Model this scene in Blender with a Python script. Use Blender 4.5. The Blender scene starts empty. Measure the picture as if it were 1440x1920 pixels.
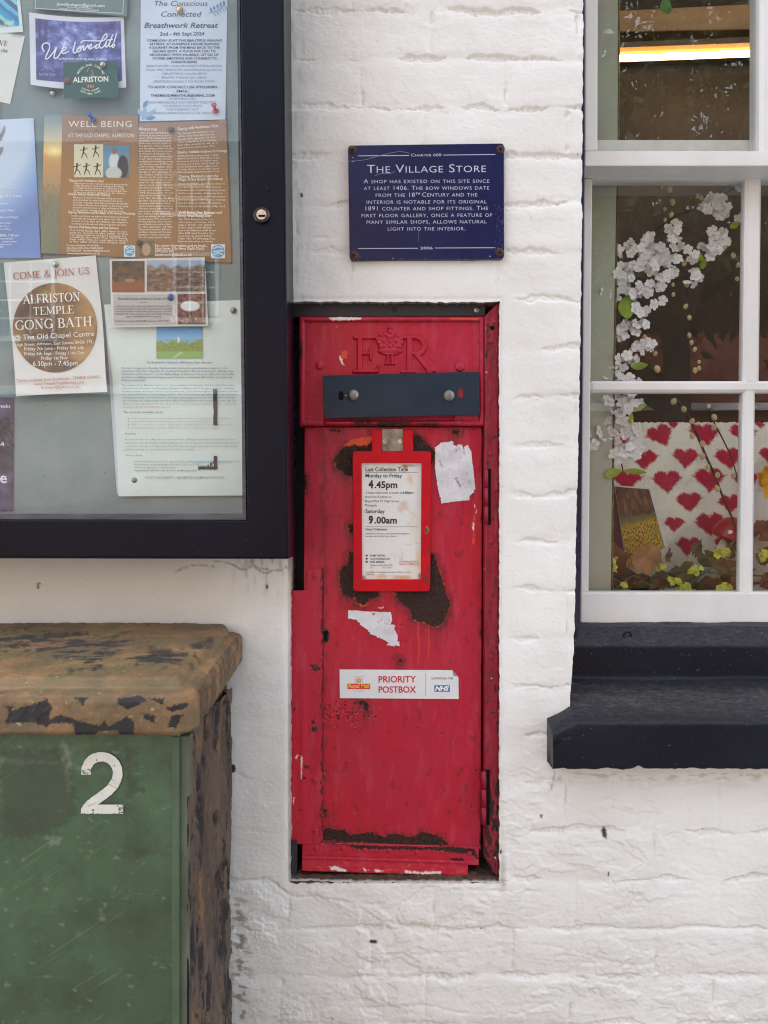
import bpy, bmesh, math, random
import numpy as np
from math import radians, sin, cos, pi
from mathutils import Vector, Matrix

random.seed(7)
SC = bpy.context.scene
COL = SC.collection

# ------------------------------------------------------------------ camera, world, sun, exposure
S = 1200.0          # photo pixels per metre on the wall plane (y = 0)
D = 1.2             # camera to wall
ZC = 1.45           # camera height
cam = bpy.data.cameras.new("camera")
cam.sensor_fit = 'VERTICAL'
cam.sensor_height = 24.0
cam.lens = 24.0 * 1440.0 / 1920.0
cam.clip_start = 0.02
cam.clip_end = 400
camo = bpy.data.objects.new("camera", cam)
COL.objects.link(camo)
camo.location = (0, -D, ZC)
camo.rotation_euler = (radians(90), 0, 0)
SC.camera = camo

SUN_EL, SUN_ROT = radians(58), radians(-20)    # the sun stands behind the shop: its front is in open shade
world = bpy.data.worlds.new("World")
SC.world = world
world.use_nodes = True
wn = world.node_tree
sky = wn.nodes.new('ShaderNodeTexSky')
sky.sky_type = 'NISHITA'
sky.sun_disc = False
sky.sun_elevation = SUN_EL
sky.sun_rotation = SUN_ROT
sky.dust_density = 3.0
hsv = wn.nodes.new('ShaderNodeHueSaturation')
hsv.inputs['Saturation'].default_value = 0.42     # a milky sky
wn.links.new(sky.outputs[0], hsv.inputs['Color'])
wn.links.new(hsv.outputs[0], wn.nodes['Background'].inputs[0])
wn.nodes['Background'].inputs[1].default_value = 0.15

sl = bpy.data.lights.new("overcast_sun", 'SUN')
sl.energy = 2.0
sl.angle = radians(2)
sl.color = (1.0, 0.98, 0.955)
so = bpy.data.objects.new("overcast_sun", sl)
COL.objects.link(so)
so.location = (0, -5, 10)
to_sun = Vector((sin(SUN_ROT) * cos(SUN_EL), cos(SUN_ROT) * cos(SUN_EL), sin(SUN_EL)))
so.rotation_euler = to_sun.to_track_quat('Z', 'Y').to_euler()

SC.view_settings.view_transform = 'Standard'
SC.view_settings.look = 'None'
SC.view_settings.exposure = 2.47
SC.view_settings.gamma = 1.0
SC.render.engine = 'CYCLES'
SC.cycles.use_denoising = True
SC.cycles.denoising_prefilter = 'NONE'
SC.cycles.pixel_filter_type = 'BLACKMAN_HARRIS'
SC.cycles.filter_width = 1.15
SC.cycles.max_bounces = 8
SC.cycles.transparent_max_bounces = 16
SC.cycles.sample_clamp_indirect = 4.0

# ------------------------------------------------------------------ helpers
def W(px, py, y=0.0):
    """point of the photo lying on the plane at depth y (world metres)"""
    k = (D + y) / (S * D)
    return np.stack(np.broadcast_arrays((np.asarray(px, float) - 720) * k, np.asarray(y, float) + 0 * np.asarray(px, float),
                                        ZC + (960 - np.asarray(py, float)) * k), -1)

def P(px, py, y=0.0):
    w = W(px, py, y)
    return Vector((float(w[0]), float(w[1]), float(w[2])))

def zf(ox, oy, s):
    return lambda x, y: (ox + x / s, oy + y / s)

Z1 = zf(0, 0, 2.5714); Z2 = zf(0, 460, 2.5714); Z3 = zf(0, 1040, 2.182)
Z4 = zf(540, 540, 3.4286); Z5 = zf(540, 780, 3.4286); Z6 = zf(520, 1200, 3.2727)
Z7 = zf(620, 240, 4.0); Z8 = zf(1060, 300, 3.789); ZA = zf(1060, 700, 3.789); ZB = zf(1000, 0, 3.2727)

def lin(c):
    return tuple(((v / 255) / 12.92 if v / 255 <= 0.04045 else ((v / 255 + 0.055) / 1.055) ** 2.4) for v in c)

def _hash(ix, iy, seed):
    h = (ix.astype(np.int64) * 374761393 + iy.astype(np.int64) * 668265263 + seed * 1442695041) & 0xFFFFFFFF
    h = ((h ^ (h >> 13)) * 1274126177) & 0xFFFFFFFF
    return (h ^ (h >> 16)) & 0xFFFF

def noise(x, y, seed=0):
    x = np.asarray(x, float); y = np.asarray(y, float)
    x, y = np.broadcast_arrays(x, y)
    ix, iy = np.floor(x), np.floor(y)
    fx, fy = x - ix, y - iy
    ux, uy = fx * fx * fx * (fx * (fx * 6 - 15) + 10), fy * fy * fy * (fy * (fy * 6 - 15) + 10)
    def g(dx, dy):
        a = _hash(ix + dx, iy + dy, seed) * (2 * pi / 65536)
        return np.cos(a) * (fx - dx) + np.sin(a) * (fy - dy)
    n = (g(0, 0) * (1 - ux) + g(1, 0) * ux) * (1 - uy) + (g(0, 1) * (1 - ux) + g(1, 1) * ux) * uy
    return n * 1.5

def fbm(x, y, o=4, seed=0, gain=0.5):
    t, a = 0, 1.0
    for i in range(o):
        t = t + a * noise(np.asarray(x) * 2 ** i, np.asarray(y) * 2 ** i, seed + 17 * i)
        a *= gain
    return t

def sstep(a, b, x):
    t = np.clip((x - a) / (b - a), 0, 1)
    return t * t * (3 - 2 * t)

def sdpoly(px, py, poly):
    """signed distance to a polygon, negative inside"""
    d = np.full(np.shape(px), 1e9)
    ins = np.zeros(np.shape(px), bool)
    n = len(poly)
    for i in range(n):
        (x0, y0), (x1, y1) = poly[i], poly[(i + 1) % n]
        ex, ey = x1 - x0, y1 - y0
        t = np.clip(((px - x0) * ex + (py - y0) * ey) / max(ex * ex + ey * ey, 1e-9), 0, 1)
        d = np.minimum(d, np.hypot(px - x0 - t * ex, py - y0 - t * ey))
        if abs(y1 - y0) > 1e-9:
            c = ((y0 > py) != (y1 > py)) & (px < (x1 - x0) * (py - y0) / (y1 - y0) + x0)
            ins ^= c
    return np.where(ins, -d, d)

def segd(px, py, a, b):
    ex, ey = b[0] - a[0], b[1] - a[1]
    t = np.clip(((px - a[0]) * ex + (py - a[1]) * ey) / max(ex * ex + ey * ey, 1e-9), 0, 1)
    return np.hypot(px - a[0] - t * ex, py - a[1] - t * ey), t

def spline(pts, n=8):
    out = []
    p = [pts[0]] + list(pts) + [pts[-1]]
    for i in range(1, len(p) - 2):
        for k in range(n):
            t = k / n
            out.append(tuple(0.5 * (2 * p[i][j] + (p[i + 1][j] - p[i - 1][j]) * t + (2 * p[i - 1][j] - 5 * p[i][j] + 4 * p[i + 1][j] - p[i + 2][j]) * t * t
                                    + (3 * p[i][j] - p[i - 1][j] - 3 * p[i + 1][j] + p[i + 2][j]) * t ** 3) for j in range(len(pts[0]))))
    out.append(tuple(pts[-1]))
    return out

def rounded(pts, r, n=5):
    out = []
    for k in range(len(pts)):
        p, a, b_ = Vector(pts[k]), Vector(pts[k - 1]), Vector(pts[(k + 1) % len(pts)])
        u, v = (a - p).normalized(), (b_ - p).normalized()
        s0, s1 = p + u * r, p + v * r
        for q in range(n + 1):
            t_ = q / n
            out.append(tuple(s0 * (1 - t_) ** 2 + p * 2 * t_ * (1 - t_) + s1 * t_ * t_))
    return out

LOC = {}

def tag(o, label=None, cat=None, group=None, kind=None):
    if label: o['label'] = label
    if cat: o['category'] = cat
    if group: o['group'] = group
    if kind: o['kind'] = kind
    return o

def thing(name, label, cat, loc, group=None):
    o = bpy.data.objects.new(name, None)
    o.empty_display_size = 0.02
    COL.objects.link(o)
    o.location = loc
    LOC[o] = Vector(loc)
    return tag(o, label, cat, group)

def link_mesh(name, me, parent, mats, loc):
    for m in mats: me.materials.append(m)
    o = bpy.data.objects.new(name, me)
    COL.objects.link(o)
    if parent is not None:
        o.parent = parent
        LOC[o] = LOC[parent]
    else:
        o.location = loc
        LOC[o] = Vector(loc)
    return o

def mk(name, verts, faces, mats, parent=None, mi=None, smooth=False, attrs=None, colors=None, loc=None):
    verts = np.asarray(verts, float)
    if parent is not None: loc = LOC[parent]
    elif loc is None:
        loc = Vector(((verts[:, 0].min() + verts[:, 0].max()) / 2, (verts[:, 1].min() + verts[:, 1].max()) / 2, verts[:, 2].min()))
    v = verts - np.array(loc)
    me = bpy.data.meshes.new(name)
    if isinstance(faces, np.ndarray):
        nf, k = faces.shape
        me.vertices.add(len(v)); me.vertices.foreach_set('co', v.astype(np.float32).ravel())
        me.loops.add(nf * k); me.loops.foreach_set('vertex_index', faces.astype(np.int32).ravel())
        me.polygons.add(nf); me.polygons.foreach_set('loop_start', np.arange(0, nf * k, k, dtype=np.int32))
        me.update(calc_edges=True)
        me.validate()
    else:
        me.from_pydata([tuple(q) for q in v], [], [tuple(f) for f in faces])
    if mi is not None: me.polygons.foreach_set('material_index', np.asarray(mi, np.int32))
    if smooth: me.polygons.foreach_set('use_smooth', np.ones(len(me.polygons), bool))
    for a, val in (attrs or {}).items():
        at = me.attributes.new(a, 'FLOAT', 'POINT'); at.data.foreach_set('value', np.asarray(val, np.float32).ravel())
    if colors is not None:
        at = me.attributes.new('col', 'FLOAT_COLOR', 'POINT')
        at.data.foreach_set('color', np.concatenate([colors, np.ones((len(colors), 1))], 1).astype(np.float32).ravel())
    me.update()
    return link_mesh(name, me, parent, mats if isinstance(mats, (list, tuple)) else [mats], loc)

class B:
    """collects shapes into one mesh"""
    def __init__(s): s.bm = bmesh.new()
    def _bev(s, edges, bev, seg):
        if bev > 0: bmesh.ops.bevel(s.bm, geom=list(edges), offset=bev, segments=seg, profile=0.5, affect='EDGES', clamp_overlap=True)
    def prism(s, poly, yf, yb, bev=0.0, seg=2, m=0, front_only=False):
        """outline in photo pixels on plane yf, pushed straight back to yb"""
        t = bmesh.new()
        f = [t.verts.new(P(x, y, yf)) for x, y in poly]
        b = [t.verts.new((v.co.x, yb, v.co.z)) for v in f]
        n = len(f)
        t.faces.new(f); t.faces.new(b[::-1])
        for i in range(n): t.faces.new((f[i], b[i], b[(i + 1) % n], f[(i + 1) % n]))
        s._finish(t, bev, seg, m, (lambda e: all(v in f for v in e.verts)) if front_only else None)
        return s
    def _finish(s, t, bev, seg, m, sel=None):
        bmesh.ops.recalc_face_normals(t, faces=t.faces)
        if bev > 0:
            es = [e for e in t.edges if sel is None or sel(e)]
            bmesh.ops.bevel(t, geom=es, offset=bev, segments=seg, profile=0.5, affect='EDGES', clamp_overlap=True)
        me = bpy.data.meshes.new('tmp'); t.to_mesh(me); t.free()
        n0 = len(s.bm.faces)
        s.bm.from_mesh(me); bpy.data.meshes.remove(me)
        s.bm.faces.ensure_lookup_table()
        for i in range(n0, len(s.bm.faces)): s.bm.faces[i].material_index = m
    def ring(s, outer, inner, yf, yb, bev=0.0, seg=2, m=0):
        t = bmesh.new()
        n = len(outer)
        L = []
        for pts in (outer, inner):
            f = [t.verts.new(P(x, y, yf)) for x, y in pts]
            L.append((f, [t.verts.new((v.co.x, yb, v.co.z)) for v in f]))
        (of, ob), (nf, nb) = L
        for i in range(n):
            j = (i + 1) % n
            t.faces.new((of[i], of[j], nf[j], nf[i])); t.faces.new((ob[j], ob[i], nb[i], nb[j]))
            t.faces.new((of[j], of[i], ob[i], ob[j])); t.faces.new((nf[i], nf[j], nb[j], nb[i]))
        fr = set(of) | set(nf)
        diag = lambda e: (e.verts[0] in of and e.verts[1] in nf) or (e.verts[1] in of and e.verts[0] in nf)
        s._finish(t, bev, seg, m, lambda e: all(v in fr for v in e.verts) and not diag(e) or (not all(v in fr for v in e.verts) and any(v in of for v in e.verts)))
        return s
    def box(s, lo, hi, bev=0.0, seg=2, m=0):
        t = bmesh.new()
        vs = [t.verts.new((lo[0] if i & 1 == 0 else hi[0], lo[1] if i & 2 == 0 else hi[1], lo[2] if i & 4 == 0 else hi[2])) for i in range(8)]
        for f in ((0, 2, 3, 1), (4, 5, 7, 6), (0, 1, 5, 4), (2, 6, 7, 3), (0, 4, 6, 2), (1, 3, 7, 5)): t.faces.new([vs[i] for i in f])
        s._finish(t, bev, seg, m)
        return s
    def hexa(s, pts, bev=0.0, seg=2, m=0):
        """8 corners: 4 of the bottom ring, 4 of the top ring"""
        t = bmesh.new()
        v = [t.verts.new(p) for p in pts]
        t.faces.new(v[:4]); t.faces.new(v[4:])
        for i in range(4): t.faces.new((v[i], v[(i + 1) % 4], v[4 + (i + 1) % 4], v[4 + i]))
        s._finish(t, bev, seg, m)
        return s
    def lathe(s, c, prof, n=20, m=0, axis=Vector((0, -1, 0)), sx=1.0, sz=1.0):
        """profile (radius, height along axis) turned about axis at c"""
        t = bmesh.new()
        q = axis.to_track_quat('Z', 'Y')
        rings = []
        for r, h in prof:
            if r < 1e-7: rings.append([t.verts.new(Vector(c) + q @ Vector((0, 0, h)))])
            else: rings.append([t.verts.new(Vector(c) + q @ Vector((r * cos(2 * pi * i / n) * sx, r * sin(2 * pi * i / n) * sz, h))) for i in range(n)])
        for a, b in zip(rings, rings[1:]):
            for i in range(n):
                j = (i + 1) % n
                if len(a) == 1 and len(b) == 1: break
                if len(a) == 1: t.faces.new((a[0], b[i], b[j]))
                elif len(b) == 1: t.faces.new((a[i], a[j], b[0]))
                else: t.faces.new((a[i], a[j], b[j], b[i]))
        for f in t.faces: f.smooth = True
        t.normal_update()
        bmesh.ops.split_edges(t, edges=[e for e in t.edges if len(e.link_faces) == 2 and e.calc_face_angle(0) > radians(32)])
        s._finish(t, 0, 0, m)
        return s
    def dome(s, c, r, h, n=20, m=0, base=0.0, axis=Vector((0, -1, 0))):
        prof = [(r, -base)] + [(r * cos(a), h * sin(a)) for a in [i * pi / 2 / 5 for i in range(6)]]
        prof[-1] = (0, h)
        return s.lathe(c, prof, n, m, axis)
    def tube(s, pts, r, n=8, m=0, r1=None):
        t = bmesh.new()
        pts = [Vector(p) for p in pts]
        rings = []
        up = Vector((0.3, 1, 0.2))
        for i, p in enumerate(pts):
            d = (pts[min(i + 1, len(pts) - 1)] - pts[max(i - 1, 0)]).normalized()
            a = d.cross(up).normalized(); b = d.cross(a)
            rr = r + ((r1 if r1 is not None else r) - r) * i / max(len(pts) - 1, 1)
            rings.append([t.verts.new(p + a * rr * cos(2 * pi * k / n) + b * rr * sin(2 * pi * k / n)) for k in range(n)])
        for a, b in zip(rings, rings[1:]):
            for k in range(n): t.faces.new((a[k], a[(k + 1) % n], b[(k + 1) % n], b[k]))
        t.faces.new(rings[0]); t.faces.new(rings[-1][::-1])
        for f in t.faces: f.smooth = True
        s._finish(t, 0, 0, m)
        return s
    def ellipsoid(s, c, r, q=None, n=12, k=8, m=0):
        t = bmesh.new()
        bmesh.ops.create_uvsphere(t, u_segments=n, v_segments=k, radius=1)
        for v in t.verts:
            w = Vector((v.co.x * r[0], v.co.y * r[1], v.co.z * r[2]))
            v.co = Vector(c) + (q @ w if q else w)
        for f in t.faces: f.smooth = True
        s._finish(t, 0, 0, m)
        return s
    def build(s, name, mats, parent=None, smooth=False, loc=None):
        v = np.array([q.co[:] for q in s.bm.verts])
        if parent is not None: loc = LOC[parent]
        elif loc is None: loc = Vector(((v[:, 0].min() + v[:, 0].max()) / 2, (v[:, 1].min() + v[:, 1].max()) / 2, v[:, 2].min()))
        bmesh.ops.translate(s.bm, verts=s.bm.verts, vec=-Vector(loc))
        if smooth:
            for f in s.bm.faces: f.smooth = True
        me = bpy.data.meshes.new(name)
        s.bm.to_mesh(me); s.bm.free()
        return link_mesh(name, me, parent, mats if isinstance(mats, (list, tuple)) else [mats], loc)

def grid(name, xs, ys, y, h, mats, parent=None, attrs=None, mask=None, skirt=None, warp=None, smooth=True, loc=None, label=None):
    """fine sheet over photo pixels xs * ys on plane y, raised by h metres towards the street"""
    PX, PY = np.meshgrid(np.asarray(xs, float), np.asarray(ys, float))
    hx = h(PX, PY) if callable(h) else np.zeros_like(PX) + h
    QX, QY = warp(PX, PY) if warp else (PX, PY)
    V = W(QX, QY, y)
    V[..., 1] -= hx
    ny, nx = PX.shape
    idx = np.arange(nx * ny).reshape(ny, nx)
    F = np.stack([idx[:-1, :-1], idx[1:, :-1], idx[1:, 1:], idx[:-1, 1:]], -1).reshape(-1, 4)
    V = V.reshape(-1, 3)
    A = {k: f(PX, PY).ravel() for k, f in (attrs or {}).items()}
    if mask is not None:
        cx = (PX[:-1, :-1] + PX[1:, 1:]) / 2; cy = (PY[:-1, :-1] + PY[1:, 1:]) / 2
        F = F[mask(cx, cy).ravel()]
    paths = []
    if skirt is not None:
        if skirt.get('rim', True):
            paths.append((np.concatenate([idx[0, :], idx[1:, -1], idx[-1, -2::-1], idx[-2:0:-1, 0], idx[0, :1]]), skirt['y']))
        for p, yy in skirt.get('paths', []): paths.append((p(idx), yy))
        for p, yy in paths:
            nv = V[p].copy(); nv[:, 1] = yy
            b = len(V) + np.arange(len(p))
            V = np.concatenate([V, nv])
            for k in A: A[k] = np.concatenate([A[k], A[k][p]])
            F = np.concatenate([F, np.stack([p[:-1], p[1:], b[1:], b[:-1]], -1)])
    used = np.zeros(len(V), bool); used[F.ravel()] = True
    remap = np.cumsum(used) - 1
    return mk(name, V[used], remap[F], mats, parent, smooth=smooth, attrs={k: a[used] for k, a in A.items()}, loc=loc)

# ------------------------------------------------------------------ materials
MATS = {}

def newmat(name):
    m = bpy.data.materials.new(name); m.use_nodes = True
    return m, m.node_tree, m.node_tree.nodes['Principled BSDF']

def nd(nt, typ, _props=None, **inp):
    n = nt.nodes.new(typ)
    for k, v in (_props or {}).items(): setattr(n, k, v)
    for k, v in inp.items():
        k = k.replace('_', ' ')
        tgt = n.inputs[int(k)] if k.isdigit() else n.inputs[k]
        if hasattr(v, 'is_output'): nt.links.new(v, tgt)
        else: tgt.default_value = (tuple(v) + (1,) if isinstance(v, tuple) and len(v) == 3 and tgt.type == 'RGBA' else v)
    return n

def ramp(nt, fac, stops):
    n = nt.nodes.new('ShaderNodeValToRGB')
    nt.links.new(fac, n.inputs[0])
    e = n.color_ramp.elements
    while len(e) < len(stops): e.new(0.5)
    for q, (p, c) in zip(e, stops):
        q.position = p
        q.color = (c, c, c, 1) if isinstance(c, (int, float)) else tuple(c) + (1,)
    return n.outputs[0]

def mix(nt, fac, a, b):
    n = nt.nodes.new('ShaderNodeMix'); n.data_type = 'RGBA'
    for s, v in ((n.inputs[0], fac), (n.inputs[6], a), (n.inputs[7], b)):
        if hasattr(v, 'is_output'): nt.links.new(v, s)
        else: s.default_value = tuple(v) + (1,) if isinstance(v, tuple) else v
    return n.outputs[2]

def math_(nt, op, a, b=0.0):
    n = nt.nodes.new('ShaderNodeMath'); n.operation = op
    for s, v in ((n.inputs[0], a), (n.inputs[1], b)):
        if hasattr(v, 'is_output'): nt.links.new(v, s)
        else: s.default_value = v
    return n.outputs[0]

def tex(nt, scale, detail=4, rough=0.55, sc=(1, 1, 1), dist=0.0, off=(0, 0, 0)):
    tc = nt.nodes.new('ShaderNodeTexCoord')
    mp = nd(nt, 'ShaderNodeMapping', None, Vector=tc.outputs['Object'])
    mp.inputs['Scale'].default_value = sc
    mp.inputs['Location'].default_value = off
    return nd(nt, 'ShaderNodeTexNoise', None, Vector=mp.outputs[0], Scale=scale, Detail=detail, Roughness=rough, Distortion=dist).outputs['Fac']

def attr(nt, name):
    return nd(nt, 'ShaderNodeAttribute', {'attribute_name': name}).outputs['Fac']

def paint(name, c1, c2=None, rough=0.45, ns=8, bump=0.1, bs=80, bd=0.001, specks=None, metal=0.0, rv=0.15, sc=(1, 1, 1), spec=0.5, lo=.35, hi=.65, coat=0):
    """a painted / plain surface with slow colour variation, fine relief and optional specks (scale, threshold, colour)"""
    if name in MATS: return MATS[name]
    m, nt, b = newmat(name)
    n1 = tex(nt, ns, 6, .6, sc)
    col = mix(nt, ramp(nt, n1, [(lo, 0.0), (hi, 1.0)]), lin(c1), lin(c2 or c1))
    for (s, th, sc_col) in specks or []:
        k = ramp(nt, tex(nt, s, 3, .6), [(th, 0.0), (min(th + 0.03, 1), 1.0)])
        col = mix(nt, k, col, lin(sc_col))
    nt.links.new(col, b.inputs['Base Color'])
    r = nd(nt, 'ShaderNodeMapRange', None, Value=n1)
    r.inputs['To Min'].default_value = max(rough - rv, 0.02); r.inputs['To Max'].default_value = min(rough + rv, 1)
    nt.links.new(r.outputs[0], b.inputs['Roughness'])
    b.inputs['Metallic'].default_value = metal
    b.inputs['Specular IOR Level'].default_value = spec
    b.inputs['Coat Weight'].default_value = coat
    if bump:
        bp = nd(nt, 'ShaderNodeBump', None, Strength=bump, Distance=bd, Height=tex(nt, bs, 5, .6, sc))
        nt.links.new(bp.outputs[0], b.inputs['Normal'])
    MATS[name] = m
    return m

def ink(r, g, b):
    n = 'printing_ink_%d_%d_%d' % (r, g, b)
    return paint(n, (r, g, b), None, .55, bump=0)

def wall_material():
    m, nt, b = newmat('whitewashed_brick')
    n1 = tex(nt, 3.5, 6, .6)
    col = mix(nt, ramp(nt, n1, [(.38, 0.), (.66, 1.)]), lin((228, 228, 224)), lin((217, 216, 211)))
    gr = tex(nt, 18, 6, .65, off=(3, 1, 2))
    col = mix(nt, ramp(nt, gr, [(.60, 0.), (.78, .30)]), col, lin((186, 180, 168)))
    sp = tex(nt, 160, 2, .5)
    col = mix(nt, ramp(nt, sp, [(.75, 0.), (.79, .75)]), col, lin((96, 88, 78)))
    col = mix(nt, attr(nt, 'stain'), col, lin((120, 98, 76)))
    col = mix(nt, attr(nt, 'mark'), col, lin((70, 52, 40)))
    nt.links.new(col, b.inputs['Base Color'])
    b.inputs['Roughness'].default_value = 0.62
    b.inputs['Specular IOR Level'].default_value = 0.3
    h1 = tex(nt, 420, 4, .6); h2 = tex(nt, 120, 4, .55, sc=(.6, 1, 1.6))
    bp = nd(nt, 'ShaderNodeBump', None, Strength=.40, Distance=.0012, Height=h1)
    bp2 = nd(nt, 'ShaderNodeBump', None, Strength=.20, Distance=.002, Height=h2, Normal=bp.outputs[0])
    nt.links.new(bp2.outputs[0], b.inputs['Normal'])
    return m

def rust_material(name, c1, c2, rough=.40):
    """weathered red paint; attribute rust bares brown iron, attribute primer bares the orange undercoat, attribute chip bares white"""
    m, nt, b = newmat(name)
    n1 = tex(nt, 7, 5, .6, sc=(1, 1, .45))
    col = mix(nt, ramp(nt, n1, [(.36, 0.), (.66, 1.)]), lin(c1), lin(c2))
    sc_ = tex(nt, 60, 4, .6, sc=(1, 1, .25), off=(5, 2, 1))
    col = mix(nt, ramp(nt, sc_, [(.52, 0.), (.80, .30)]), col, lin((196, 92, 112)))
    dk = tex(nt, 34, 6, .7, off=(1, 7, 3))
    col = mix(nt, ramp(nt, dk, [(.66, 0.), (.76, .55)]), col, lin((88, 18, 24)))
    rn = tex(nt, 260, 6, .7)
    rust = ramp(nt, rn, [(.30, lin((32, 22, 20))), (.55, lin((56, 38, 32))), (.76, lin((92, 58, 42)))])
    col = mix(nt, attr(nt, 'bleed'), col, lin((92, 22, 26)))
    col = mix(nt, attr(nt, 'primer'), col, lin((206, 72, 38)))
    col = mix(nt, attr(nt, 'rust'), col, rust)
    col = mix(nt, attr(nt, 'chip'), col, lin((222, 214, 208)))
    nt.links.new(col, b.inputs['Base Color'])
    r = mix(nt, attr(nt, 'rust'), (rough, rough, rough), (.9, .9, .9))
    nt.links.new(r, b.inputs['Roughness'])
    b.inputs['Specular IOR Level'].default_value = .36
    bp = nd(nt, 'ShaderNodeBump', None, Strength=.12, Distance=.001, Height=tex(nt, 170, 4, .55, sc=(1, 1, .5)))
    bp2 = nd(nt, 'ShaderNodeBump', None, Strength=math_(nt, 'MULTIPLY', attr(nt, 'rust'), .9), Distance=.0012, Height=tex(nt, 420, 4, .6), Normal=bp.outputs[0])
    nt.links.new(bp2.outputs[0], b.inputs['Normal'])
    return m

def glass_material(name, tint=(1, 1, 1), wavy=.03, ws=6, k=2.0):
    m = bpy.data.materials.new(name); m.use_nodes = True
    nt = m.node_tree; nt.nodes.clear()
    out = nt.nodes.new('ShaderNodeOutputMaterial')
    bp = nd(nt, 'ShaderNodeBump', None, Strength=wavy, Distance=.01, Height=tex(nt, ws, 2, .5))
    fr = nd(nt, 'ShaderNodeFresnel', None, IOR=1.5, Normal=bp.outputs[0])
    ge = nt.nodes.new('ShaderNodeNewGeometry')
    fac = math_(nt, 'MULTIPLY', math_(nt, 'MULTIPLY', fr.outputs[0], k), math_(nt, 'SUBTRACT', 1.0, ge.outputs['Backfacing']))
    fac = math_(nt, 'MINIMUM', fac, 1.0)
    tr = nd(nt, 'ShaderNodeBsdfTransparent', None, Color=tint)
    gl = nd(nt, 'ShaderNodeBsdfGlossy', None, Roughness=.0, Normal=bp.outputs[0])
    mx = nd(nt, 'ShaderNodeMixShader')
    nt.links.new(fac, mx.inputs[0]); nt.links.new(tr.outputs[0], mx.inputs[1]); nt.links.new(gl.outputs[0], mx.inputs[2])
    nt.links.new(mx.outputs[0], out.inputs[0])
    return m

def picture_material(name='printed_picture', rough=.5):
    if name in MATS: return MATS[name]
    m, nt, b = newmat(name)
    a = nd(nt, 'ShaderNodeAttribute', {'attribute_name': 'col'})
    nt.links.new(a.outputs['Color'], b.inputs['Base Color'])
    b.inputs['Roughness'].default_value = rough
    MATS[name] = m
    return m

# ------------------------------------------------------------------ lettering
_fc = bpy.data.curves.new('letter_maker', 'FONT')
_fo = bpy.data.objects.new('letter_maker', _fc)
CAPH = 0.682
_cache = {}

def glyphs(s, res=2, bold=0.0, shear=0.0, caps=False, space=1.0):
    key = (s, res, bold, shear, caps, space)
    if key in _cache: return _cache[key]
    _fc.body = s; _fc.resolution_u = res; _fc.offset = bold; _fc.shear = shear; _fc.small_caps_scale = .80
    _fc.space_character = space
    for i in range(len(s)): _fc.body_format[i].use_small_caps = caps
    me = bpy.data.meshes.new_from_object(_fo)
    v = np.array([q.co[:2] for q in me.vertices]).reshape(-1, 2)
    f = [tuple(p.vertices) for p in me.polygons]
    bpy.data.meshes.remove(me)
    _cache[key] = (v, f)
    return v, f

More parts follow.
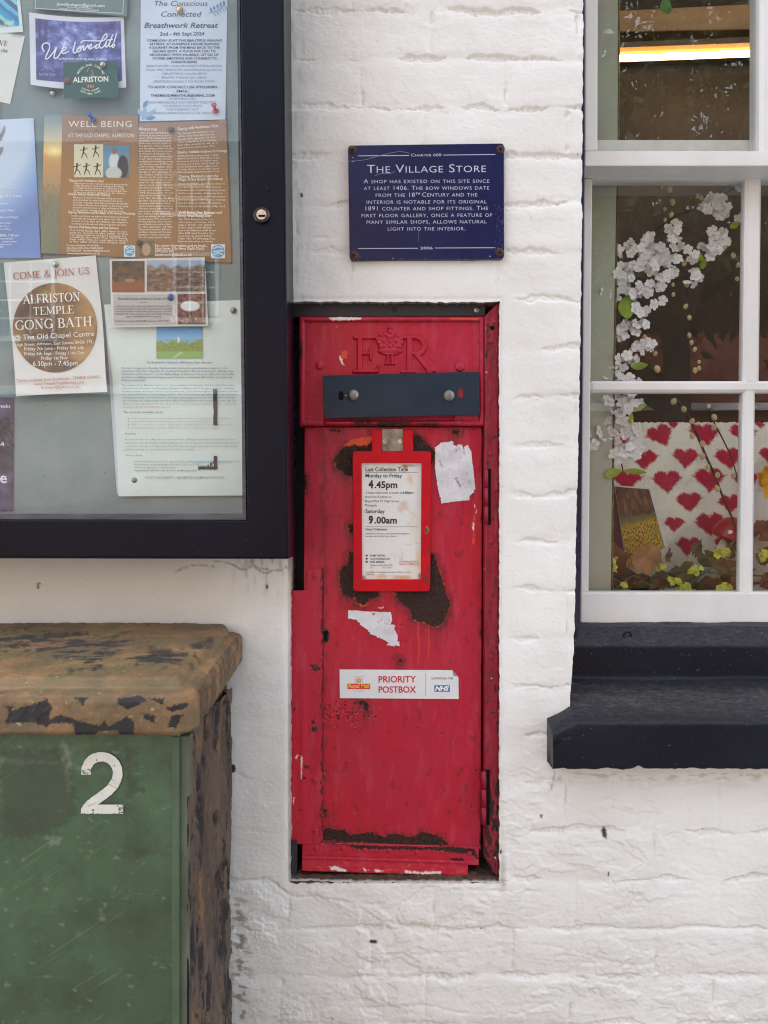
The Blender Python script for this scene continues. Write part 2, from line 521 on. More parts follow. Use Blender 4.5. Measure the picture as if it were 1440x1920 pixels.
class Ink:
    """flat print in photo pixels, laid on a sheet by mapf(px, py) -> world; several colours in one mesh"""
    def __init__(s, mapf, z=None):
        s.v, s.f, s.mi, s.mats, s.map, s.z = [], [], [], [], mapf, z or (lambda x, y: (x, y))
        s.n = 0; s.l = []; s.up = 0.0
    def m(s, mat):
        if mat not in s.mats: s.mats.append(mat)
        return s.mats.index(mat)
    def add(s, pts, faces, mat, rise=False):
        s.v.append(np.asarray(pts, float)); i = s.m(mat)
        s.f += [tuple(q + s.n for q in f) for f in faces]; s.mi += [i] * len(faces)
        s.n += len(pts)
        s.up = min(s.up + 6e-6, .0009)     # later ink lies on top of earlier ink
        s.l.append(s.up + (np.arange(len(pts)) % (len(pts) // 2 + 1)) * (4e-7 if rise else 0))
    def k(s):
        a = s.z(0, 0); b = s.z(1, 0); return b[0] - a[0]
    def text(s, t, x0, base, cap, mat, x1=None, align='L', ang=0.0, bold=0.0, shear=0.0, caps=False, stretch=1.0, res=2, space=1.0):
        """x0, base, cap, x1 in the zoomed picture's pixels; with x1 the line is fitted to that width"""
        v, f = glyphs(t, res, bold, shear, caps, space)
        if not len(v): return
        w0, w1 = v[:, 0].min(), v[:, 0].max()
        sy = cap / CAPH
        if x1 is not None: sx = (x1 - x0) / (w1 - w0); ox = x0
        else:
            sx = sy * stretch; w = (w1 - w0) * sx
            ox = x0 if align == 'L' else x0 - w / 2 if align == 'C' else x0 - w
        lx = (v[:, 0] - w0) * sx; ly = v[:, 1] * sy
        ca, sa = cos(radians(ang)), sin(radians(ang))
        X = ox + lx * ca - ly * sa; Y = base - lx * sa - ly * ca
        X, Y = s.z(X, Y)
        s.add(np.stack([X, Y], 1), f, mat)
    def poly(s, pts, mat):
        p = [s.z(*q) for q in pts]
        s.add(p, [tuple(range(len(p)))], mat)
    def rect(s, x0, y0, x1, y1, mat): s.poly([(x0, y0), (x0, y1), (x1, y1), (x1, y0)], mat)
    def frame(s, x0, y0, x1, y1, w, mat):
        for a in ((x0, y0, x1, y0 + w), (x0, y1 - w, x1, y1), (x0, y0 + w, x0 + w, y1 - w), (x1 - w, y0 + w, x1, y1 - w)): s.rect(*a, mat)
    def disc(s, x, y, r, mat, ry=None, n=24): s.poly([(x + r * cos(2 * pi * i / n), y - (ry or r) * sin(2 * pi * i / n)) for i in range(n)], mat)
    def stroke(s, pts, w, mat, w1=None):
        n = len(pts); L, R = [], []
        for i, p in enumerate(pts):
            a, b = pts[max(i - 1, 0)], pts[min(i + 1, n - 1)]
            dx, dy = b[0] - a[0], b[1] - a[1]; l = math.hypot(dx, dy) or 1
            ww = (w[i] if isinstance(w, (list, tuple)) else w + ((w1 if w1 is not None else w) - w) * i / max(n - 1, 1)) / 2
            L.append((p[0] - dy / l * ww, p[1] + dx / l * ww)); R.append((p[0] + dy / l * ww, p[1] - dx / l * ww))
        pts2 = [s.z(*q) for q in L + R]
        s.add(pts2, [(i, i + 1, n + i + 1, n + i) for i in range(n - 1)], mat, True)
    def serif(s, t, x0, x1, base, cap, mat, ang=0.0):
        """roman capitals with thick and thin strokes, fitted to x0..x1"""
        T, H = .15, .055
        adv = {'A': .80, 'B': .70, 'C': .76, 'D': .82, 'E': .66, 'F': .62, 'G': .82, 'H': .84, 'I': .40, 'J': .42, 'L': .64, 'M': 1.0, 'N': .86, 'O': .86, 'P': .66, 'R': .76, 'S': .60, 'T': .72, 'U': .82, 'V': .80, '&': .86, ' ': .34}
        tot = sum(adv[c] for c in t)
        sx = (x1 - x0) / tot
        def arc(cx, cy, rx, ry, a0, a1, n=12):
            a = [radians(a0 + (a1 - a0) * i / n) for i in range(n + 1)]
            return [(cx + rx * cos(q), cy + ry * sin(q)) for q in a], [H + (T - H) * abs(cos(q)) for q in a]
        ln = lambda ax, ay, bx, by, w: ([(ax, ay), (bx, by)], w)
        stem = lambda x, y0=0, y1=1: [ln(x, y0, x, y1, T)] + [ln(x - .14, yy, x + .14, yy, H) for yy in (y0 + H / 2, y1 - H / 2)]
        tick = lambda x, y0, y1: ln(x, y0, x, y1, H)
        G = {
            'A': [ln(.08, 0, .38, 1, H), ln(.38, 1, .68, 0, T), ln(.18, .34, .56, .34, H), ln(0, .03, .2, .03, H), ln(.55, .03, .80, .03, H)],
            'B': stem(.18) + [arc(.34, .74, .20, .24, 90, -90), arc(.34, .26, .26, .25, 90, -90), ln(.18, .97, .34, .97, H), ln(.18, .5, .34, .5, H), ln(.18, .03, .34, .03, H)],
            'C': [arc(.42, .5, .34, .48, 50, 310, 20), tick(.66, .72, .97), tick(.66, .04, .24)],
            'D': stem(.18) + [arc(.34, .5, .38, .47, 90, -90, 16), ln(.18, .97, .34, .97, H), ln(.18, .03, .34, .03, H)],
            'E': stem(.18) + [ln(.18, .97, .58, .97, H), ln(.18, .5, .46, .5, H), ln(.18, .03, .60, .03, H), tick(.58, .78, 1), tick(.60, 0, .24), tick(.45, .40, .60)],
            'F': stem(.18) + [ln(.18, .97, .58, .97, H), ln(.18, .5, .46, .5, H), tick(.58, .78, 1), tick(.45, .40, .60)],
            'G': [arc(.42, .5, .34, .48, 50, 330, 20), tick(.66, .72, .97), ln(.68, .05, .68, .42, T * .8), ln(.54, .42, .80, .42, H)],
            'H': stem(.18) + stem(.66) + [ln(.18, .5, .66, .5, H)],
            'I': stem(.20), 'J': [ln(.24, -.1, .24, 1, T), ln(.1, .97, .38, .97, H), arc(.12, -.1, .12, .14, -150, 0)],
            'L': stem(.18) + [ln(.18, .03, .58, .03, H), tick(.59, 0, .26)],
            'M': [ln(.14, 0, .16, 1, H), ln(.16, 1, .48, .1, T), ln(.48, .1, .82, 1, H), ln(.84, 0, .84, 1, T), ln(.02, .03, .28, .03, H), ln(.70, .03, .98, .03, H), ln(.04, .97, .2, .97, H), ln(.8, .97, .98, .97, H)],
            'N': [ln(.16, 0, .16, 1, H), ln(.16, 1, .68, 0, T), ln(.68, 0, .68, 1, H), ln(.04, .03, .3, .03, H), ln(.04, .97, .2, .97, H), ln(.56, .97, .82, .97, H)],
            'O': [arc(.43, .5, .35, .48, 0, 360, 28)],
            'P': stem(.18) + [arc(.34, .72, .24, .26, 90, -90), ln(.18, .97, .34, .97, H), ln(.18, .46, .34, .46, H)],
            'R': stem(.18) + [arc(.34, .74, .22, .24, 90, -90), ln(.18, .97, .34, .97, H), ln(.18, .5, .34, .5, H), ln(.38, .5, .66, .02, T), ln(.58, .03, .76, .03, H)],
            'S': [(spline([(.50, .80), (.40, .95), (.24, .95), (.14, .80), (.20, .62), (.40, .44), (.48, .26), (.40, .07), (.22, .05), (.10, .22)], 4), .10), tick(.51, .74, .98), tick(.09, .02, .28)],
            'T': stem(.36) + [ln(.06, .97, .66, .97, H), tick(.07, .76, .97), tick(.65, .76, .97)],
            'U': [ln(.18, .3, .18, 1, T), (spline([(.18, .32), (.22, .1), (.40, .02), (.58, .1), (.64, .32)], 4), .09), ln(.64, .3, .64, 1, H), ln(.04, .97, .32, .97, H), ln(.52, .97, .78, .97, H)],
            'V': [ln(.12, 1, .42, 0, T), ln(.42, 0, .68, 1, H), ln(.02, .97, .26, .97, H), ln(.56, .97, .80, .97, H)],
            '&': [(spline([(.78, .5), (.62, .16), (.40, .02), (.16, .08), (.12, .28), (.30, .50), (.48, .70), (.46, .92), (.34, .97), (.24, .86), (.30, .64), (.54, .26), (.80, .02)], 4), .10)],
        }
        px = 0
        ca, sa = cos(radians(ang)), sin(radians(ang))
        for c in t:
            for pts, w in G.get(c, []):
                q = []
                for gx, gy in pts:
                    lx, ly = (px + gx) * sx, gy * cap
                    q.append((x0 + lx * ca - ly * sa, base - lx * sa - ly * ca))
                ww = [a * cap for a in w] if isinstance(w, list) else w * cap
                s.stroke(q, ww, mat)
            px += adv[c]
    def build(s, name, parent, label=None):
        if not s.v: return None
        p = np.concatenate(s.v)
        q = s.map(p[:, 0], p[:, 1]); q[:, 1] -= np.concatenate(s.l)
        o = mk(name, q, s.f, s.mats, parent, mi=s.mi)
        if label: o['label'] = label
        return o

def on(y, lift=.0004, curl=None):
    return lambda px, py: W(px, py, y - lift - (curl(px, py) if curl else 0))

def picture(name, x0, y0, x1, y1, colfun, mapf, parent, n=48, corners=None):
    """a printed picture: colours (0-255) from colfun(u, v) on a small grid; corners TL TR BR BL override the box"""
    u, v = np.meshgrid(np.linspace(0, 1, n), np.linspace(0, 1, n))
    c = corners or [(x0, y0), (x1, y0), (x1, y1), (x0, y1)]
    X = (c[0][0] * (1 - u) + c[1][0] * u) * (1 - v) + (c[3][0] * (1 - u) + c[2][0] * u) * v
    Y = (c[0][1] * (1 - u) + c[1][1] * u) * (1 - v) + (c[3][1] * (1 - u) + c[2][1] * u) * v
    rgb = np.clip(colfun(u, v), 0, 255) / 255
    rgb = np.where(rgb <= .04045, rgb / 12.92, ((rgb + .055) / 1.055) ** 2.4)
    idx = np.arange(n * n).reshape(n, n)
    F = np.stack([idx[:-1, :-1], idx[1:, :-1], idx[1:, 1:], idx[:-1, 1:]], -1).reshape(-1, 4)
    return mk(name, mapf(X.ravel(), Y.ravel()), F, picture_material(), parent, colors=rgb.reshape(-1, 3), smooth=True)

def blend(*stops):
    """stops (t, colour) -> function of t"""
    ts = [s_[0] for s_ in stops]
    def f(t): return np.stack([np.interp(t, ts, [s_[1][k] for s_ in stops]) for k in range(3)], -1)
    return f

def over(base, mask, colr): return base * (1 - mask[..., None]) + np.array(colr, float) * mask[..., None]

# ------------------------------------------------------------------ street (seen only as light and as reflections)
M_PAVE = paint('paving', (160, 156, 150), (140, 137, 131), .85, 3, .3, 60, .004)
M_ROAD = paint('asphalt', (88, 88, 88), (70, 70, 71), .9, 2, .4, 120, .004)
def slab(name, lo, hi, m):
    o = B().box(lo, hi).build(name, m); tag(o, kind='structure'); return o
slab('ground', (-60, -60, -.30), (60, 8, -.154), M_ROAD)
slab('road', (-60, -7.0, -.152), (60, -2.2, -.12), M_ROAD)
slab('pavement', (-60, -2.2, -.15), (60, .30, 0), M_PAVE)
slab('far_pavement', (-60, -9.0, -.15), (60, -7.0, 0), M_PAVE)

def house(label, x0, x1, y, h, wall_m, roof_m, wins, door_x, trim, depth=6.0, rise=2.4):
    t = thing('house', label, 'house', ((x0 + x1) / 2, y - depth / 2, 0), 'houses across the street')
    B().box((x0, y - depth, 0), (x1, y, h)).build('wall', wall_m, t)
    b = B(); ym = y - depth / 2
    b.hexa([(x0 - .3, y + .35, h + .01), (x1 + .3, y + .35, h + .01), (x1 + .3, y - depth - .3, h + .01), (x0 - .3, y - depth - .3, h + .01),
            (x0 - .3, ym + .05, h + rise), (x1 + .3, ym + .05, h + rise), (x1 + .3, ym - .05, h + rise), (x0 - .3, ym - .05, h + rise)])
    b.build('roof', roof_m, t)
    for cx, cz, w, hh in wins:
        f = B()
        for (a0, a1, c0, c1) in ((-w / 2 - .06, -w / 2, -hh / 2, hh / 2), (w / 2, w / 2 + .06, -hh / 2, hh / 2), (-w / 2 - .06, w / 2 + .06, hh / 2, hh / 2 + .06), (-w / 2 - .1, w / 2 + .1, -hh / 2 - .08, -hh / 2)):
            f.box((cx + a0, y - .02, cz + c0), (cx + a1, y + .06, cz + c1))
        for k in (1, 2): f.box((cx - w / 2 + w * k / 3 - .015, y + .0, cz - hh / 2), (cx - w / 2 + w * k / 3 + .015, y + .035, cz + hh / 2))
        for k in (1, 2, 3): f.box((cx - w / 2, y + .001, cz - hh / 2 + hh * k / 4 - .015), (cx + w / 2, y + .034, cz - hh / 2 + hh * k / 4 + .015))
        fo = f.build('window', trim, t)
        B().box((cx - w / 2, y - .01, cz - hh / 2), (cx + w / 2, y + .012, cz + hh / 2)).build('pane', M_DARKGLASS, fo)
    if rise < 1:
        for cx in (-7.4, -1.7): B().box((cx - .45, y - 1.5, h), (cx + .45, y - .9, h + 1.7)).box((cx - .3, y - 1.35, h + 1.7), (cx - .08, y - 1.05, h + 2.1)).box((cx + .08, y - 1.35, h + 1.7), (cx + .3, y - 1.05, h + 2.1)).build('chimney', wall_m, t)
    B().box((x0, y, 3.36), (x1, y + .07, 3.50)).build('string_course', trim, t)
    B().box((door_x - .5, y - .02, .0), (door_x + .5, y + .03, 2.05), .01).build('door', paint('door_green', (40, 60, 50)), t)
    return t
M_DARKGLASS = paint('dark_window_glass', (30, 34, 40), None, .08, bump=0, rv=.02)
M_WHITEGLOSS = paint('white_joinery_far', (225, 225, 222), None, .5)
house('tall buff brick house with white sash windows across the street', -11, .8, -11.5, 7.3, paint('buff_brick', (176, 146, 116), (150, 122, 96), .85), paint('slate', (82, 84, 92), (62, 62, 70), .7),
      [(-8.6, 1.7, 1.1, 1.5), (-8.6, 5.0, 1.0, 1.2), (-5.9, 4.9, 1.0, 1.2), (-3.05, 5.1, .62, 1.0), (-3.24, 6.75, .74, .86), (-1.2, 4.9, .9, 1.1)], -.8, M_WHITEGLOSS, 6.0, .25)
house('red brick cottage with clay tile roof behind the yew tree', 1.3, 13, -13.0, 5.4, paint('red_brick_far', (140, 78, 62), (112, 58, 46), .85, 6), paint('clay_tile', (138, 74, 56), (104, 56, 44), .8),
      [(8.4, 1.7, 1.1, 1.3), (9.5, 4.1, .9, 1.1)], 5.6, M_WHITEGLOSS)

def leaf_mat(seed, col):
    m = paint('leaf_' + str(seed), col, tuple(int(c * .7) for c in col), .6, 3, bump=0); nt = m.node_tree; b = nt.nodes['Principled BSDF']
    tl = nd(nt, 'ShaderNodeBsdfTranslucent', None, Color=lin(tuple(min(int(c * 1.5), 255) for c in col)))
    mx = nd(nt, 'ShaderNodeMixShader'); mx.inputs[0].default_value = .45
    nt.links.new(b.outputs[0], mx.inputs[1]); nt.links.new(tl.outputs[0], mx.inputs[2]); nt.links.new(mx.outputs[0], nt.nodes['Material Output'].inputs[0])
    return m
def leaf_tree(label, loc, height, rad, seed, ncl, col):
    r = random.Random(seed)
    t = thing('tree', label, 'tree', loc, 'trees across the street')
    b = B(); top = Vector(loc) + Vector((0, 0, height * .75))
    b.tube([Vector(loc), Vector(loc) + Vector((.1, 0, height * .3)), top], .28, 10, r1=.06)
    for i in range(9):
        a = r.uniform(0, 2 * pi); z = height * r.uniform(.25, .6)
        s0 = Vector(loc) + Vector((0, 0, z))
        b.tube([s0, s0 + Vector((cos(a) * rad * .5, sin(a) * rad * .5, height * .1)), s0 + Vector((cos(a) * rad * .85, sin(a) * rad * .85, height * .22))], .09, 6, r1=.02)
    b.build('trunk', paint('bark', (84, 66, 52), (60, 48, 40), .9), t)
    V, F = [], []
    for i in range(ncl):
        a = r.uniform(0, 2 * pi); zz = r.uniform(.40, 1.0)
        rr = rad * (math.sin(pi * min(max((zz - .34) / .70, 0), 1)) ** .6) * r.uniform(.35, 1.05)
        c = Vector(loc) + Vector((cos(a) * rr, sin(a) * rr, height * zz))
        for k in range(9):
            p = c + Vector((r.gauss(0, .22), r.gauss(0, .22), r.gauss(0, .18)))
            u = Vector((r.gauss(0, 1), r.gauss(0, 1), r.gauss(0, 1))).normalized() * .10
            w = Vector((r.gauss(0, 1), r.gauss(0, 1), r.gauss(0, 1))).normalized() * .05
            n = len(V); V += [p - u, p + w, p + u, p - w]; F.append((n, n + 1, n + 2, n + 3))
    mk('crown', V, F, leaf_mat(seed, col), t)
leaf_tree('dark spreading yew tree across the street', (3.6, -8.2, 0), 10.0, 3.0, 3, 3200, (58, 70, 40))
leaf_tree('smaller dark tree beside the brick cottage', (7.6, -9.2, 0), 8.0, 2.4, 5, 1500, (66, 78, 44))

# ------------------------------------------------------------------ the white painted wall
WIN_E = ([-500, 0, 250, 500, 800, 1000, 1180, 1270, 1345], [1095, 1093.5, 1092, 1090, 1085.5, 1080.5, 1077, 1072, 1068])
def win_edge(py): return np.interp(py, *WIN_E)

def cat_(*a): return np.unique(np.round(np.concatenate(a), 4))
wx = cat_(np.arange(-3600, -60, 295.0), np.arange(-60, 420, 3.2), np.arange(420, 545, 2.2), [545.0], np.arange(547, 936, 2.2), [936.0], np.arange(938, 1090, 2.2), [1090.0], np.arange(1092, 1500, 2.2), np.arange(1500, 1800, 4.0), [1900.0], np.arange(2200, 4800, 300.0))
wy = cat_(np.arange(-3600, -500, 310.0), [-500.0], np.arange(-60, 566, 2.2), [566.0], np.arange(568, 1344, 2.4), [1344.0], np.arange(1346, 1651, 2.2), [1651.0], np.arange(1653, 1980, 2.2), np.arange(1982, 2240, 4.0), np.arange(2280, 2701, 140.0), [2700.0])

def rough_warp(PX, PY):
    e = np.exp(-((PX - 1090) / 30.0) ** 2) * ((PY > -60) & (PY < 1600))
    dx = (win_edge(PY) - 1090) * e + e * (fbm(PY / 30, PX * 0, 3, 91) * 1.8)
    nx = np.exp(-np.minimum(abs(PX - 545), abs(PX - 936)) / 5) * ((PY > 540) & (PY < 1680))
    ny = np.exp(-np.minimum(abs(PY - 566), abs(PY - 1651)) / 5) * ((PX > 520) & (PX < 960))
    dx = dx + nx * fbm(PY / 14, PX / 400, 3, 92) * 1.3
    dy = ny * fbm(PX / 12, PY / 400, 3, 93) * 1.6
    # rendered edge of the recess: lower course sits a little higher at the left
    dy = dy - ny * (PY > 1500) * sstep(690, 560, PX) * 2.0
    return PX + dx, PY + dy

BR = np.random.default_rng(11)
JY = [-70 + 90.5 * i for i in range(27)]
def wall_h(PX, PY):
    fade = sstep(-60, -20, PX) * sstep(1800, 1740, PX) * sstep(-60, -30, PY) * sstep(2240, 2190, PY)
    # where the brickwork shows: strong at upper right and below, smooth render round the postbox and at left
    brick = np.ones_like(PX)
    dbox = np.maximum(np.maximum(540 - PX, PX - 940), np.maximum(560 - PY, PY - 1655))
    brick *= sstep(0, 60, dbox)
    brick *= 1 - .8 * sstep(560, 530, PX) * sstep(1640, 1560, PY)
    brick *= .40 + .60 * sstep(600, 760, PX)
    brick *= 1 - .30 * sstep(420, 500, PY) * sstep(1560, 1440, PY)
    wob = fbm(PX / 160, PY / 160, 3, 5)
    h = fbm(PX / 220, PY / 180, 3, 1) * .0018 + fbm(PX / 60, PY / 46, 2, 2) * .0005
    g = np.zeros_like(PX); bulge = np.zeros_like(PX)
    for k, y0 in enumerate(JY):
        yy = y0 + 5 * noise(PX / 90 + k * 7.3, 0 * PX + k, 6) + 4 * wob
        d = PY - yy
        wd = 7.5 * sstep(-.30, .50, noise(PX / 95 + k * 3.1, 0 * PX + k * 1.7, 8) + .12) * (1 + .5 * noise(PX / 21, 0 * PX + k, 9)) - .8
        da = np.abs(d + 2.2 * noise(PX / 11, PY / 11, 55) + 3.5 * noise(PX / 34, PY / 60, 56))
        g = np.maximum(g, sstep(-1.2, 2.2, wd - da) * (.75 + .35 * noise(PX / 6, PY / 5, 57)))
        g = np.maximum(g, .22 * np.exp(-(d / 11.0) ** 2))
        # perpends
        off = 135 * (k % 2) + BR.uniform(-18, 18)
        inside = sstep(-2, 10, d) * sstep(92, 80, d)
        ph = (PX - off) % 270
        dv = np.minimum(abs(ph - 135), 1e3) + 0
        dv = np.abs(dv + 4 * noise(PY / 22, 0 * PX + k, 10))
        g = np.maximum(g, .55 * inside * sstep(-1.2, 1.8, 4.2 * sstep(-.1, .5, noise(PX / 140 + k * 5.7, PY / 40 + k, 12)) - .8 - dv - 1.6 * noise(PX / 6, PY / 6, 58)))
        g = np.maximum(g, .16 * inside * np.exp(-(dv / 8.0) ** 2))
        cell = np.floor((PX - off - 135) / 270)
        bulge += inside * ((((cell * 37 + k * 53) % 11) / 11 - .5) * .0024 + (((cell * 29 + k * 31) % 7) / 7 - .5) * .0020 * (d - 45) / 45)
    h = h + brick * (bulge - .0064 * g)
    # thick old paint: overlapping ledges, flakes and brush grain
    n = fbm(PX / 85, PY / 60, 4, 21)
    low = sstep(1330, 1500, PY) * (1 - .85 * sstep(620, 545, PX) * sstep(1700, 1620, PY)) * (.15 + .85 * sstep(-.30, .25, fbm(PX / 210, PY / 150, 2, 29)))
    n3 = fbm(PX / 100, PY / 58, 3, 25, .5)
    h += (.15 * brick + .85 * low) * (.0013 * sstep(.08, .13, n3) + .0012 * sstep(-.34, -.29, n3))
    cr = sstep(.18, .5, fbm(PX / 75, PY / 60, 2, 27)) * (.25 + .75 * low)
    h += cr * .0015 * np.abs(fbm(PX / 7.5, PY / 6.5, 2, 28))
    h += (.25 + .75 * low) * .0008 * np.tanh(34 * (n - .12)) * sstep(-.25, .25, noise(PX / 130, PY / 110, 26)) * (.3 + .7 * brick)
    n2 = fbm(PX / 30, PY / 22, 4, 31)
    h += .00022 * np.tanh(16 * (n2 - .3)) * (.3 + .7 * low)
    h -= .0007 * sstep(.62, .85, fbm(PX / 6, PY / 5, 2, 45)) * (.3 + .7 * low)
    h += fbm(PX / 9, PY / 6, 3, 41) * .00018 * (1 + .8 * sstep(1450, 1650, PY))
    # crack and step below the recess
    c1 = spline([(430, 1655), (500, 1650), (545, 1680), (600, 1683), (680, 1695), (760, 1690), (800, 1665), (880, 1668), (1010, 1672)], 6)
    dmin = np.full_like(PX, 1e9)
    for a, b_ in zip(c1, c1[1:]): dmin = np.minimum(dmin, segd(PX, PY, a, b_)[0])
    dmin = dmin + 2.5 * noise(PX / 9, PY / 9, 52)
    h -= .0016 * np.exp(-(dmin / 2.6) ** 2) * sstep(-.5, .1, noise(PX / 40, PY / 40, 53))
    for cr, dep in (([(975, 1400), (1000, 1440), (1060, 1452), (1075, 1500), (1130, 1540), (1165, 1590)], .0012), ([(720, 1790), (860, 1786), (1010, 1770), (1200, 1812), (1290, 1775), (1330, 1790)], .0016),
                    ([(700, 1890), (800, 1885), (860, 1898), (960, 1900), (1030, 1880)], .002), ([(430, 1420), (445, 1450), (470, 1462)], .0012), ([(560, 440), (600, 446), (650, 443)], .0016)):
        dm = np.full_like(PX, 1e9)
        for a, b_ in zip(spline(cr, 5), spline(cr, 5)[1:]): dm = np.minimum(dm, segd(PX, PY, a, b_)[0])
        h -= .7 * dep * np.exp(-((dm + 3 * noise(PX / 9, PY / 9, 51)) / 3.0) ** 2) * sstep(-.5, .1, noise(PX / 35, PY / 35, 54))
    # the edge of the render turns into the recess
    h -= .0022 * np.exp(-np.clip(dbox, 0, 50) / 3.0) * (dbox > -2)
    return h * fade

def wall_stain(PX, PY):
    s = .45 * np.exp(-((PX - 500) / 60) ** 2) * sstep(1140, 1050, PY) * sstep(.1, .5, fbm(PX / 12, PY / 40, 3, 61))
    s += .75 * np.exp(-((PX - 452) / 20) ** 2) * sstep(1640, 1720, PY) * sstep(.05, .5, fbm(PX / 22, PY / 12, 4, 62))
    s += .22 * np.exp(-(np.maximum(np.abs(PY - 1655), 0) / 6) ** 2) * sstep(540, 560, PX) * sstep(960, 930, PX) * sstep(-.2, .5, fbm(PX / 20, PY / 9, 3, 63))
    s += .35 * np.exp(-((PX - 943) / 6) ** 2) * sstep(1560, 1640, PY) * sstep(1680, 1660, PY)
    s += .13 * sstep(.30, .75, fbm(PX / 30, PY / 13, 4, 64)) * (sstep(1650, 1800, PY) + .5 * sstep(140, 60, PY))
    s += .35 * sstep(1443, 1452, PY) * sstep(1475, 1452, PY) * sstep(1030, 1040, PX) * sstep(0, .5, fbm(PX / 26, PY / 8, 3, 65))
    return np.clip(s, 0, .85) * sstep(2230, 2150, PY) * sstep(1790, 1700, PX)

def wall_mark(PX, PY):
    m = np.zeros_like(PX)
    for x, y, rx, ry in ((1136, 1562, 4, 9), (1140, 1638, 1.5, 5), (939, 1597, 2.0, 4), (437, 1441, 5, 8), (566, 366, 3, 4), (70, 1100, 2, 6), (74, 1094, 3, 2), (500, 1100, 2, 4), (700, 1765, 8, 3), (1015, 1530, 2, 3)):
        m = np.maximum(m, sstep(1.3, .8, np.hypot((PX - x) / rx, (PY - y) / ry) + .3 * noise(PX / 3, PY / 3, 71)))
    for cr in ([(400, 1052), (430, 1056), (455, 1068), (475, 1063), (495, 1075), (510, 1070)], [(470, 1050), (480, 1062), (520, 1070), (536, 1064)], [(330, 1072), (360, 1060), (400, 1062)], [(1043, 1444), (1040, 1462), (1034, 1480)]):
        dm = np.full_like(PX, 1e9)
        for a, b_ in zip(spline(cr, 4), spline(cr, 4)[1:]): dm = np.minimum(dm, segd(PX, PY, a, b_)[0])
        m = np.maximum(m, .5 * sstep(2.0, .5, dm + 1.4 * noise(PX / 7, PY / 7, 72)))
    return m

ix = lambda a, v: int(np.argmin(abs(a - v)))
BX0, BX1, BY0, BY1 = ix(wx, 545), ix(wx, 936), ix(wy, 566), ix(wy, 1651)
VX0, VX1, VY0, VY1 = ix(wx, 1090), ix(wx, 1900), ix(wy, -500), ix(wy, 1344)
def loop_path(i0, i1, j0, j1):
    return lambda idx: np.concatenate([idx[j0, i0:i1 + 1], idx[j0 + 1:j1 + 1, i1], idx[j1, i0:i1][::-1], idx[j0:j1, i0][::-1]])
wall = grid('shop_wall', wx, wy, 0.0, wall_h, wall_material(), None,
            attrs={'stain': wall_stain, 'mark': wall_mark},
            mask=lambda cx, cy: ~(((cx > 545) & (cx < 936) & (cy > 566) & (cy < 1651)) | ((cx > 1090) & (cx < 1900) & (cy > -500) & (cy < 1344))),
            skirt={'y': .30, 'paths': [(loop_path(BX0, BX1, BY0, BY1), .07), (loop_path(VX0, VX1, VY0, VY1), .24)]},
            warp=rough_warp, loc=(0, 0, 0))
tag(wall, 'white painted old brick wall of the village shop', 'wall')

# ------------------------------------------------------------------ notice board
M_BLUEBLACK = paint('blue_black_gloss', (7, 10, 22), (11, 15, 30), .30, 5, .12, 90, .001, specks=[(240, .74, (120, 124, 134))], rv=.06, sc=(1, 1, .5), spec=.13)
M_FELT = paint('grey_pinboard', (139, 151, 152), (122, 136, 138), .95, 9, .25, 500, .0008, specks=[(190, .715, (70, 78, 80)), (330, .70, (160, 170, 168))])
M_BEAD = paint('grey_glazing_bead', (84, 84, 92), (54, 54, 62), .45, 20, .2, 120, sc=(1, 1, 6))
M_STEEL = paint('bright_steel', (190, 188, 182), (150, 148, 142), .28, 40, .05, 300, metal=1.0)
M_DULLSTEEL = paint('dull_steel', (150, 148, 142), (112, 108, 100), .45, 60, .25, 300, metal=.85)
M_BLACK = paint('matt_black', (10, 10, 12), (18, 16, 16), .8, spec=.1)
M_GLASS_NB = glass_material('noticeboard_glass', (.97, .985, .98), .02, 3, 1.0)
M_GLASS_W = glass_material('window_glass', (.97, .98, .97), .035, 3, 2.6)

board = thing('noticeboard', 'dark blue glazed noticeboard with a grey pinboard full of posters', 'noticeboard', (float(W(120, 0, 0)[0]), 0, float(W(0, 1047, -.12)[2])))
B().ring([(-520, -330), (529, -330), (541.5, 1047), (-520, 1045)], [(-470, -280), (447, -280), (463, 976), (-470, 974)], -.12, -.088, .0025, 3).build('door_frame', M_BLUEBLACK, board)
B().ring([(-538, -345), (529.5, -345), (541.5, 1048.2), (-538, 1046)], [(-480, -290), (440, -290), (455, 968), (-480, 968)], -.0865, .004, .0015, 2).build('casing', M_BLUEBLACK, board)
B().ring([(-470, -280), (446.2, -280), (461.8, 974.8), (-470, 973)], [(-460, -270), (445.5, -270), (454.5, 963), (-460, 963)], -.115, -.1005, .002, 2).build('glazing_bead', M_BEAD, board)
B().prism([(-468, -278), (446.5, -278), (461, 972), (-468, 972)], -.1005, -.0975).build('glass_pane', M_GLASS_NB, board)
BY = -.062      # pinboard surface
B().prism([(-600, -420), (475, -420), (492, 1000), (-600, 1000)], BY, BY + .02).build('pinboard', M_FELT, board)
lk = B()
c = P(491, 404.5, -.12)
lk.lathe(c, [(.0072, -.002), (.0115, -.002), (.0115, .0035), (.0098, .0052), (.0075, .0052), (.0072, .0046)], 28, 0)
lko = lk.build('lock', paint('black_chrome', (18, 18, 22), None, .2), board)
B().lathe(c, [(.0076, .001), (.0076, .0044), (.0070, .0048), (0, .0048)], 24).build('lock_barrel', M_STEEL, lko)
B().prism(rounded([(484.5, 402.5), (484.5, 406.5), (497.5, 406.5), (497.5, 402.5)], 1.5), -.1252, -.1246).build('keyhole', M_BLACK, lko)
B().dome(P(503.5, 355.5, -.12), .0028, .0008, 16, base=.001).build('screw_plug', M_BLUEBLACK, board)

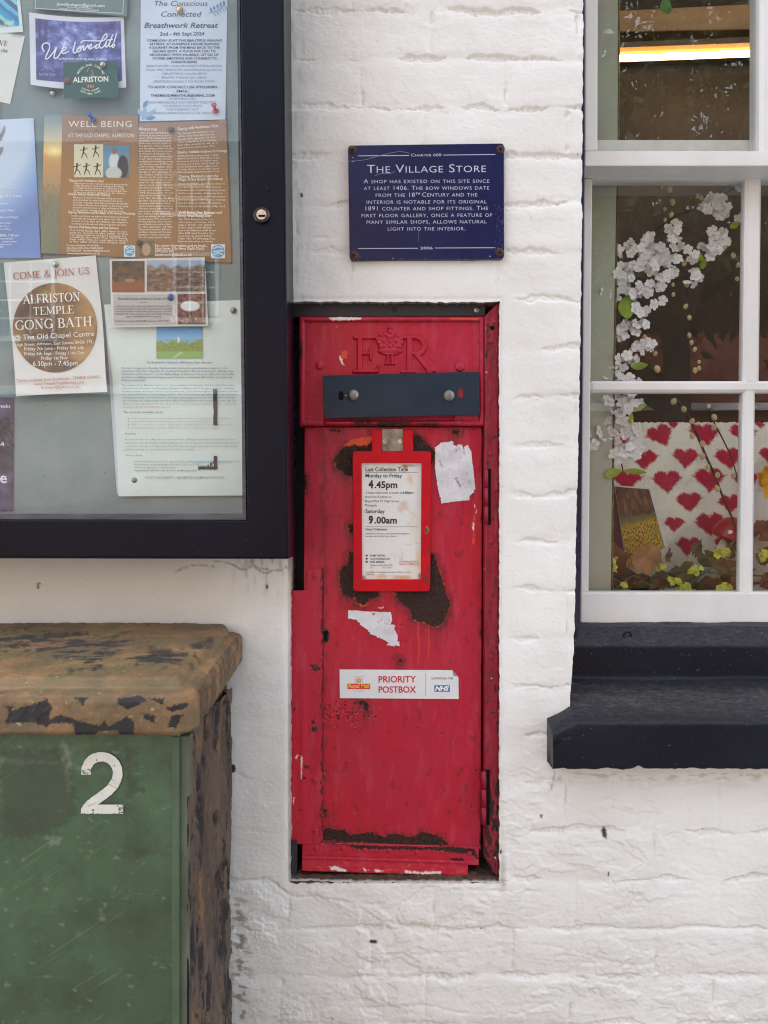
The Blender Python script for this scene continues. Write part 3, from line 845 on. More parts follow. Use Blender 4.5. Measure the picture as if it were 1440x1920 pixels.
# ------------------------------------------------------------------ papers on the pinboard
def paper_mat(c, rough=.6):
    return paint('paper_%d_%d_%d' % c, c, tuple(max(int(v * .965), 0) for v in c), rough, 12, .06, 30, .001, spec=.35)

def sheet(label, corners, y, colr, curl=None, res=26, cat='poster', name='poster', rough=.6, edge=None):
    """a sheet of paper by its four corners in the photo (TL TR BR BL), standing at depth y; curl(px, py) lifts it off the board"""
    cx = sum(c[0] for c in corners) / 4; cb = max(c[1] for c in corners)
    t = thing(name, label, cat, tuple(P(cx, cb, y)), 'papers pinned on the noticeboard')
    n = res
    u, v = np.meshgrid(np.linspace(0, 1, n), np.linspace(0, 1, n))
    c = corners
    X = (c[0][0] * (1 - u) + c[1][0] * u) * (1 - v) + (c[3][0] * (1 - u) + c[2][0] * u) * v
    Y = (c[0][1] * (1 - u) + c[1][1] * u) * (1 - v) + (c[3][1] * (1 - u) + c[2][1] * u) * v
    if edge: X, Y = edge(u, v, X, Y)
    f = on(y, 0, curl)
    V = f(X.ravel(), Y.ravel())
    idx = np.arange(n * n).reshape(n, n)
    F = np.stack([idx[:-1, :-1], idx[1:, :-1], idx[1:, 1:], idx[:-1, 1:]], -1).reshape(-1, 4)
    o = mk('sheet', V, F, paper_mat(colr, rough), t, smooth=True)
    return t, on(y, .00035, curl)

WHITE, NEARW = ink(232, 232, 228), ink(236, 234, 230)

def photo_noise(seed, a, b, s=6):
    f = blend((0, a), (.5, tuple((np.array(a) + np.array(b)) / 2)), (1, b))
    return lambda u, v: f(np.clip(.5 + .6 * fbm(u * s, v * s, 5, seed, .65), 0, 1))

# blue striped card, top corner of the board
t, f = sheet('small card of slanting blue and teal stripes in the top corner of the board', [(-70, -50), (33, -50), (43.5, 60), (-70, 66)], BY - .0015, (214, 226, 228), cat='card', name='card')
def stripes(u, v):
    d = (u * 1.0 - v * 1.05) * 2.6
    k = np.floor(d * 3.2) % 5
    pal = np.array([(36, 120, 176), (92, 176, 206), (58, 88, 140), (130, 202, 196), (40, 150, 196)], float)
    c_ = pal[k.astype(int)]
    m_ = sstep(.70, .78, v - .35 * u + .04 * noise(u * 9, v * 9, 3))
    return over(c_, m_, (214, 206, 160))
picture('picture', 0, 0, 0, 0, stripes, f, t, 40, [(-62, -44), (27, -44), (36, 48), (-62, 56)])
i = Ink(f); i.text('TO DO', 9, 49, 6, WHITE, 28, ang=17, bold=.01); i.build('lettering', t)

# white sheet with serif heading, left edge
t, f = sheet('plain white sheet with a dark serif heading, tilted at the edge of the board', [(-100, 42), (46.5, 68), (19, 195), (-120, 168)], BY - .001, (222, 222, 216))
i = Ink(f); dk = ink(58, 56, 58)
i.serif('VE', -2, 14, 84.5, 9.5, dk, -7); i.serif('FI', -20, -4, 82, 9.5, dk, -7)
i.text('cles', 1, 97, 7, dk, 14, ang=-7); i.text('2024', 22, 68, 4, ink(150, 150, 150), 40, ang=-9); i.build('lettering', t)

# grey-green card, curling at its foot
t, f = sheet('grey green card with a thin white border and an email address', [(60, -120), (246, -120), (237.5, 31), (62, 16)], BY - .003, (112, 128, 124), lambda x, y: .006 * sstep(-40, 30, y), cat='card', name='card')
i = Ink(f); W2 = ink(214, 222, 216)
i.stroke([(67, -100), (66, 15.5)], 1.0, W2); i.stroke([(66, 15.5), (150, 21), (230, 25)], 1.0, W2); i.stroke([(230, 25), (238, -100)], 1.0, W2)
i.text('jkwellbeinguk@gmail.com', 106, 10, 5.2, W2, 196, ang=-2.2, bold=.012)
i.text('Facebook: jkwellbeinguk', 126, 14.5, 3.2, W2, 173, ang=-2.4); i.text('Instagram: @jkwellbeinguk', 111, 17.5, 3.2, W2, 186, ang=-2.4); i.build('lettering', t)

# "We loved it!"
cv = lambda x, y: .008 * sstep(90, 170, y) + .004 * sstep(80, 40, y)
bow = lambda u, v, X, Y: (X, Y + 7 * v * 4 * u * (1 - u) * (1 - .2 * u) - 0 * v + 5.5 * (1 - v) * (4 * u * (1 - u)) ** 1.0 * .9)
t, f = sheet('white bordered card with a violet blue woodland picture and flowing script', [(54.5, 23), (232, 31), (236.5, 164), (57.5, 158.5)], BY - .0015, (214, 216, 226), cv, cat='card', name='card', edge=bow)
def woods(u, v):
    n_ = fbm(u * 7, v * 6, 5, 77, .65)
    c_ = blend((0, (52, 54, 112)), (.45, (84, 88, 158)), (.8, (128, 140, 204)), (1, (176, 190, 232)))(np.clip(.30 + .45 * n_ + .42 * np.exp(-((u - .45) / .35) ** 2 - ((v - .18) / .32) ** 2), 0, 1))
    tr = sstep(.035, .0, np.abs(u - .13 + .05 * v) ) + sstep(.03, 0, np.abs(u - .05)); c_ = over(c_, np.clip(tr, 0, 1) * .7 * (v < .55), (44, 44, 92))
    dk_ = sstep(.55, .95, v) * .45; c_ = over(c_, dk_, (56, 52, 108))
    st = (np.sin((u * 30 - v * 7)) > .2) * sstep(.5, .52, v) * sstep(.8, .75, v) * sstep(.2, .22, u) * sstep(.62, .58, u) * .45
    return over(c_, st, (130, 136, 190))
def bow_pic():
    n = 60; u, v = np.meshgrid(np.linspace(0, 1, n), np.linspace(0, 1, n))
    return u, v
picture('picture', 0, 0, 0, 0, woods, lambda X, Y: f(X, Y + 4.4 * (1 - ((X - 148) / 82) ** 2)), t, 60, [(66, 34), (226, 38.5), (229, 151.5), (68, 149)])
i = Ink(on(BY - .0015, .0009, cv)); LV = ink(222, 226, 240)
zz = lambda x, y: (x / 5.76, y / 5.76)
i.z = zz
for pts in ([(480, 560), (455, 510), (475, 470), (525, 470), (535, 520), (500, 600), (492, 632), (520, 630), (580, 560), (610, 510), (590, 580), (585, 625), (620, 620), (670, 540), (705, 445)],
            [(660, 560), (700, 540), (715, 515), (690, 515), (668, 550), (685, 580), (745, 550)],
            [(790, 560), (800, 500), (815, 450), (790, 540), (800, 572), (825, 560), (850, 510), (875, 500), (870, 545), (840, 560), (835, 530), (880, 515), (905, 495), (905, 545), (940, 500), (950, 485), (955, 520), (985, 500), (985, 478), (962, 500), (968, 530), (1010, 510), (1050, 480), (1030, 520), (1060, 515), (1080, 470), (1120, 390), (1150, 365), (1155, 395), (1110, 440), (1000, 440), (900, 440), (870, 465)],
            [(1065, 470), (1090, 520), (1130, 490), (1150, 445), (1140, 505), (1165, 495), (1190, 440), (1220, 370), (1180, 480), (1195, 505), (1225, 470)],
            [(1150, 435), (1220, 425)], [(1258, 360), (1230, 465)], [(1215, 490), (1228, 478), (1240, 488), (1220, 515), (1212, 495)]):
    i.stroke(spline(pts, 6), 13, LV)
i.text('AT', 845, 612, 24, LV, 886, bold=.01); i.text('ALFRISTON WOODLAND CABINS', 622, 645, 22, LV, 1152, bold=.012, ang=-1)
i.text('ALFRISTON', 418, 815, 30, ink(170, 172, 206), 595, ang=-2); i.stroke(spline([(440, 765), (500, 735), (560, 750), (590, 775)], 6), 5, ink(140, 142, 186)); i.build('lettering', t)

# green ALFRISTON card
t, f = sheet('small dark green card lettered in white, pinned over the violet woodland card', [(118.5, 117), (219.5, 113.5), (222.5, 182.5), (120, 184)], BY - .014, (44, 84, 76), lambda x, y: .003 * sstep(125, 185, y), cat='card', name='card')
i = Ink(f, zz); CR = ink(226, 226, 206); OC = ink(190, 130, 82)
i.text('ALFRISTON', 788, 890, 56, CR, 1170, ang=1.5, bold=.022)
def arc_text(i, s, cx, cy, r, a0, a1, cap, mat, inner=False):
    n = len(s)
    for k, ch in enumerate(s):
        if ch == ' ': continue
        a = radians(a0 + (a1 - a0) * k / (n - 1))
        x, y = cx + r * cos(a), cy - r * sin(a)
        rot = math.degrees(a) - 90 if not inner else math.degrees(a) + 90
        i.text(ch, x - cap * .38 * cos(radians(rot)), y + cap * .38 * sin(radians(rot)), cap, mat, ang=rot, bold=.015)
arc_text(i, 'WOODLAND CABINS', 980, 850, 138, 158, 22, 22, CR)
arc_text(i, 'SOUTH DOWNS', 978, 840, 150, 232, 308, 18, CR, True); arc_text(i, 'NATIONAL PARK', 978, 840, 182, 235, 305, 18, CR, True)
for dx in (-26, 0, 26): i.poly([(980 + dx - 12, 945), (980 + dx, 905), (980 + dx + 12, 945)], OC)
i.stroke(spline([(945, 775), (955, 745), (970, 740)], 4), 7, OC); i.stroke(spline([(990, 760), (1010, 800), (995, 822), (985, 805)], 4), 8, OC)
i.build('lettering', t)

# breathwork retreat
t, f = sheet('pale blue sheet of dark blue centred text about a breathwork retreat', [(265, -90), (428, -90), (422.5, 224), (262, 227.5)], BY - .001, (206, 218, 236), lambda x, y: .003 * sstep(180, 226, y) * sstep(300, 420, x))
i = Ink(f, Z1); NB = ink(64, 74, 104); LB = ink(128, 144, 176)
i.text('The Conscious', 745, 28, 24, NB, 1002, shear=.25); i.text('Connected', 777, 80, 25, NB, 972, shear=.25); i.text('Breathwork Retreat', 695, 134, 25, NB, 1052, shear=.25, bold=.012)
i.text('2nd - 4th Sept 2024', 770, 171, 17, NB, 985, bold=.012)
for k, (s_, a, b_) in enumerate([('COME JOIN US AT THIS BEAUTIFUL HEALING', 710, 1070), ('RETREAT, AT FLORENCE HOUSE SEAFORD', 722, 1058), ('A JOURNEY FROM THE MIND BACK TO THE', 718, 1060), ('SACRED BODY. A PLACE FOR YOU TO', 738, 1040), ('RECONNECT WITH YOURSELF, LET GO OF', 722, 1053), ('STORED EMOTIONS AND CONNECT TO', 736, 1045), ('CONCIOUSNESS', 823, 950)]):
    i.text(s_, a, 200 + k * 17.3, 10.5, NB, b_, bold=.02)
for k, (s_, a, b_) in enumerate([('BREATHWORK CHANTING MEDITATION HATHA', 705, 1070), ('YOGA  FIRE CEREMONY WITH KIRTAN & CACAO', 702, 1072), ('VIBRATIONAL SOUND BATH', 780, 997), ('BREATH TAKING SEA VIEWS', 778, 997), ('DELICIOUS LOCALLY SOURCED FOOD', 740, 1035)]):
    i.text(s_, a, 323 + k * 18.6, 10.5, LB, b_, shear=.2)
for s_, a, b_, y in (('TO BOOK CONTACT LISA 07902280883', 712, 1047, 425), ('EMAIL;', 852, 911, 445), ('THEEMBODIMENTHUB@GMAIL.COM', 726, 1035, 466)): i.text(s_, a, y, 11.5, NB, b_, bold=.014)
for k, (s_, a, b_) in enumerate([('INVESTMENT £450', 815, 945), ('NON REFUNDABLE £200 DEPOSIT REQUIRED', 716, 1042), ('TO RESERVE YOUR SPACE', 786, 974), ('FOR ITINERARY VISIT', 804, 957), ('WWW.FLORENCEHOUSE.CO.UK \\EVENTS', 732, 1030)]):
    i.text(s_, a, 482 + k * 17, 10.5, LB, b_)
LF = ink(96, 138, 188); LF2 = ink(152, 180, 212)
def leafp(x, y, a, l, w, m): i.poly([(x, y), (x + l * .5 * cos(a) - w * sin(a), y - l * .5 * sin(a) - w * cos(a)), (x + l * cos(a), y - l * sin(a)), (x + l * .5 * cos(a) + w * sin(a), y - l * .5 * sin(a) + w * cos(a))], m)
i.stroke(spline([(1085, 22), (1050, 50), (1010, 62)], 5), 3, LF)
for k in range(5): leafp(1022 + k * 14, 60 - k * 8, 1.9 - k * .1, 28, 6, LF); leafp(1028 + k * 14, 58 - k * 8, -1.0 - k * .05, 28, 6, LF2)
for x, y, a, l, w, m_ in ((684, 580, 1.3, 70, 12, LF2), (688, 520, 1.0, 44, 10, LF), (690, 570, .6, 60, 12, LF2), (700, 575, .2, 54, 10, LF), (678, 560, 1.9, 40, 10, LF2), (720, 560, .9, 50, 10, LF2)): leafp(x, y, a, l, w, m_)
i.build('lettering', t)

# WELL BEING, two sheets
BRN = (150, 116, 82)
t, f = sheet('brown poster with a strip of sunset sky beside the heading WELL BEING', [(82.5, 213.5), (259, 217.5), (260, 484), (76.5, 474)], BY - .0015, BRN, lambda x, y: .004 * sstep(420, 480, y) * sstep(150, 80, x))
def brownf(u, v):
    return blend((0, (152, 122, 104)), (.45, (160, 118, 74)), (1, (140, 102, 66)))(np.clip(v + .05 * fbm(u * 5, v * 5, 4, 3), 0, 1))
picture('background_print', 0, 0, 0, 0, brownf, lambda x, y: f(x, y) + np.array([0, .00015, 0]), t, 20, [(117, 214.5), (259, 217.5), (260, 484), (111, 476)])
def sunset(u, v):
    c_ = blend((0, (126, 146, 158)), (.18, (196, 186, 158)), (.27, (236, 196, 120)), (.30, (206, 160, 104)), (.5, (178, 144, 106)), (.62, (124, 122, 100)), (1, (112, 120, 98)))(np.clip(v + .012 * fbm(u * 4, v * 22, 3, 5), 0, 1))
    c_ = over(c_, .25 * (fbm(u * 6, v * 30, 4, 8) > .1) * (v > .5), (92, 88, 66))
    return over(c_, np.exp(-((u - .62) / .42) ** 2 - ((v - .265) / .035) ** 2), (255, 236, 170))
picture('picture', 0, 0, 0, 0, sunset, f, t, 50, [(83, 214), (117, 214.5), (111, 476), (77, 474.5)])
i = Ink(f, Z1); CW = ink(232, 222, 208); DKB = ink(104, 82, 68)
i.text('WELL BEING', 330, 612, 29, CW, 635, space=1.1); i.text('Qigong  ·  Meditation  ·  Shiatsu', 365, 638, 14, DKB, 625)
i.text('AT THE OLD CHAPEL, ALFRISTON', 328, 662, 18, CW, 645); i.text('April - September 2024', 405, 684, 11, DKB, 577)
def body(i, words_, x0, x1, y0, y1, n, cap, mat, ragged=.12, ang=0, seed=1):
    r = random.Random(seed); w = words_.split(); p = 0
    per = max(2, int((x1 - x0) / (cap * 4.1)))
    for k in range(n):
        ln_ = ' '.join(w[(p + q) % len(w)] for q in range(per)); p += per
        e = x1 - (x1 - x0) * ragged * r.random()
        i.text(ln_, x0, y0 + (y1 - y0) * k / max(n - 1, 1), cap, mat, e, bold=.01, res=1, ang=ang)
QW = "Qigong from the Chinese qi and gong means energy and practice has been studying and working in health and movement to relax the body and the mind and to build strength for all ages and abilities"
i.text('Qigong with Meditation Class', 332, 874, 10.5, CW, 500, bold=.02, ang=-1.5); body(i, QW, 355, 622, 887, 930, 5, 8, CW, ang=-1.5)
i.text('Shiatsu, holistic Bodywork Therapy', 330, 940, 10.5, CW, 532, bold=.02, ang=-1.5); body(i, "Shiatsu is a hands on therapy using pressure and stretches to relax and balance the body and its energy and the points along the meridians", 352, 622, 955, 1016, 6, 8, CW, seed=2, ang=-1.5)
i.text('Qigong, Meditation and the Magic of the Breath Workshop', 328, 1027, 10.5, CW, 652, bold=.02, ang=-1.5); body(i, "In this workshop we explore movement and breath and stillness together and share the old ways of the art", 345, 630, 1044, 1082, 4, 8, CW, seed=3, ang=-1.5)
i.text('Drop in Well Being Days and Day Retreats', 334, 1099, 10.5, CW, 572, bold=.02, ang=-1.5); body(i, "Our Well Being days offer time to rest and to move in the calm of the Old Chapel with tea and good company and a walk by the river", 335, 620, 1114, 1168, 6, 8, CW, seed=4, ang=-1.5)
i.text('For more information and to book...', 322, 1187, 9, CW, 480, bold=.015); i.text("Nick Neter B'Sc Hons DipSh DipQ", 322, 1200, 9, CW, 497, bold=.015); i.text('07773061309   handswork@tiscali.co.uk', 322, 1213, 9, CW, 530, bold=.015); i.text('www.handswork.co.uk', 322, 1226, 9, CW, 484, bold=.015)
i.rect(598, 1184, 652, 1238, ink(206, 218, 224)); i.disc(625, 1211, 24, ink(84, 146, 186)); i.stroke([(606, 1212), (644, 1208)], 5, ink(206, 218, 224)); i.stroke(spline([(610, 1222), (625, 1216), (642, 1222)], 4), 4, ink(206, 218, 224)); i.stroke(spline([(608, 1202), (625, 1194), (640, 1200)], 4), 4, ink(206, 218, 224))
CRM = ink(214, 206, 178); i.rect(357, 696, 498, 855, CRM)
FG = ink(66, 60, 56)
for (x, y, s_) in ((405, 735, 1), (462, 730, 1), (372, 815, 1), (418, 815, 1), (470, 815, 1)):
    i.disc(x, y - 24 * s_, 5, FG); i.stroke(spline([(x, y - 20), (x - 3, y), (x - 12, y + 28)], 4), 9, FG, 4); i.stroke(spline([(x - 3, y), (x + 10, y + 12), (x + 16, y + 30)], 4), 6, FG, 3); i.stroke(spline([(x - 18, y - 12), (x, y - 12), (x + 18, y - 22)], 4), 5, FG, 3)
i.build('lettering', t)
def massage(u, v):
    c_ = blend((0, (96, 136, 166)), (.6, (118, 150, 172)), (1, (84, 112, 132)))(v)
    c_ = over(c_, sstep(.26, .2, np.hypot((u - .42) / .9, (v - .50) / 1.2)), (206, 212, 214)); c_ = over(c_, sstep(.12, .09, np.hypot(u - .42, (v - .18))), (150, 116, 96))
    c_ = over(c_, sstep(.30, .24, np.hypot((u - .76) / .8, (v - .66) / 1.3)), (72, 68, 72))
    return over(c_, sstep(.22, .18, np.hypot((u - .4) / 1.6, (v - .86))), (196, 196, 190))
picture('picture', *Z1(499, 700), *Z1(622, 857), massage, f, t, 30)

t, f = sheet('brown page of small white text in two columns headed About me', [(260, 231.5), (424, 224), (434, 492.5), (260, 487)], BY - .002, BRN, lambda x, y: .004 * sstep(400, 432, x) * sstep(250, 224, y))
picture('background_print', 0, 0, 0, 0, brownf, lambda x, y: f(x, y) + np.array([0, .00015, 0]), t, 20, [(260, 231.5), (424, 224), (434, 492.5), (260, 487)])
i = Ink(f, Z1)
i.text('About me', 666, 628, 15, CW, 757, bold=.02, ang=-1); AW = "I have been studying and working at my own practice since 1995 being part of my healing clinic based around Eastbourne and the Studio in the garden of the Chapel and teaching in Alfriston the Moon Garden and Pevensey marshes to Greece every year for the past years since and over the"
body(i, AW, 668, 838, 644, 1148, 41, 8.2, CW, .10, seed=5)
i.text('Qigong with Meditation Class', 854, 628, 12.5, CW, 1052, ang=4.5, bold=.02); body(i, "The Qigong with Meditation class will be every Tuesday morning upon the green of the Old Chapel and on Friday for the session all are welcome in term time", 856, 1050, 648, 718, 6, 8, CW, .1, ang=3.5, seed=6)
i.text('Shiatsu, holistic bodywork therapy', 856, 741, 12.5, CW, 1098, ang=2, bold=.02); body(i, "Shiatsu has taken place every Tuesday afternoon in the Old Chapel the session is around one hour with time to rest and call to book", 858, 1062, 756, 835, 7, 8, CW, .1, ang=1.5, seed=7)
i.text('Qigong, Meditation and the', 862, 857, 12.5, CW, 1052, ang=1, bold=.02); i.text('Magic of the Breath Workshop', 862, 872, 12.5, CW, 1074, ang=1, bold=.02); body(i, "Places are available. All welcome there to sit in June July and September however please note I shall be running from the", 860, 1090, 890, 998, 8, 8, CW, .1, seed=8)
i.text('Well Being Day Retreat and', 860, 1031, 13, CW, 1070, bold=.02); i.text('Drop Well Being Day', 860, 1047, 13, CW, 1016, bold=.02); body(i, "The Well Being Day Retreat takes place on Sunday 23rd June from 10 until 5 in the chapel with Shiatsu and a meditation walk from the hill and home by noon Pop up lunch Pavilion Cafe", 860, 1040, 1062, 1168, 9, 8, CW, .12, seed=9)
for s_, a, b_, y in (('For more information and to book...', 748, 1002, 1190), ("Nick Neter B'Sc Hons DipSh DipQ", 748, 984, 1204), ('07773061309', 748, 838, 1218), ('handswork@tiscali.co.uk', 748, 926, 1234)): i.text(s_, a, y, 11.5, CW, b_, bold=.018)
i.rect(1018, 1178, 1086, 1246, ink(206, 218, 224)); i.disc(1052, 1212, 31, ink(84, 146, 186)); i.stroke([(1028, 1213), (1078, 1209)], 6, ink(206, 218, 224)); i.stroke(spline([(1034, 1228), (1052, 1220), (1074, 1228)], 4), 5, ink(206, 218, 224)); i.stroke(spline([(1030, 1200), (1052, 1190), (1072, 1198)], 4), 5, ink(206, 218, 224))
i.build('lettering', t)
def portrait(u, v):
    c_ = photo_noise(44, (70, 76, 56), (120, 112, 86))(u, v)
    return over(c_, sstep(.34, .28, np.hypot((u - .48), (v - .55) * .8)), (172, 140, 116))
picture('picture', *Z1(674, 1160), *Z1(740, 1238), portrait, f, t, 24)

# dove concert poster
t, f = sheet('blue concert poster with a white glow and a grey dove wing', [(-150, 232), (63, 221), (76.5, 484), (-150, 483)], BY - .001, (150, 172, 214), lambda x, y: .003 * sstep(400, 484, y))
def dovef(u, v):
    r_ = np.hypot((u - .42) * 226, (v - .10) * 262)
    return blend((0, (206, 218, 234)), (120, (196, 210, 232)), (155, (134, 166, 216)), (190, (96, 126, 180)), (300, (98, 132, 192)))(r_) + (v[..., None] - .6) * np.array([10, 14, 20]) * (v[..., None] > .6)
picture('background_print', 0, 0, 0, 0, dovef, f, t, 60, [(-150, 232), (63, 221), (76.5, 484), (-150, 483)])
i = Ink(on(BY - .001, .0006, lambda x, y: .003 * sstep(400, 484, y))); zd = lambda x, y: (x / 6.86, 220 + y / 6.86); i.z = zd
DG = ink(142, 144, 156)
i.poly([(0, 215), (35, 150), (60, 92), (72, 140), (66, 190), (35, 250), (15, 300), (-60, 330), (-150, 300)], DG); i.poly([(-100, 420), (-10, 385), (40, 378), (44, 410), (30, 450), (0, 500), (-100, 470)], DG)
PW = ink(226, 232, 244)
for s_, x1_, y, cap in (('Singers under presents', 196, 925, 24), ('On Wings of a Dove', 282, 1028, 38), ('Requiem', 102, 1120, 26), ('Vaughan Mass', 186, 1208, 28), ('Hear my Prayer', 236, 1296, 28), ('Clare Kidgeh', 142, 1368, 20), ('Alan Parry', 114, 1408, 20), ('Anne Wilson', 138, 1446, 20), ('July 2024, 7.30 pm', 244, 1532, 30), ('Church, Alfriston', 168, 1570, 20), ('in advance from', 214, 1608, 20), ('spirito.co.uk', 154, 1644, 20), ('799', 46, 1680, 20)):
    i.text(s_, x1_, y, cap, PW, align='R', bold=.014)
i.build('lettering', t)

# gong bath
def gcurl(x, y): return .010 * sstep(640, 745, y) + .008 * sstep(150, 205, x) * sstep(560, 740, y)
def gedge(u, v, X, Y): return X + 3 * np.sin(v * 5) * u * v + 4 * v * (1 - u) * np.sin(v * 3), Y - 3 * v * u * (1 - u)
t, f = sheet('white poster with a large bronze disc and red heading COME & JOIN US', [(7, 492.5), (179.5, 479), (204, 735), (29.5, 743)], BY - .002, (218, 216, 212), gcurl, edge=gedge)
i = Ink(on(BY - .002, .0012, gcurl), Z2); RD = ink(178, 84, 76)
i.serif('COME & JOIN US', 64, 434, 165, 33, RD, 4.2)
i.serif('ALFRISTON', 112, 390, 283, 42, NEARW, 3.2); i.serif('TEMPLE', 160, 358, 337, 38, NEARW, 2.6); i.serif('GONG BATH', 75, 448, 410, 46, NEARW, 3.2)
i.text('@ The Old Chapel Centre', 68, 458, 24, NEARW, 456, ang=3); i.text('High Street, Alfriston, East Sussex, BN26 5TL', 76, 488, 14, NEARW, 450, ang=2.5); i.text('Friday 7th June - Friday 5th July', 118, 508, 16, NEARW, 407, ang=1.5); i.text('Friday 6th Sept - Friday 11th Oct', 120, 532, 16, NEARW, 407, ang=1.3); i.text('Friday 1st Nov', 200, 552, 16, NEARW, 328, ang=.8); i.text('6.30pm - 7.45pm', 160, 583, 23, NEARW, 375, ang=1)
i.text('Tickets available from Eventbrite - TEMPLE GONG', 82, 660, 13, RD, 479, ang=2.8); i.text('www.TempleYogaHealing.com', 166, 675, 13, RD, 404, ang=2.2); i.text('laramead@yahoo.co.uk', 200, 692, 13, RD, 384, ang=1.5)
i.build('lettering', t)
n = 61
uu, aa = np.meshgrid(np.linspace(0, 1, 26), np.linspace(0, 2 * pi, n))
cxg, cyg = Z2(265, 397)
X = cxg + uu * np.cos(aa) * 79; Y = cyg + uu * np.sin(aa) * 84
gb = blend((0, (92, 70, 58)), (.4, (128, 98, 72)), (.7, (166, 126, 80)), (1, (196, 160, 112)))(np.clip(.36 + .42 * fbm(X / 60, Y / 40, 4, 9) + .35 * np.exp(-((X - 165) / 30) ** 2) - .2 * sstep(600, 690, Y), 0, 1)) / 255
gb = ((gb + .055) / 1.055) ** 2.4
idx = np.arange(n * 26).reshape(n, 26)
mk('bronze_disc_print', on(BY - .002, .0007, gcurl)(X.ravel(), Y.ravel()), np.stack([idx[:-1, :-1], idx[1:, :-1], idx[1:, 1:], idx[:-1, 1:]], -1).reshape(-1, 4), picture_material(), t, colors=gb.reshape(-1, 3))

# church vacancy notice (two sheets)
def ccurl(x, y): return .004 * sstep(880, 930, y) * sstep(300, 222, x) + .0012 * (1 + np.sin(y / 60))
t, f = sheet('long pale typed notice about a church post with two black torn patches', [(195, 571), (450.5, 562.5), (455.5, 929), (222, 930.5)], BY - .0028, (212, 222, 218), ccurl, edge=lambda u, v, X, Y: (X + 5 * np.sin(pi * v) * (u < .5) * (1 - 2 * u), Y))
fb = on(BY - .0008, 0, ccurl)
u, v = np.meshgrid(np.linspace(0, 1, 20), np.linspace(0, 1, 20))
zc = lambda x, y: (190 + x / 5.052, 560 + y / 5.052)
i = Ink(on(BY - .0028, .0010, ccurl), zc)
G1, G2, G3, G4 = ink(112, 138, 156), ink(150, 168, 172), ink(186, 166, 160), ink(116, 140, 150)
i.text("St Andrew's Church, Alfriston, East Sussex.", 434, 612, 18, G1, 1050, bold=.015)
for k, (s_, b_, m_) in enumerate([('We wish to appoint a Benefice Administrator to provide administration support to the', 1198, G1), ("Cuckmere Churches.  Based in the dedicated Benefice office at St Andrew's Church - the", 1248, G1), ("'Cathedral of the Downs' - in the idyllic village of Alfriston, this post offers the successful", 1254, G1), ('candidate a fulfilling and challenging opportunity to contribute fully within our busy and', 1238, G1), ('thriving community.', 422, G1)]):
    i.text(s_, 188, 664 + k * 28.8, 15, m_, b_, bold=.016, res=1)
for k, (s_, b_, m_) in enumerate([("The mission of the Ministry Team is not only conducted at St Andrew's, but also at the four other", 1258, G4), ('churches in the Benefice, at Westdean, Litlington, Lullington and Folkington. Services, including', 1258, G4), ('Sunday worship, weddings, baptisms and funerals are conducted throughout the parishes, and thus', 1296, G4), ('the successful role is a rewarding position.  This is an exciting opportunity to join our team', 1280, G4), ('and is well-suited to an enthusiastic, proactive and organised person who is able to manage', 1268, G4), ('and develop the ouput of the Benefice office. Responsible to the Rector, you will help our', 1280, G4), ("Ministry Team, Churchwardens and others in the work of ministry and mission in that contract by", 1280, G3), ('providing efficient administrative support.', 655, G3)]):
    i.text(s_, 195 + k * 1.5, 826 + k * 29.3, 14, m_, b_, bold=.01, res=1)
i.text('The succesful candidate will be', 208, 1082, 15, G1, 585, bold=.012)
for k, (s_, b_) in enumerate([('Well organised, proactive, and self motivated and able to multi-task to meet deadlines', 1222), ('Personable, friendly and welcoming, to all in contact with the Benefice', 1050), ('Able to communicate clearly, verbally and in writing and able to use internet and email', 1240), ('In sympathy with the Christian Faith and the ethos of the Church of England', 1128)]):
    i.text(s_, 288, 1140 + k * 30, 14, G3, b_, res=1); i.disc(256, 1135 + k * 30, 4.5, G1)
i.text('The Post', 220, 1286, 15, G1, 328, bold=.012)
for k, (s_, b_) in enumerate([('Based in the Benefice office, this is a part time role, offering employment for 50 hours (5.3 pro', 1268), ('rated) each calendar month (ideally including from 9.30 to 12 noon each weekday) though this can', 1300), ('be flexible and subject to discussion. You will enjoy the happy and active community while being', 1284), ('paid at a starting rate of £12.00 per hour (£7500 per annum).', 885)]):
    i.text(s_, 225, 1340 + k * 32, 15, G2, b_, bold=.008, res=1)
i.text('How to Apply:', 232, 1490, 15, G2, 394, bold=.012)
for k, (s_, b_, m_) in enumerate([('Interest in the post should be expressed by emailing', 875, G2), ('first instance, or by phoning the Benefice Office on 01323', 930, G2), ('necessary application form by return', 705, G2), ('Applications will close by 12 noon on Monday, 25th', 905, G1)]):
    i.text(s_, 312, 1549 + k * 28.5, 15, m_, b_, bold=.010, res=1)
BL = ink(104, 160, 206); i.rect(884, 1534, 1232, 1552, ink(176, 208, 226)); i.text('cuckmere12@gmail.com', 884, 1549, 14, BL, 1232, bold=.015); i.text('in the', 1240, 1549, 14, G2, 1302)
i.text('POST VACANCY – BENEFICE ADMINISTRATOR', 418, 1706, 24, ink(164, 166, 166), 1160, bold=.004); i.text('MINISTRATOR', 1118, 184, 22, ink(156, 166, 170), align='R')
TB = ink(26, 32, 48)
r = random.Random(4)
def ragged(pts, amp=5, n=8):
    out = []
    for a, b_ in zip(pts, pts[1:] + pts[:1]):
        for k in range(n): out.append((a[0] + (b_[0] - a[0]) * k / n + r.uniform(-amp, amp), a[1] + (b_[1] - a[1]) * k / n + r.uniform(-amp, amp)))
    return out
i.build('lettering', t)
i = Ink(on(BY - .0028, .0014, ccurl), zc)
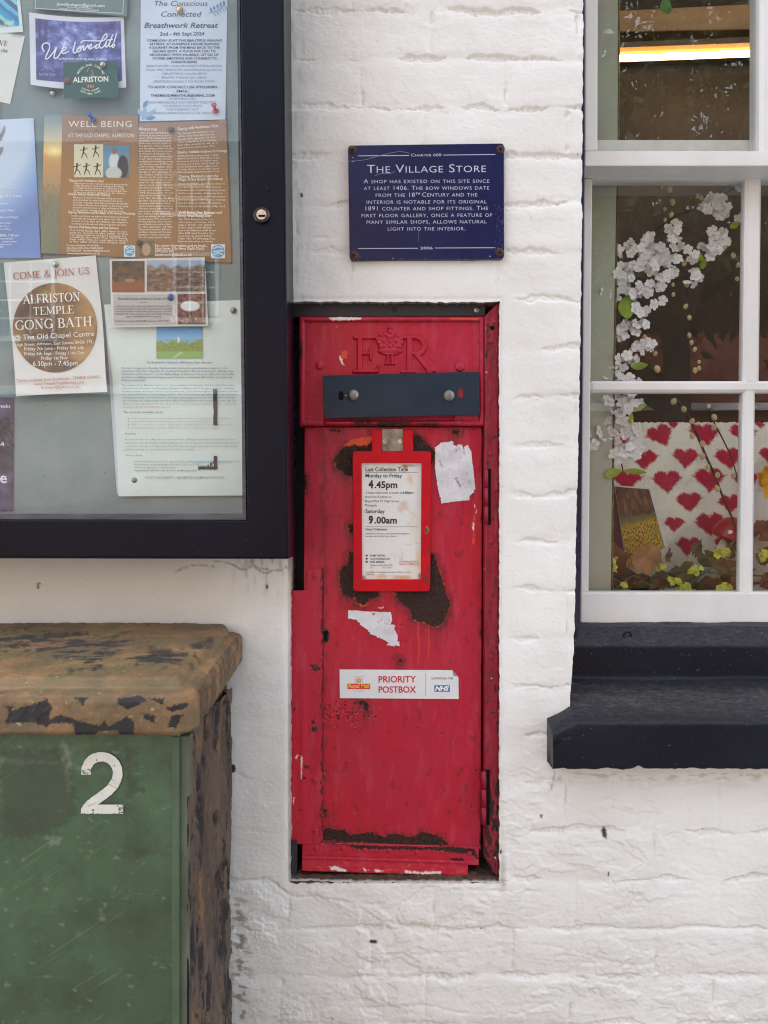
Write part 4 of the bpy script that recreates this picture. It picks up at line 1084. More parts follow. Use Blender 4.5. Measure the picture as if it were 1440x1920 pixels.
i.poly(ragged([(1058, 855), (1096, 855), (1096, 1200), (1062, 1198)], 4), TB); i.build('torn_patch_print', t); i = Ink(on(BY - .0028, .0014, ccurl), zc); i.poly(ragged([(1064, 1490), (1094, 1485), (1100, 1620), (918, 1618), (918, 1585), (1000, 1580), (1060, 1530)], 4), TB)
i.build('torn_patch_print', t)
i = Ink(on(BY - .0028, .0018, ccurl), zc); i.text('12', 1030, 1548, 26, ink(190, 214, 226), 1064, bold=.02); i.text('13', 1020, 1588, 26, ink(190, 214, 226), 1066, bold=.02); i.text('JUNE', 926, 1590, 18, ink(190, 214, 226), 1004, bold=.02); i.build('date_print', t)
def church(u, v):
    c_ = blend((0, (66, 140, 204)), (.35, (120, 176, 214)), (.42, (124, 176, 210)))(v)
    c_ = over(c_, sstep(.0, .08, v - (.34 + .14 * np.abs(np.sin(u * 6.2 + .6)) + .05 * fbm(u * 9, v * 9, 3, 4))), (134, 150, 72))
    c_ = over(c_, .5 * (fbm(u * 16, v * 16, 3, 7) > .1) * (v > .4) * (v < .76), (94, 122, 72))
    c_ = over(c_, ((np.abs(u - .48) < (v - .2) * .09) & (v > .2) & (v < .5)) * 1.0, (214, 220, 222))
    c_ = over(c_, sstep(.76, .80, v), (132, 172, 96)); c_ = over(c_, (np.abs((u - .55) - (v - .8) * -.9) < .04) * (v > .8) * .8, (196, 200, 176))
    return c_
picture('picture', *zc(522, 270), *zc(958, 565), church, on(BY - .0028, .0010, ccurl), t, 50)
t2, f2 = sheet('white sheet tucked under the pale church notice, showing one blue white edge', [(196, 575), (445, 566), (452, 926), (219, 926)], BY - .0010, (206, 212, 226), None, cat='paper', name='paper')

# holiday house card
t, f = sheet('landscape card of a house to rent with three small photographs', [(205.5, 486.5), (384, 482), (390.5, 611), (209, 613.5)], BY - .0105, (208, 206, 204), None, cat='card', name='card')
i = Ink(f, Z2); TX = ink(92, 88, 88)
i.poly([(545, 238), (848, 236), (848, 382), (548, 386)], ink(176, 172, 170))
i2 = Ink(on(BY - .0105, .0008), Z2)
i2.text('Beautiful House to Rent in South of France', 570, 262, 10, TX, 840, bold=.014)
for k, (s_, a, b_) in enumerate([('Located in Autoreille, Sur Dronne which is listed as one of the', 558, 826), ('most beautiful villages in France this charming home is tastefully', 555, 828), ('furnished & features a large Kitchen & Living space, 4 double', 558, 826), ('Bedrooms, all ensuite, a separate bathroom, plenty of outdoor', 558, 828), ('space, outbuildings & off street parking.', 608, 778)]): i2.text(s_, a, 297 + k * 12.3, 8, TX, b_, res=1, bold=.01)
i2.text('Contact for more info: walterleigh@hotmail.co.uk / 07867199947', 555, 368, 8, TX, 816, res=1, bold=.01); i2.stroke([(673, 276), (708, 276)], 1.5, TX)
i.build('text_panel_print', t); i2.build('lettering', t)
def terrace(u, v):
    c_ = photo_noise(51, (46, 42, 34), (104, 74, 50), 5)(u, v); c_ = over(c_, sstep(.55, .68, v + .1 * fbm(u * 5, v * 5, 3, 2)), (132, 74, 50)); return over(c_, sstep(.2, .14, np.hypot((u - .55), (v - .62) * 3)), (150, 116, 96))
def roofs(u, v):
    c_ = photo_noise(52, (60, 52, 46), (150, 126, 106), 9)(u, v); c_ = over(c_, ((np.sin(v * 26 + 4 * noise(u * 5, v * 4, 3)) > .2) & (v > .3)) * .5, (120, 66, 48)); return over(c_, sstep(.28, .12, v - .15 * noise(u * 6, v, 5)), (150, 164, 184))
def boat(u, v):
    c_ = photo_noise(53, (92, 52, 44), (150, 110, 90), 5)(u, v); return over(c_, sstep(.3, .24, np.hypot((u - .45) / 1.3, (v - .4) * 1.6)), (214, 214, 212))
fp = on(BY - .0105, .0006)
for x0_, y0_, x1_, y1_, fn in ((540, 75, 697, 226, terrace), (708, 72, 988, 222, roofs), (856, 234, 990, 380, boat)):
    picture('picture', *Z2(x0_, y0_), *Z2(x1_, y1_), fn, fp, t, 40)

# dark festival poster at the lower edge
t, f = sheet('dark purple poster with a white serif e and black scribbled line drawing', [(-120, 742), (25, 745), (24, 958), (-120, 960)], BY - .0012, (62, 58, 84), None)
picture('background_print', 0, 0, 0, 0, lambda u, v: over(photo_noise(61, (40, 36, 58), (96, 90, 124), 5)(u, v), sstep(.25, .1, v) * .7, (74, 70, 104)), f, t, 40, [(-120, 742), (25, 745), (24, 958), (-120, 960)])
i = Ink(on(BY - .0012, .0008)); zp = lambda x, y: (x / 7.385, 720 + y / 7.385); i.z = zp
i.text('weeks', 142, 330, 52, PW, align='R'); i.text('4', 8, 870, 62, PW, 66, ang=10); i.text('the', 96, 1370, 150, PW, align='R', bold=.012)
SK = ink(20, 20, 32)
for pts in ([(0, 560), (40, 490), (110, 480), (120, 540), (60, 620), (20, 660), (110, 690)], [(60, 580), (120, 650), (190, 700)], [(110, 590), (160, 540), (190, 560)], [(0, 690), (30, 760), (100, 800), (190, 860), (60, 880)]): i.stroke(spline(pts, 5), 12, SK)
i.build('lettering', t)

# pins
M_RED_PL, M_BLUE_PL = paint('red_plastic', (206, 62, 52), None, .3, bump=0), paint('blue_plastic', (52, 102, 178), None, .3, bump=0)
M_BRASS = paint('brass', (212, 186, 132), None, .3, metal=1.0, bump=0)
def drawing_pin(label, x, y, m, r_=5.6, yy=BY - .0045):
    b = B(); c_ = P(x, y, yy); rr = r_ / S
    b.dome(c_, rr, rr * .75, 18, base=.0005); b.lathe(c_, [(.0006, -.004), (.0006, 0)], 6)
    tag(b.build('drawing_pin', m), label, 'drawing pin', 'pins in the noticeboard')
def push_pin(label, x, y, m, tilt=(.35, .25)):
    b = B(); c_ = P(x, y, BY - .004); ax = Vector((tilt[0], -1, tilt[1])).normalized()
    b.lathe(c_, [(0, 0), (.0046, 0), (.0046, .001), (.0026, .0022), (.0020, .0068), (.0026, .0082), (.0038, .0088), (.0038, .0104), (0, .0108)], 16, axis=ax)
    tag(b.build('push_pin', m), label, 'push pin', 'pins in the noticeboard')
drawing_pin('brass drawing pin above the word Connected on the pale blue sheet', 337, 18, M_BRASS, 6.2)
drawing_pin('silver drawing pin in the small dark green card', 193, 121.5, M_STEEL, 5.6, BY - .0155)
drawing_pin('silver drawing pin standing alone in bare board below the violet card', 99.5, 175, M_STEEL, 6.2, BY - .002)
drawing_pin('dull red pin at the edge of the small green card', 127, 152, paint('dull_red_plastic', (120, 70, 66), None, .5, bump=0), 6.4, BY - .0155)
drawing_pin('dark grey pin at the top of the two column brown page', 320, 243, paint('grey_plastic', (92, 88, 92), None, .4, bump=0), 5.4)
drawing_pin('dark brown pin at the foot of the two column brown page', 259.5, 454.5, paint('brown_plastic', (84, 72, 66), None, .4, bump=0), 5.2)
drawing_pin('silver drawing pin above the red heading of the gong poster', 103.5, 496, M_STEEL, 5.6)
drawing_pin('grey drawing pin in the top corner of the church notice', 437.5, 582, M_DULLSTEEL, 5.6)
drawing_pin('dark grey drawing pin at the foot of the church notice', 252.5, 900.5, M_DULLSTEEL, 5.4)
drawing_pin('round blue pin on the house to rent card', 320.5, 557.5, paint('navy_plastic', (36, 58, 150), None, .35, bump=0), 6.2, BY - .012)
push_pin('blue push pin over the heading WELL BEING', 174.5, 225, M_BLUE_PL, (-.35, .55))
push_pin('red push pin in the lower corner of the pale blue sheet', 404, 208, M_RED_PL, (-.05, .5))

# ------------------------------------------------------------------ blue plaque
M_PLAQUE = paint('navy_enamel', (22, 26, 66), (30, 35, 78), .24, 9, .06, 60, .001, specks=[(150, .74, (104, 110, 150))], rv=.08, spec=.22)
M_LETTER = paint('enamel_white', (186, 192, 212), None, .4, bump=0)
M_RUSTY = paint('rusty_iron', (84, 52, 44), (54, 38, 36), .8, 120, .5, 400)
plq = thing('wall_plaque', 'navy enamel plaque lettered The Village Store, screwed to the white wall', 'plaque', tuple(P(800, 487, 0)))
PY_ = -.0095
B().prism(rounded([(652.5, 272.5), (652.5 + 3, 487), (945.5, 484.5), (945, 268.5)], 7), PY_, .004, .0012, 2).build('plate', M_PLAQUE, plq)
mi_ = B()
i = Ink(on(PY_, .0004), Z7)
i.text('Charter 600', 602, 213, 20, M_LETTER, 830, caps=True, ang=.4, res=3)
for x0, y0, x1, y1 in ((205, 209, 588, 206), (845, 203, 1235, 198.5), (205, 904, 655, 902), (782, 900, 1235, 898)): i.stroke([(x0, y0), (x1, y1)], 5, M_LETTER)
i.text('The Village Store', 272, 337, 60, M_LETTER, 1165, caps=True, ang=.45, bold=-.004, res=4, space=1.08)
for s_, a, b_, y in (('A shop has existed on this site since', 247, 1190, 415), ('at least 1406. The bow windows date', 248, 1188, 466), ('interior is notable for its original', 270, 1170, 569), ('1891 counter and shop fittings. The', 262, 1180, 619), ('first floor gallery, once a feature of', 232, 1212, 670), ('many similar shops, allows natural', 270, 1170, 719), ('light into the interior.', 428, 1010, 770)):
    i.text(s_, a, y, 31, M_LETTER, b_, caps=True, ang=.25, bold=-.004, res=3, space=1.12)
i.text('from the 18', 338, 517, 31, M_LETTER, 632, caps=True, space=1.1, bold=-.004, ang=.25, res=3); i.text('TH', 637, 499, 14, M_LETTER, 670, bold=.012); i.text('Century and the', 686, 515, 31, M_LETTER, 1100, caps=True, space=1.1, bold=-.004, ang=.25, res=3)
i.text('2006', 672, 910, 19, M_LETTER, 766, bold=.012)
i.build('lettering', plq)
for x, y in ((660.5, 281), (938.5, 279.5), (663.5, 478.5), (937.5, 473)):
    b = B(); b.dome(P(x, y, PY_), .0067, .0026, 20, base=.001); so_ = b.build('screw', M_RUSTY, plq)
    c_ = P(x, y, PY_ - .0027)
    B().box((c_.x - .0026, c_.y - .0002, c_.z - .0005), (c_.x + .0026, c_.y + .001, c_.z + .0005)).box((c_.x - .0005, c_.y - .0003, c_.z - .0026), (c_.x + .0005, c_.y + .001, c_.z + .0026)).build('screw_slot', M_BLACK, so_)
g_ = Ink(on(PY_, .0006), Z7)   # rust runs and chipped corners of the plate
RS = ink(110, 78, 62); CHIP = ink(196, 190, 180)
rr_ = random.Random(5)
for (x, y, n_, sx, sy) in ((175, 975, 16, 40, 12), (1268, 940, 20, 34, 36), (1100, 985, 14, 130, 6), (700, 986, 14, 320, 4), (150, 200, 8, 14, 50)):
    for k in range(n_):
        a, b_ = x + rr_.gauss(0, sx), y + rr_.gauss(0, sy)
        if 138 < a < 1298 and 130 < b_ < 986:
            q = rr_.uniform(2, 6); g_.poly([(a + q * rr_.uniform(.5, 1.3) * cos(t_), b_ + q * rr_.uniform(.4, 1.1) * sin(t_)) for t_ in np.linspace(0, 2 * pi, 8)[:-1]], RS if rr_.random() < .6 else CHIP)
g_.stroke(spline([(128, 250), (250, 240), (380, 205), (510, 178), (590, 190)], 6), 2.2, ink(150, 152, 170)); g_.stroke(spline([(330, 360), (370, 345), (450, 340), (480, 325)], 6), 2.2, ink(150, 152, 170)); g_.stroke([(658, 770), (657, 850)], 2.5, ink(90, 94, 136))
for k in range(40):
    a, b_ = rr_.uniform(1230, 1296), rr_.uniform(580, 920); l_ = rr_.uniform(6, 22); g_.stroke([(a, b_), (a + l_ * .4, b_ - l_)], 1.6, ink(96, 104, 146))
g_.build('scratch_and_chip_marks', plq)

# ------------------------------------------------------------------ postbox in its recess
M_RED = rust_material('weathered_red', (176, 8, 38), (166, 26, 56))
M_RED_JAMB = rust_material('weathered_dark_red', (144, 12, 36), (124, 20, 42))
M_BRED = paint('bright_red_gloss', (194, 6, 28), (178, 6, 26), .42, 30, .5, 110, .0018, specks=[(95, .70, (110, 26, 28)), (60, .72, (92, 52, 40))], spec=.2)
M_IRON = paint('dark_iron', (30, 28, 30), (48, 42, 40), .75, 30, .4, 200)
pb = thing('postbox', 'rusty red wall postbox with a black slot cover, set into the white wall', 'postbox', tuple(P(740, 1650, .02)))
YB = .062
bk = B(); bk.prism([(500, 540), (980, 540), (980, 1680), (500, 1680)], YB, YB + .01); bk.build('back_plate', M_IRON, pb)
b = B(); b.prism([(540, 560), (910, 560), (910.5, 593), (540, 594.5)], .012, YB - .001, .0015); b.build('head_plate', paint('black_painted_steel', (22, 23, 28), (34, 34, 40), .5, 12, .2, 80), pb)
for x, y, m_ in ((893.5, 581.5, M_STEEL), (740, 581, M_IRON)):
    so_ = B().dome(P(x, y, .012), .0042, .0014, 16, base=.001).build('screw', m_, pb)
    c_ = P(x, y, .0105); B().box((c_.x - .0028, c_.y - .0003, c_.z - .0004), (c_.x + .0028, c_.y + .001, c_.z + .0004)).build('screw_slot', M_BLACK, so_)

# right jamb with its mitred ends
jb = np.arange(908.5, 938.1, 1.5); jy = np.arange(566, 1656, 2.0)
def pits(n, x0, x1, y0, y1, seed, r0=1.0, r1=3.5):
    r = random.Random(seed); return [(r.uniform(x0, x1), r.uniform(y0, y1), r.uniform(r0, r1)) for _ in range(n)]
def pit_mask(PX, PY, pl):
    m = np.full_like(PX, 9.0)
    for x, y, q in pl:
        sel = (abs(PX - x) < q + 5) & (abs(PY - y) < q + 5)
        m[sel] = np.minimum(m[sel], np.hypot(PX[sel] - x, PY[sel] - y) - q)
    return m
JP = pits(60, 912, 934, 600, 1640, 8, .6, 2.2)
def jamb_rust(PX, PY):
    m = pit_mask(PX, PY, JP) + 1.2 * noise(PX / 3, PY / 3, 4)
    m = np.minimum(m, 3 + 14 * (fbm(PX / 9, PY / 26, 3, 14) - .15) + 10 * (1 - sstep(1400, 1500, PY)) + 8 * sstep(1560, 1500, PY) * 0)
    return sstep(.9, -.6, m)
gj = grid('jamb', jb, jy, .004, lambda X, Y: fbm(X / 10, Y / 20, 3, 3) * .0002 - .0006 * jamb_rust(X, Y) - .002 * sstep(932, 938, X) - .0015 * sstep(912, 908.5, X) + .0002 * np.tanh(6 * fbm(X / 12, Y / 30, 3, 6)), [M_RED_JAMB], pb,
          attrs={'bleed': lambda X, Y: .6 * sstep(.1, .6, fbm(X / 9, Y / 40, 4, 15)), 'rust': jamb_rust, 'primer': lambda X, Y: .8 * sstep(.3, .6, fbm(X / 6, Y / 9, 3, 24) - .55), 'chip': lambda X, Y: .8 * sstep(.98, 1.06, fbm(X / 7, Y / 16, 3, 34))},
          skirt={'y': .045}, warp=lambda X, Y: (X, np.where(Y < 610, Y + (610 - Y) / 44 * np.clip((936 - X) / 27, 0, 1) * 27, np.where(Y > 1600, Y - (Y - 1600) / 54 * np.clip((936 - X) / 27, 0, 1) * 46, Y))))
for x, y in ((923.5, 614.5), (920, 640), (920, 851), (920, 1016), (921, 1232)):
    dark = y < 620
    so_ = B().dome(P(x, y, .003), .0042 if not dark else .0034, .0012, 14, base=.001).build('screw', M_BLACK if dark else M_RED_JAMB, pb)

# upper casting: raised rim, cypher cast in relief
cx_ = np.arange(561.5, 908.1, 1.05); cy_ = np.arange(594.5, 798.6, 1.05)
def capsule(PX, PY, a, b_, w0, w1=None, soft=3.0):
    d, t_ = segd(PX, PY, a, b_); w = w0 + ((w1 if w1 is not None else w0) - w0) * t_
    return sstep(0, soft, w + .7 - d)
def letter_E(X, Y):
    h = 0
    for a, b_, w, w1 in (((674.5, 634), (674.5, 695), 5.6, 5.6), ((665, 633.5), (706, 633.5), 3.4, 3.4), ((705.5, 632), (709, 644), 3.0, 2.6), ((663, 697), (707, 697), 3.4, 3.4), ((706, 697), (711, 686), 3.0, 3.0), ((674, 663.5), (692, 663.5), 3.0, 3.0), ((694, 656), (695, 674), 3.0, 3.0)):
        h = np.maximum(h, capsule(X, Y, a, b_, w, w1))
    return h
def letter_R(X, Y):
    h = 0
    for a, b_, w, w1 in (((767.5, 634), (767.5, 696), 5.6, 5.6), ((756, 633.5), (782, 633.5), 3.4, 3.4), ((753, 698), (776, 698), 3.2, 3.2), ((772, 664), (782, 664), 3.2, 3.2), ((780, 665), (806, 696), 4.2, 5.8), ((802, 697.5), (815, 696), 3.6, 2.4)):
        h = np.maximum(h, capsule(X, Y, a, b_, w, w1))
    arc = [(780 + 15.5 * sin(a), 649 - 15.5 * cos(a)) for a in np.linspace(0, pi, 9)]
    for a, b_ in zip(arc, arc[1:]): h = np.maximum(h, capsule(X, Y, a, b_, 4.4 + 1.2 * (abs(a[1] - 649) < 12)))
    return h
def crown_h(X, Y):
    h = sstep(1.06, .90, np.hypot((X - 731.5) / 23, (Y - 641) / 18)) * .50
    dot = lambda x, y, r: np.sqrt(np.clip(1 - ((X - x) ** 2 + (Y - y) ** 2) / (r * r), 0, 1))
    h = np.maximum(h, .85 * capsule(X, Y, (713, 658), (750, 658), 4.4)); h = np.maximum(h, .65 * capsule(X, Y, (717, 663), (746, 663), 2.4))
    for s_ in (-1, 1):
        for x, y in ((18, 650), (21.5, 643), (20.5, 635.5), (16, 629.5), (9.5, 627.5), (4, 631)): h = np.maximum(h, .95 * dot(731.5 + s_ * x, y, 4.3))
        h = np.maximum(h, .9 * dot(731.5 + s_ * 11, 640, 4.6)); h = np.maximum(h, .85 * dot(731.5 + s_ * 12, 649.5, 4.2)); h = np.maximum(h, .8 * dot(731.5 + s_ * 5.5, 645, 3.2))
    for y in (650, 640, 634): h = np.maximum(h, .9 * dot(731.5, y, 4.2))
    h = np.maximum(h, 1.0 * dot(731.5, 622.5, 5.6)); h = np.maximum(h, capsule(X, Y, (731.5, 613), (731.5, 618), 1.9) * .9); h = np.maximum(h, capsule(X, Y, (727.5, 615.5), (735.5, 615.5), 1.6) * .9)
    for x in (726.5, 735): h = np.maximum(h, .85 * capsule(X, Y, (x, 665), (x, 682), 2.9))
    for y in (664.5, 682.5): h = np.maximum(h, .75 * capsule(X, Y, (722, y), (739.5, y), 2.2))
    return h
def cast_base(X, Y):
    e = np.minimum(np.minimum(X - 561.5, 907.6 - X), np.minimum(Y - 594.5, 798.2 - Y))
    rim = sstep(10.5, 7.0, e) * .0042
    rim = rim - .0022 * sstep(3.2, 0, e)
    h = rim + fbm(X / 26, Y / 20, 3, 81) * .00035 + fbm(X / 5, Y / 5, 2, 82) * .00004
    # hood and lip of the letter slot below the cover
    s_ = np.maximum(np.maximum(612 - X, X - 857), np.maximum(716 - Y, Y - 795))
    h = h + .0030 * sstep(5, 0, s_) * (Y > 700) - .0052 * sstep(-4, -7, np.maximum(np.maximum(612 - X, X - 857), np.maximum(716 - Y, Y - 796)))
    return h
CAST_CHIPS = [[(617, 597), (640, 595), (677, 597), (676, 600), (650, 602), (622, 602)], [(636, 668), (639, 668), (643, 680), (646, 685), (640, 683)], [(630, 612), (634, 613), (635, 616)]]
CAST_PRIM = [[(640, 660), (648, 656), (653, 661), (650, 672), (641, 674)], [(842, 597), (895, 598), (893, 601), (845, 600)]]
CAST_RUST = [[(664, 791), (690, 789), (682, 796), (668, 797)], [(704, 793), (735, 790), (772, 793), (768, 797), (710, 798)], [(783, 795), (820, 794), (818, 798), (786, 798)], [(562, 640), (566, 650), (567, 668), (562, 672)], [(686, 790), (694, 789), (698, 796), (688, 796)]]
def polymask(polys, seed, amp=2.0, sc=5.0, soft=1.0):
    def f(X, Y):
        n_ = amp * fbm(X / sc, Y / sc, 3, seed)
        m = np.full_like(X, 99.0)
        for p in polys:
            xs_ = [q[0] for q in p]; ys_ = [q[1] for q in p]
            sel = (X > min(xs_) - 14) & (X < max(xs_) + 14) & (Y > min(ys_) - 14) & (Y < max(ys_) + 14)
            if sel.any(): m[sel] = np.minimum(m[sel], sdpoly(X[sel], Y[sel], p))
        return m + n_
    return f
cr_m, cc_m, cp_m = polymask(CAST_RUST, 1, 2.5, 5), polymask(CAST_CHIPS, 2, 1.6, 4), polymask(CAST_PRIM, 3, 1.6, 4)
cast_at = {'bleed': lambda X, Y: np.clip(.55 * sstep(10, 0, cr_m(X, Y)) + .4 * sstep(6, 0, np.abs(np.minimum(np.minimum(X - 572, 897 - X), np.minimum(Y - 605, 788 - Y))) + 6 * fbm(X / 9, Y / 9, 3, 83) + 1), 0, .7), 'rust': lambda X, Y: sstep(.8, -.8, cr_m(X, Y)), 'chip': lambda X, Y: sstep(.6, -.6, cc_m(X, Y)), 'primer': lambda X, Y: sstep(.6, -.6, cp_m(X, Y))}
YC = .010
grid('slot_casting', cx_, cy_, YC, cast_base, [M_RED], pb, cast_at, skirt={'y': .045})
for nm, fn, (x0, x1, y0, y1) in (('cypher_letter', letter_E, (655, 716, 626, 704)), ('crown_emblem', crown_h, (704, 760, 606, 690)), ('cypher_letter', letter_R, (746, 822, 626, 704))):
    gx, gy = np.arange(x0, x1, .8), np.arange(y0, y1, .8)
    grid(nm, gx, gy, YC, lambda X, Y, fn=fn: cast_base(X, Y) * .6 - .0003 + .0044 * fn(X, Y) ** .7 + .0001 * fbm(X / 4, Y / 4, 2, 9), [M_RED], pb,
         {'rust': lambda X, Y: 0 * X}, mask=lambda X, Y, fn=fn: fn(X, Y) > .03)
for x, y, r_ in ((599.5, 685.5, .0066), (862, 688.5, .0072)): B().dome(P(x, y, YC - .0006), r_, .0030, 20, base=.002).build('rivet', M_RED, pb)
B().prism([(620, 779), (845, 783), (845, 789.5), (620, 788)], YC + .004, YC + .012).build('slot_flap', M_DULLSTEEL, pb)
# the black plate bolted over the slot
M_COVER = paint('blue_grey_steel_plate', (34, 48, 64), (26, 40, 55), .46, 14, .08, 120, .0005, spec=.25, specks=[(260, .76, (96, 108, 118))], sc=(1, 1, 1.6))
YP = -.0035
cv_ = B(); t_ = bmesh.new()
sl_l, sl_r = (639.5, 742), (863.5, 737.5)
co = B().prism(rounded([(604, 704), (608.5, 784), (899.5, 778), (898.5, 696.5)], 6), YP, YP + .0022, .0004, 1).build('slot_cover', M_COVER, pb)
def pill(cx, cy, w, h, n=8):
    return [(cx + w / 2 * cos(a), cy - (h - w) / 2 - w / 2 * sin(a)) for a in np.linspace(0, pi, n)] + [(cx - w / 2 * cos(a), cy + (h - w) / 2 + w / 2 * sin(a)) for a in np.linspace(0, pi, n)]
for (x, y), m_ in ((sl_l, M_BLACK), (sl_r, M_RED_JAMB)):
    B().prism(pill(x, y, 9.5, 17.5)[::-1], YP - .0003, YP + .0005).build('slotted_hole', m_, co)
for x, y in ((662, 741), (841.5, 742)):
    B().lathe(P(x, y, YP), [(0, -.001), (.0092, -.001), (.0092, .0004), (.0085, .0022), (.0066, .0040), (.0036, .0052), (0, .0056)], 28).build('bolt', M_DULLSTEEL, co)
B().tube([P(644, 742, YP - .001), P(652, 742, YP - .001)], .0006, 6).build('wire', M_STEEL, co)

# door
YD = .018
zz5 = lambda pts: [Z5(*p) for p in pts]; zz6 = lambda pts: [Z6(*p) for p in pts]
RUST = [zz5(p) for p in (
    [(290, 290), (330, 215), (400, 185), (500, 195), (545, 150), (560, 240), (430, 240), (430, 385), (370, 380), (310, 340)],
    [(790, 115), (850, 130), (880, 175), (930, 205), (945, 260), (915, 310), (900, 240), (790, 225)],
    [(385, 705), (430, 690), (430, 765), (390, 745)],
    [(430, 880), (395, 875), (390, 940), (335, 990), (330, 1080), (350, 1150), (400, 1175), (440, 1170), (440, 1200), (480, 1220), (510, 1205), (520, 1180), (580, 1160), (585, 1110), (430, 1110)],
    [(685, 1120), (710, 1190), (780, 1240), (800, 1310), (870, 1330), (940, 1360), (985, 1345), (1020, 1290), (1040, 1200), (1010, 1120), (985, 1040), (960, 960), (940, 900), (905, 880), (900, 1120)],
    [(100, 380), (112, 390), (108, 460), (100, 480)], [(1050, 95), (1110, 92), (1090, 118), (1062, 118)], [(260, 90), (340, 92), (330, 100)])] + [zz6(p) for p in (
    [(282, 1245), (275, 1180), (310, 1165), (345, 1178), (420, 1180), (445, 1210), (520, 1200), (570, 1190), (660, 1215), (720, 1195), (850, 1215), (885, 1178), (950, 1190), (1020, 1215), (1060, 1258), (900, 1272), (400, 1252)],
    [(495, 385), (525, 370), (560, 395), (562, 435), (545, 440), (530, 405)], [(280, 790), (292, 800), (290, 840), (279, 840)], [(280, 1035), (300, 1045), (305, 1075), (285, 1075)], [(745, 115), (765, 115), (765, 140), (750, 138)])]
RP = [(Z6(x, y)[0], Z6(x, y)[1], r) for x, y, r in [(random.Random(k).gauss(430, 85), random.Random(k + 99).gauss(445, 42), random.Random(k + 7).uniform(.5, 2.0)) for k in range(80)] if 280 < x < 640]
RP += pits(26, 610, 895, 1120, 1560, 21, .4, 1.6)
PRIM = [zz5(p) for p in ([(345, 195), (400, 155), (530, 130), (545, 165), (500, 200), (400, 190)], [(905, 190), (950, 205), (955, 270), (940, 280)], [(1190, 640), (1200, 640), (1196, 800), (1186, 840), (1184, 780)], [(440, 1195), (510, 1200), (515, 1216), (470, 1225)])]
CHIPD = [zz5(p) for p in ([(1192, 565), (1200, 570), (1198, 590)], [(1205, 600), (1214, 612), (1206, 622)], [(575, 1232), (612, 1230), (600, 1237)], [(1186, 680), (1195, 700), (1190, 740), (1183, 720)])]
rm_, pm_, km_ = polymask(RUST, 101, 3.0, 6.0), polymask(PRIM, 102, 2.5, 5), polymask(CHIPD, 103, 1.2, 4)
def rust_sd(X, Y): return np.minimum(rm_(X, Y) + .9 * noise(X / 2.2, Y / 2.2, 104), pit_mask(X, Y, RP) + .8 * noise(X / 2, Y / 2, 105))
def door_rust(X, Y):
    edge = 2.2 + 10 * (fbm(X / 12, Y / 30, 3, 107) - .0) + np.minimum(np.minimum(904 - X, Y - 800), 1591 - Y) * 1.2
    return np.maximum(sstep(.7, -.7, rust_sd(X, Y)), .9 * sstep(1.0, -1.0, edge))
def door_primer(X, Y):
    d = rust_sd(X, Y)
    halo = sstep(2.6, 1.2, d) * sstep(.1, .5, fbm(X / 9, Y / 9, 3, 106)) * .75
    run = np.zeros_like(X)
    for x, y0, y1, w in ((785, 1168, 1262, 1.6), (803.5, 1175, 1255, 1.4), (798, 1180, 1215, .9), (790, 1310, 1345, 1.0)):
        run = np.maximum(run, .55 * np.exp(-((X - x - 2 * noise(Y / 30, 0 * X + x, 3)) / w) ** 2) * sstep(y0 - 4, y0, Y) * sstep(y1, y1 - 40, Y))
    return np.clip(np.maximum(np.maximum(halo, sstep(.7, -.7, pm_(X, Y))), run), 0, 1)
def door_bleed(X, Y):
    d = np.minimum(rm_(X, Y), 60); dd = np.minimum(rm_(X, Y - 16) , 60)
    n_ = fbm(X / 10, Y / 22, 4, 111)
    b_ = .62 * sstep(11, 1, d + 7 * n_) + .35 * sstep(14, 0, dd + 10 * fbm(X / 4, Y / 60, 3, 112))
    e = np.minimum(np.minimum(904 - X, Y - 800), np.minimum(1590 - Y, np.abs(X - 606)))
    b_ = np.maximum(b_, .5 * sstep(9, 0, e + 9 * fbm(X / 9, Y / 26, 3, 113)))
    return np.clip(np.maximum(b_, .45 * sstep(.55, .8, fbm(X / 22, Y / 34, 4, 114))), 0, .8)
def door_h(X, Y):
    r = door_rust(X, Y); d = rust_sd(X, Y)
    h = -.0008 * r + r * fbm(X / 4.5, Y / 4.5, 3, 108) * .0007 + .00035 * np.exp(-((d - 2.2) / 1.6) ** 2)
    h += fbm(X / 60, Y / 120, 3, 109) * .0012 + fbm(X / 11, Y / 16, 3, 110) * .00012
    h -= .0016 * np.exp(-((X - 603.5) / 1.3) ** 2) * (Y > 1065)
    return h
dx_ = np.arange(569.5, 904.3, 1.2); dy_ = np.arange(800.5, 1592, 1.2)
door = grid('door', dx_, dy_, YD, door_h, [M_RED], pb, {'rust': door_rust, 'primer': door_primer, 'bleed': door_bleed, 'chip': lambda X, Y: sstep(.6, -.6, km_(X, Y))}, skirt={'y': .034},
            warp=lambda X, Y: (X + (Y - 1200) * -.004, np.where(Y > 1500, Y + (Y - 1500) / 91 * ((X - 604) / 300 * 8 - 6), Y)))
# keyhole
kh = B(); kh.lathe(P(611, 1192, YD - .0004), [(0, 0), (.0062, 0), (.0058, .0012), (0, .0012)], 24, sx=.95, sz=1.9); kho = kh.build('keyhole_plate', M_RUSTY, door)
k_ = B(); k_.lathe(P(611, 1187.5, YD - .0018), [(0, 0), (.0044, 0), (.0044, .0004), (0, .0004)], 18); k_.prism([(608.8, 1188), (607.4, 1202), (614.6, 1202), (613.2, 1188)], YD - .0023, YD - .0015); k_.build('keyhole', M_BLACK, kho)
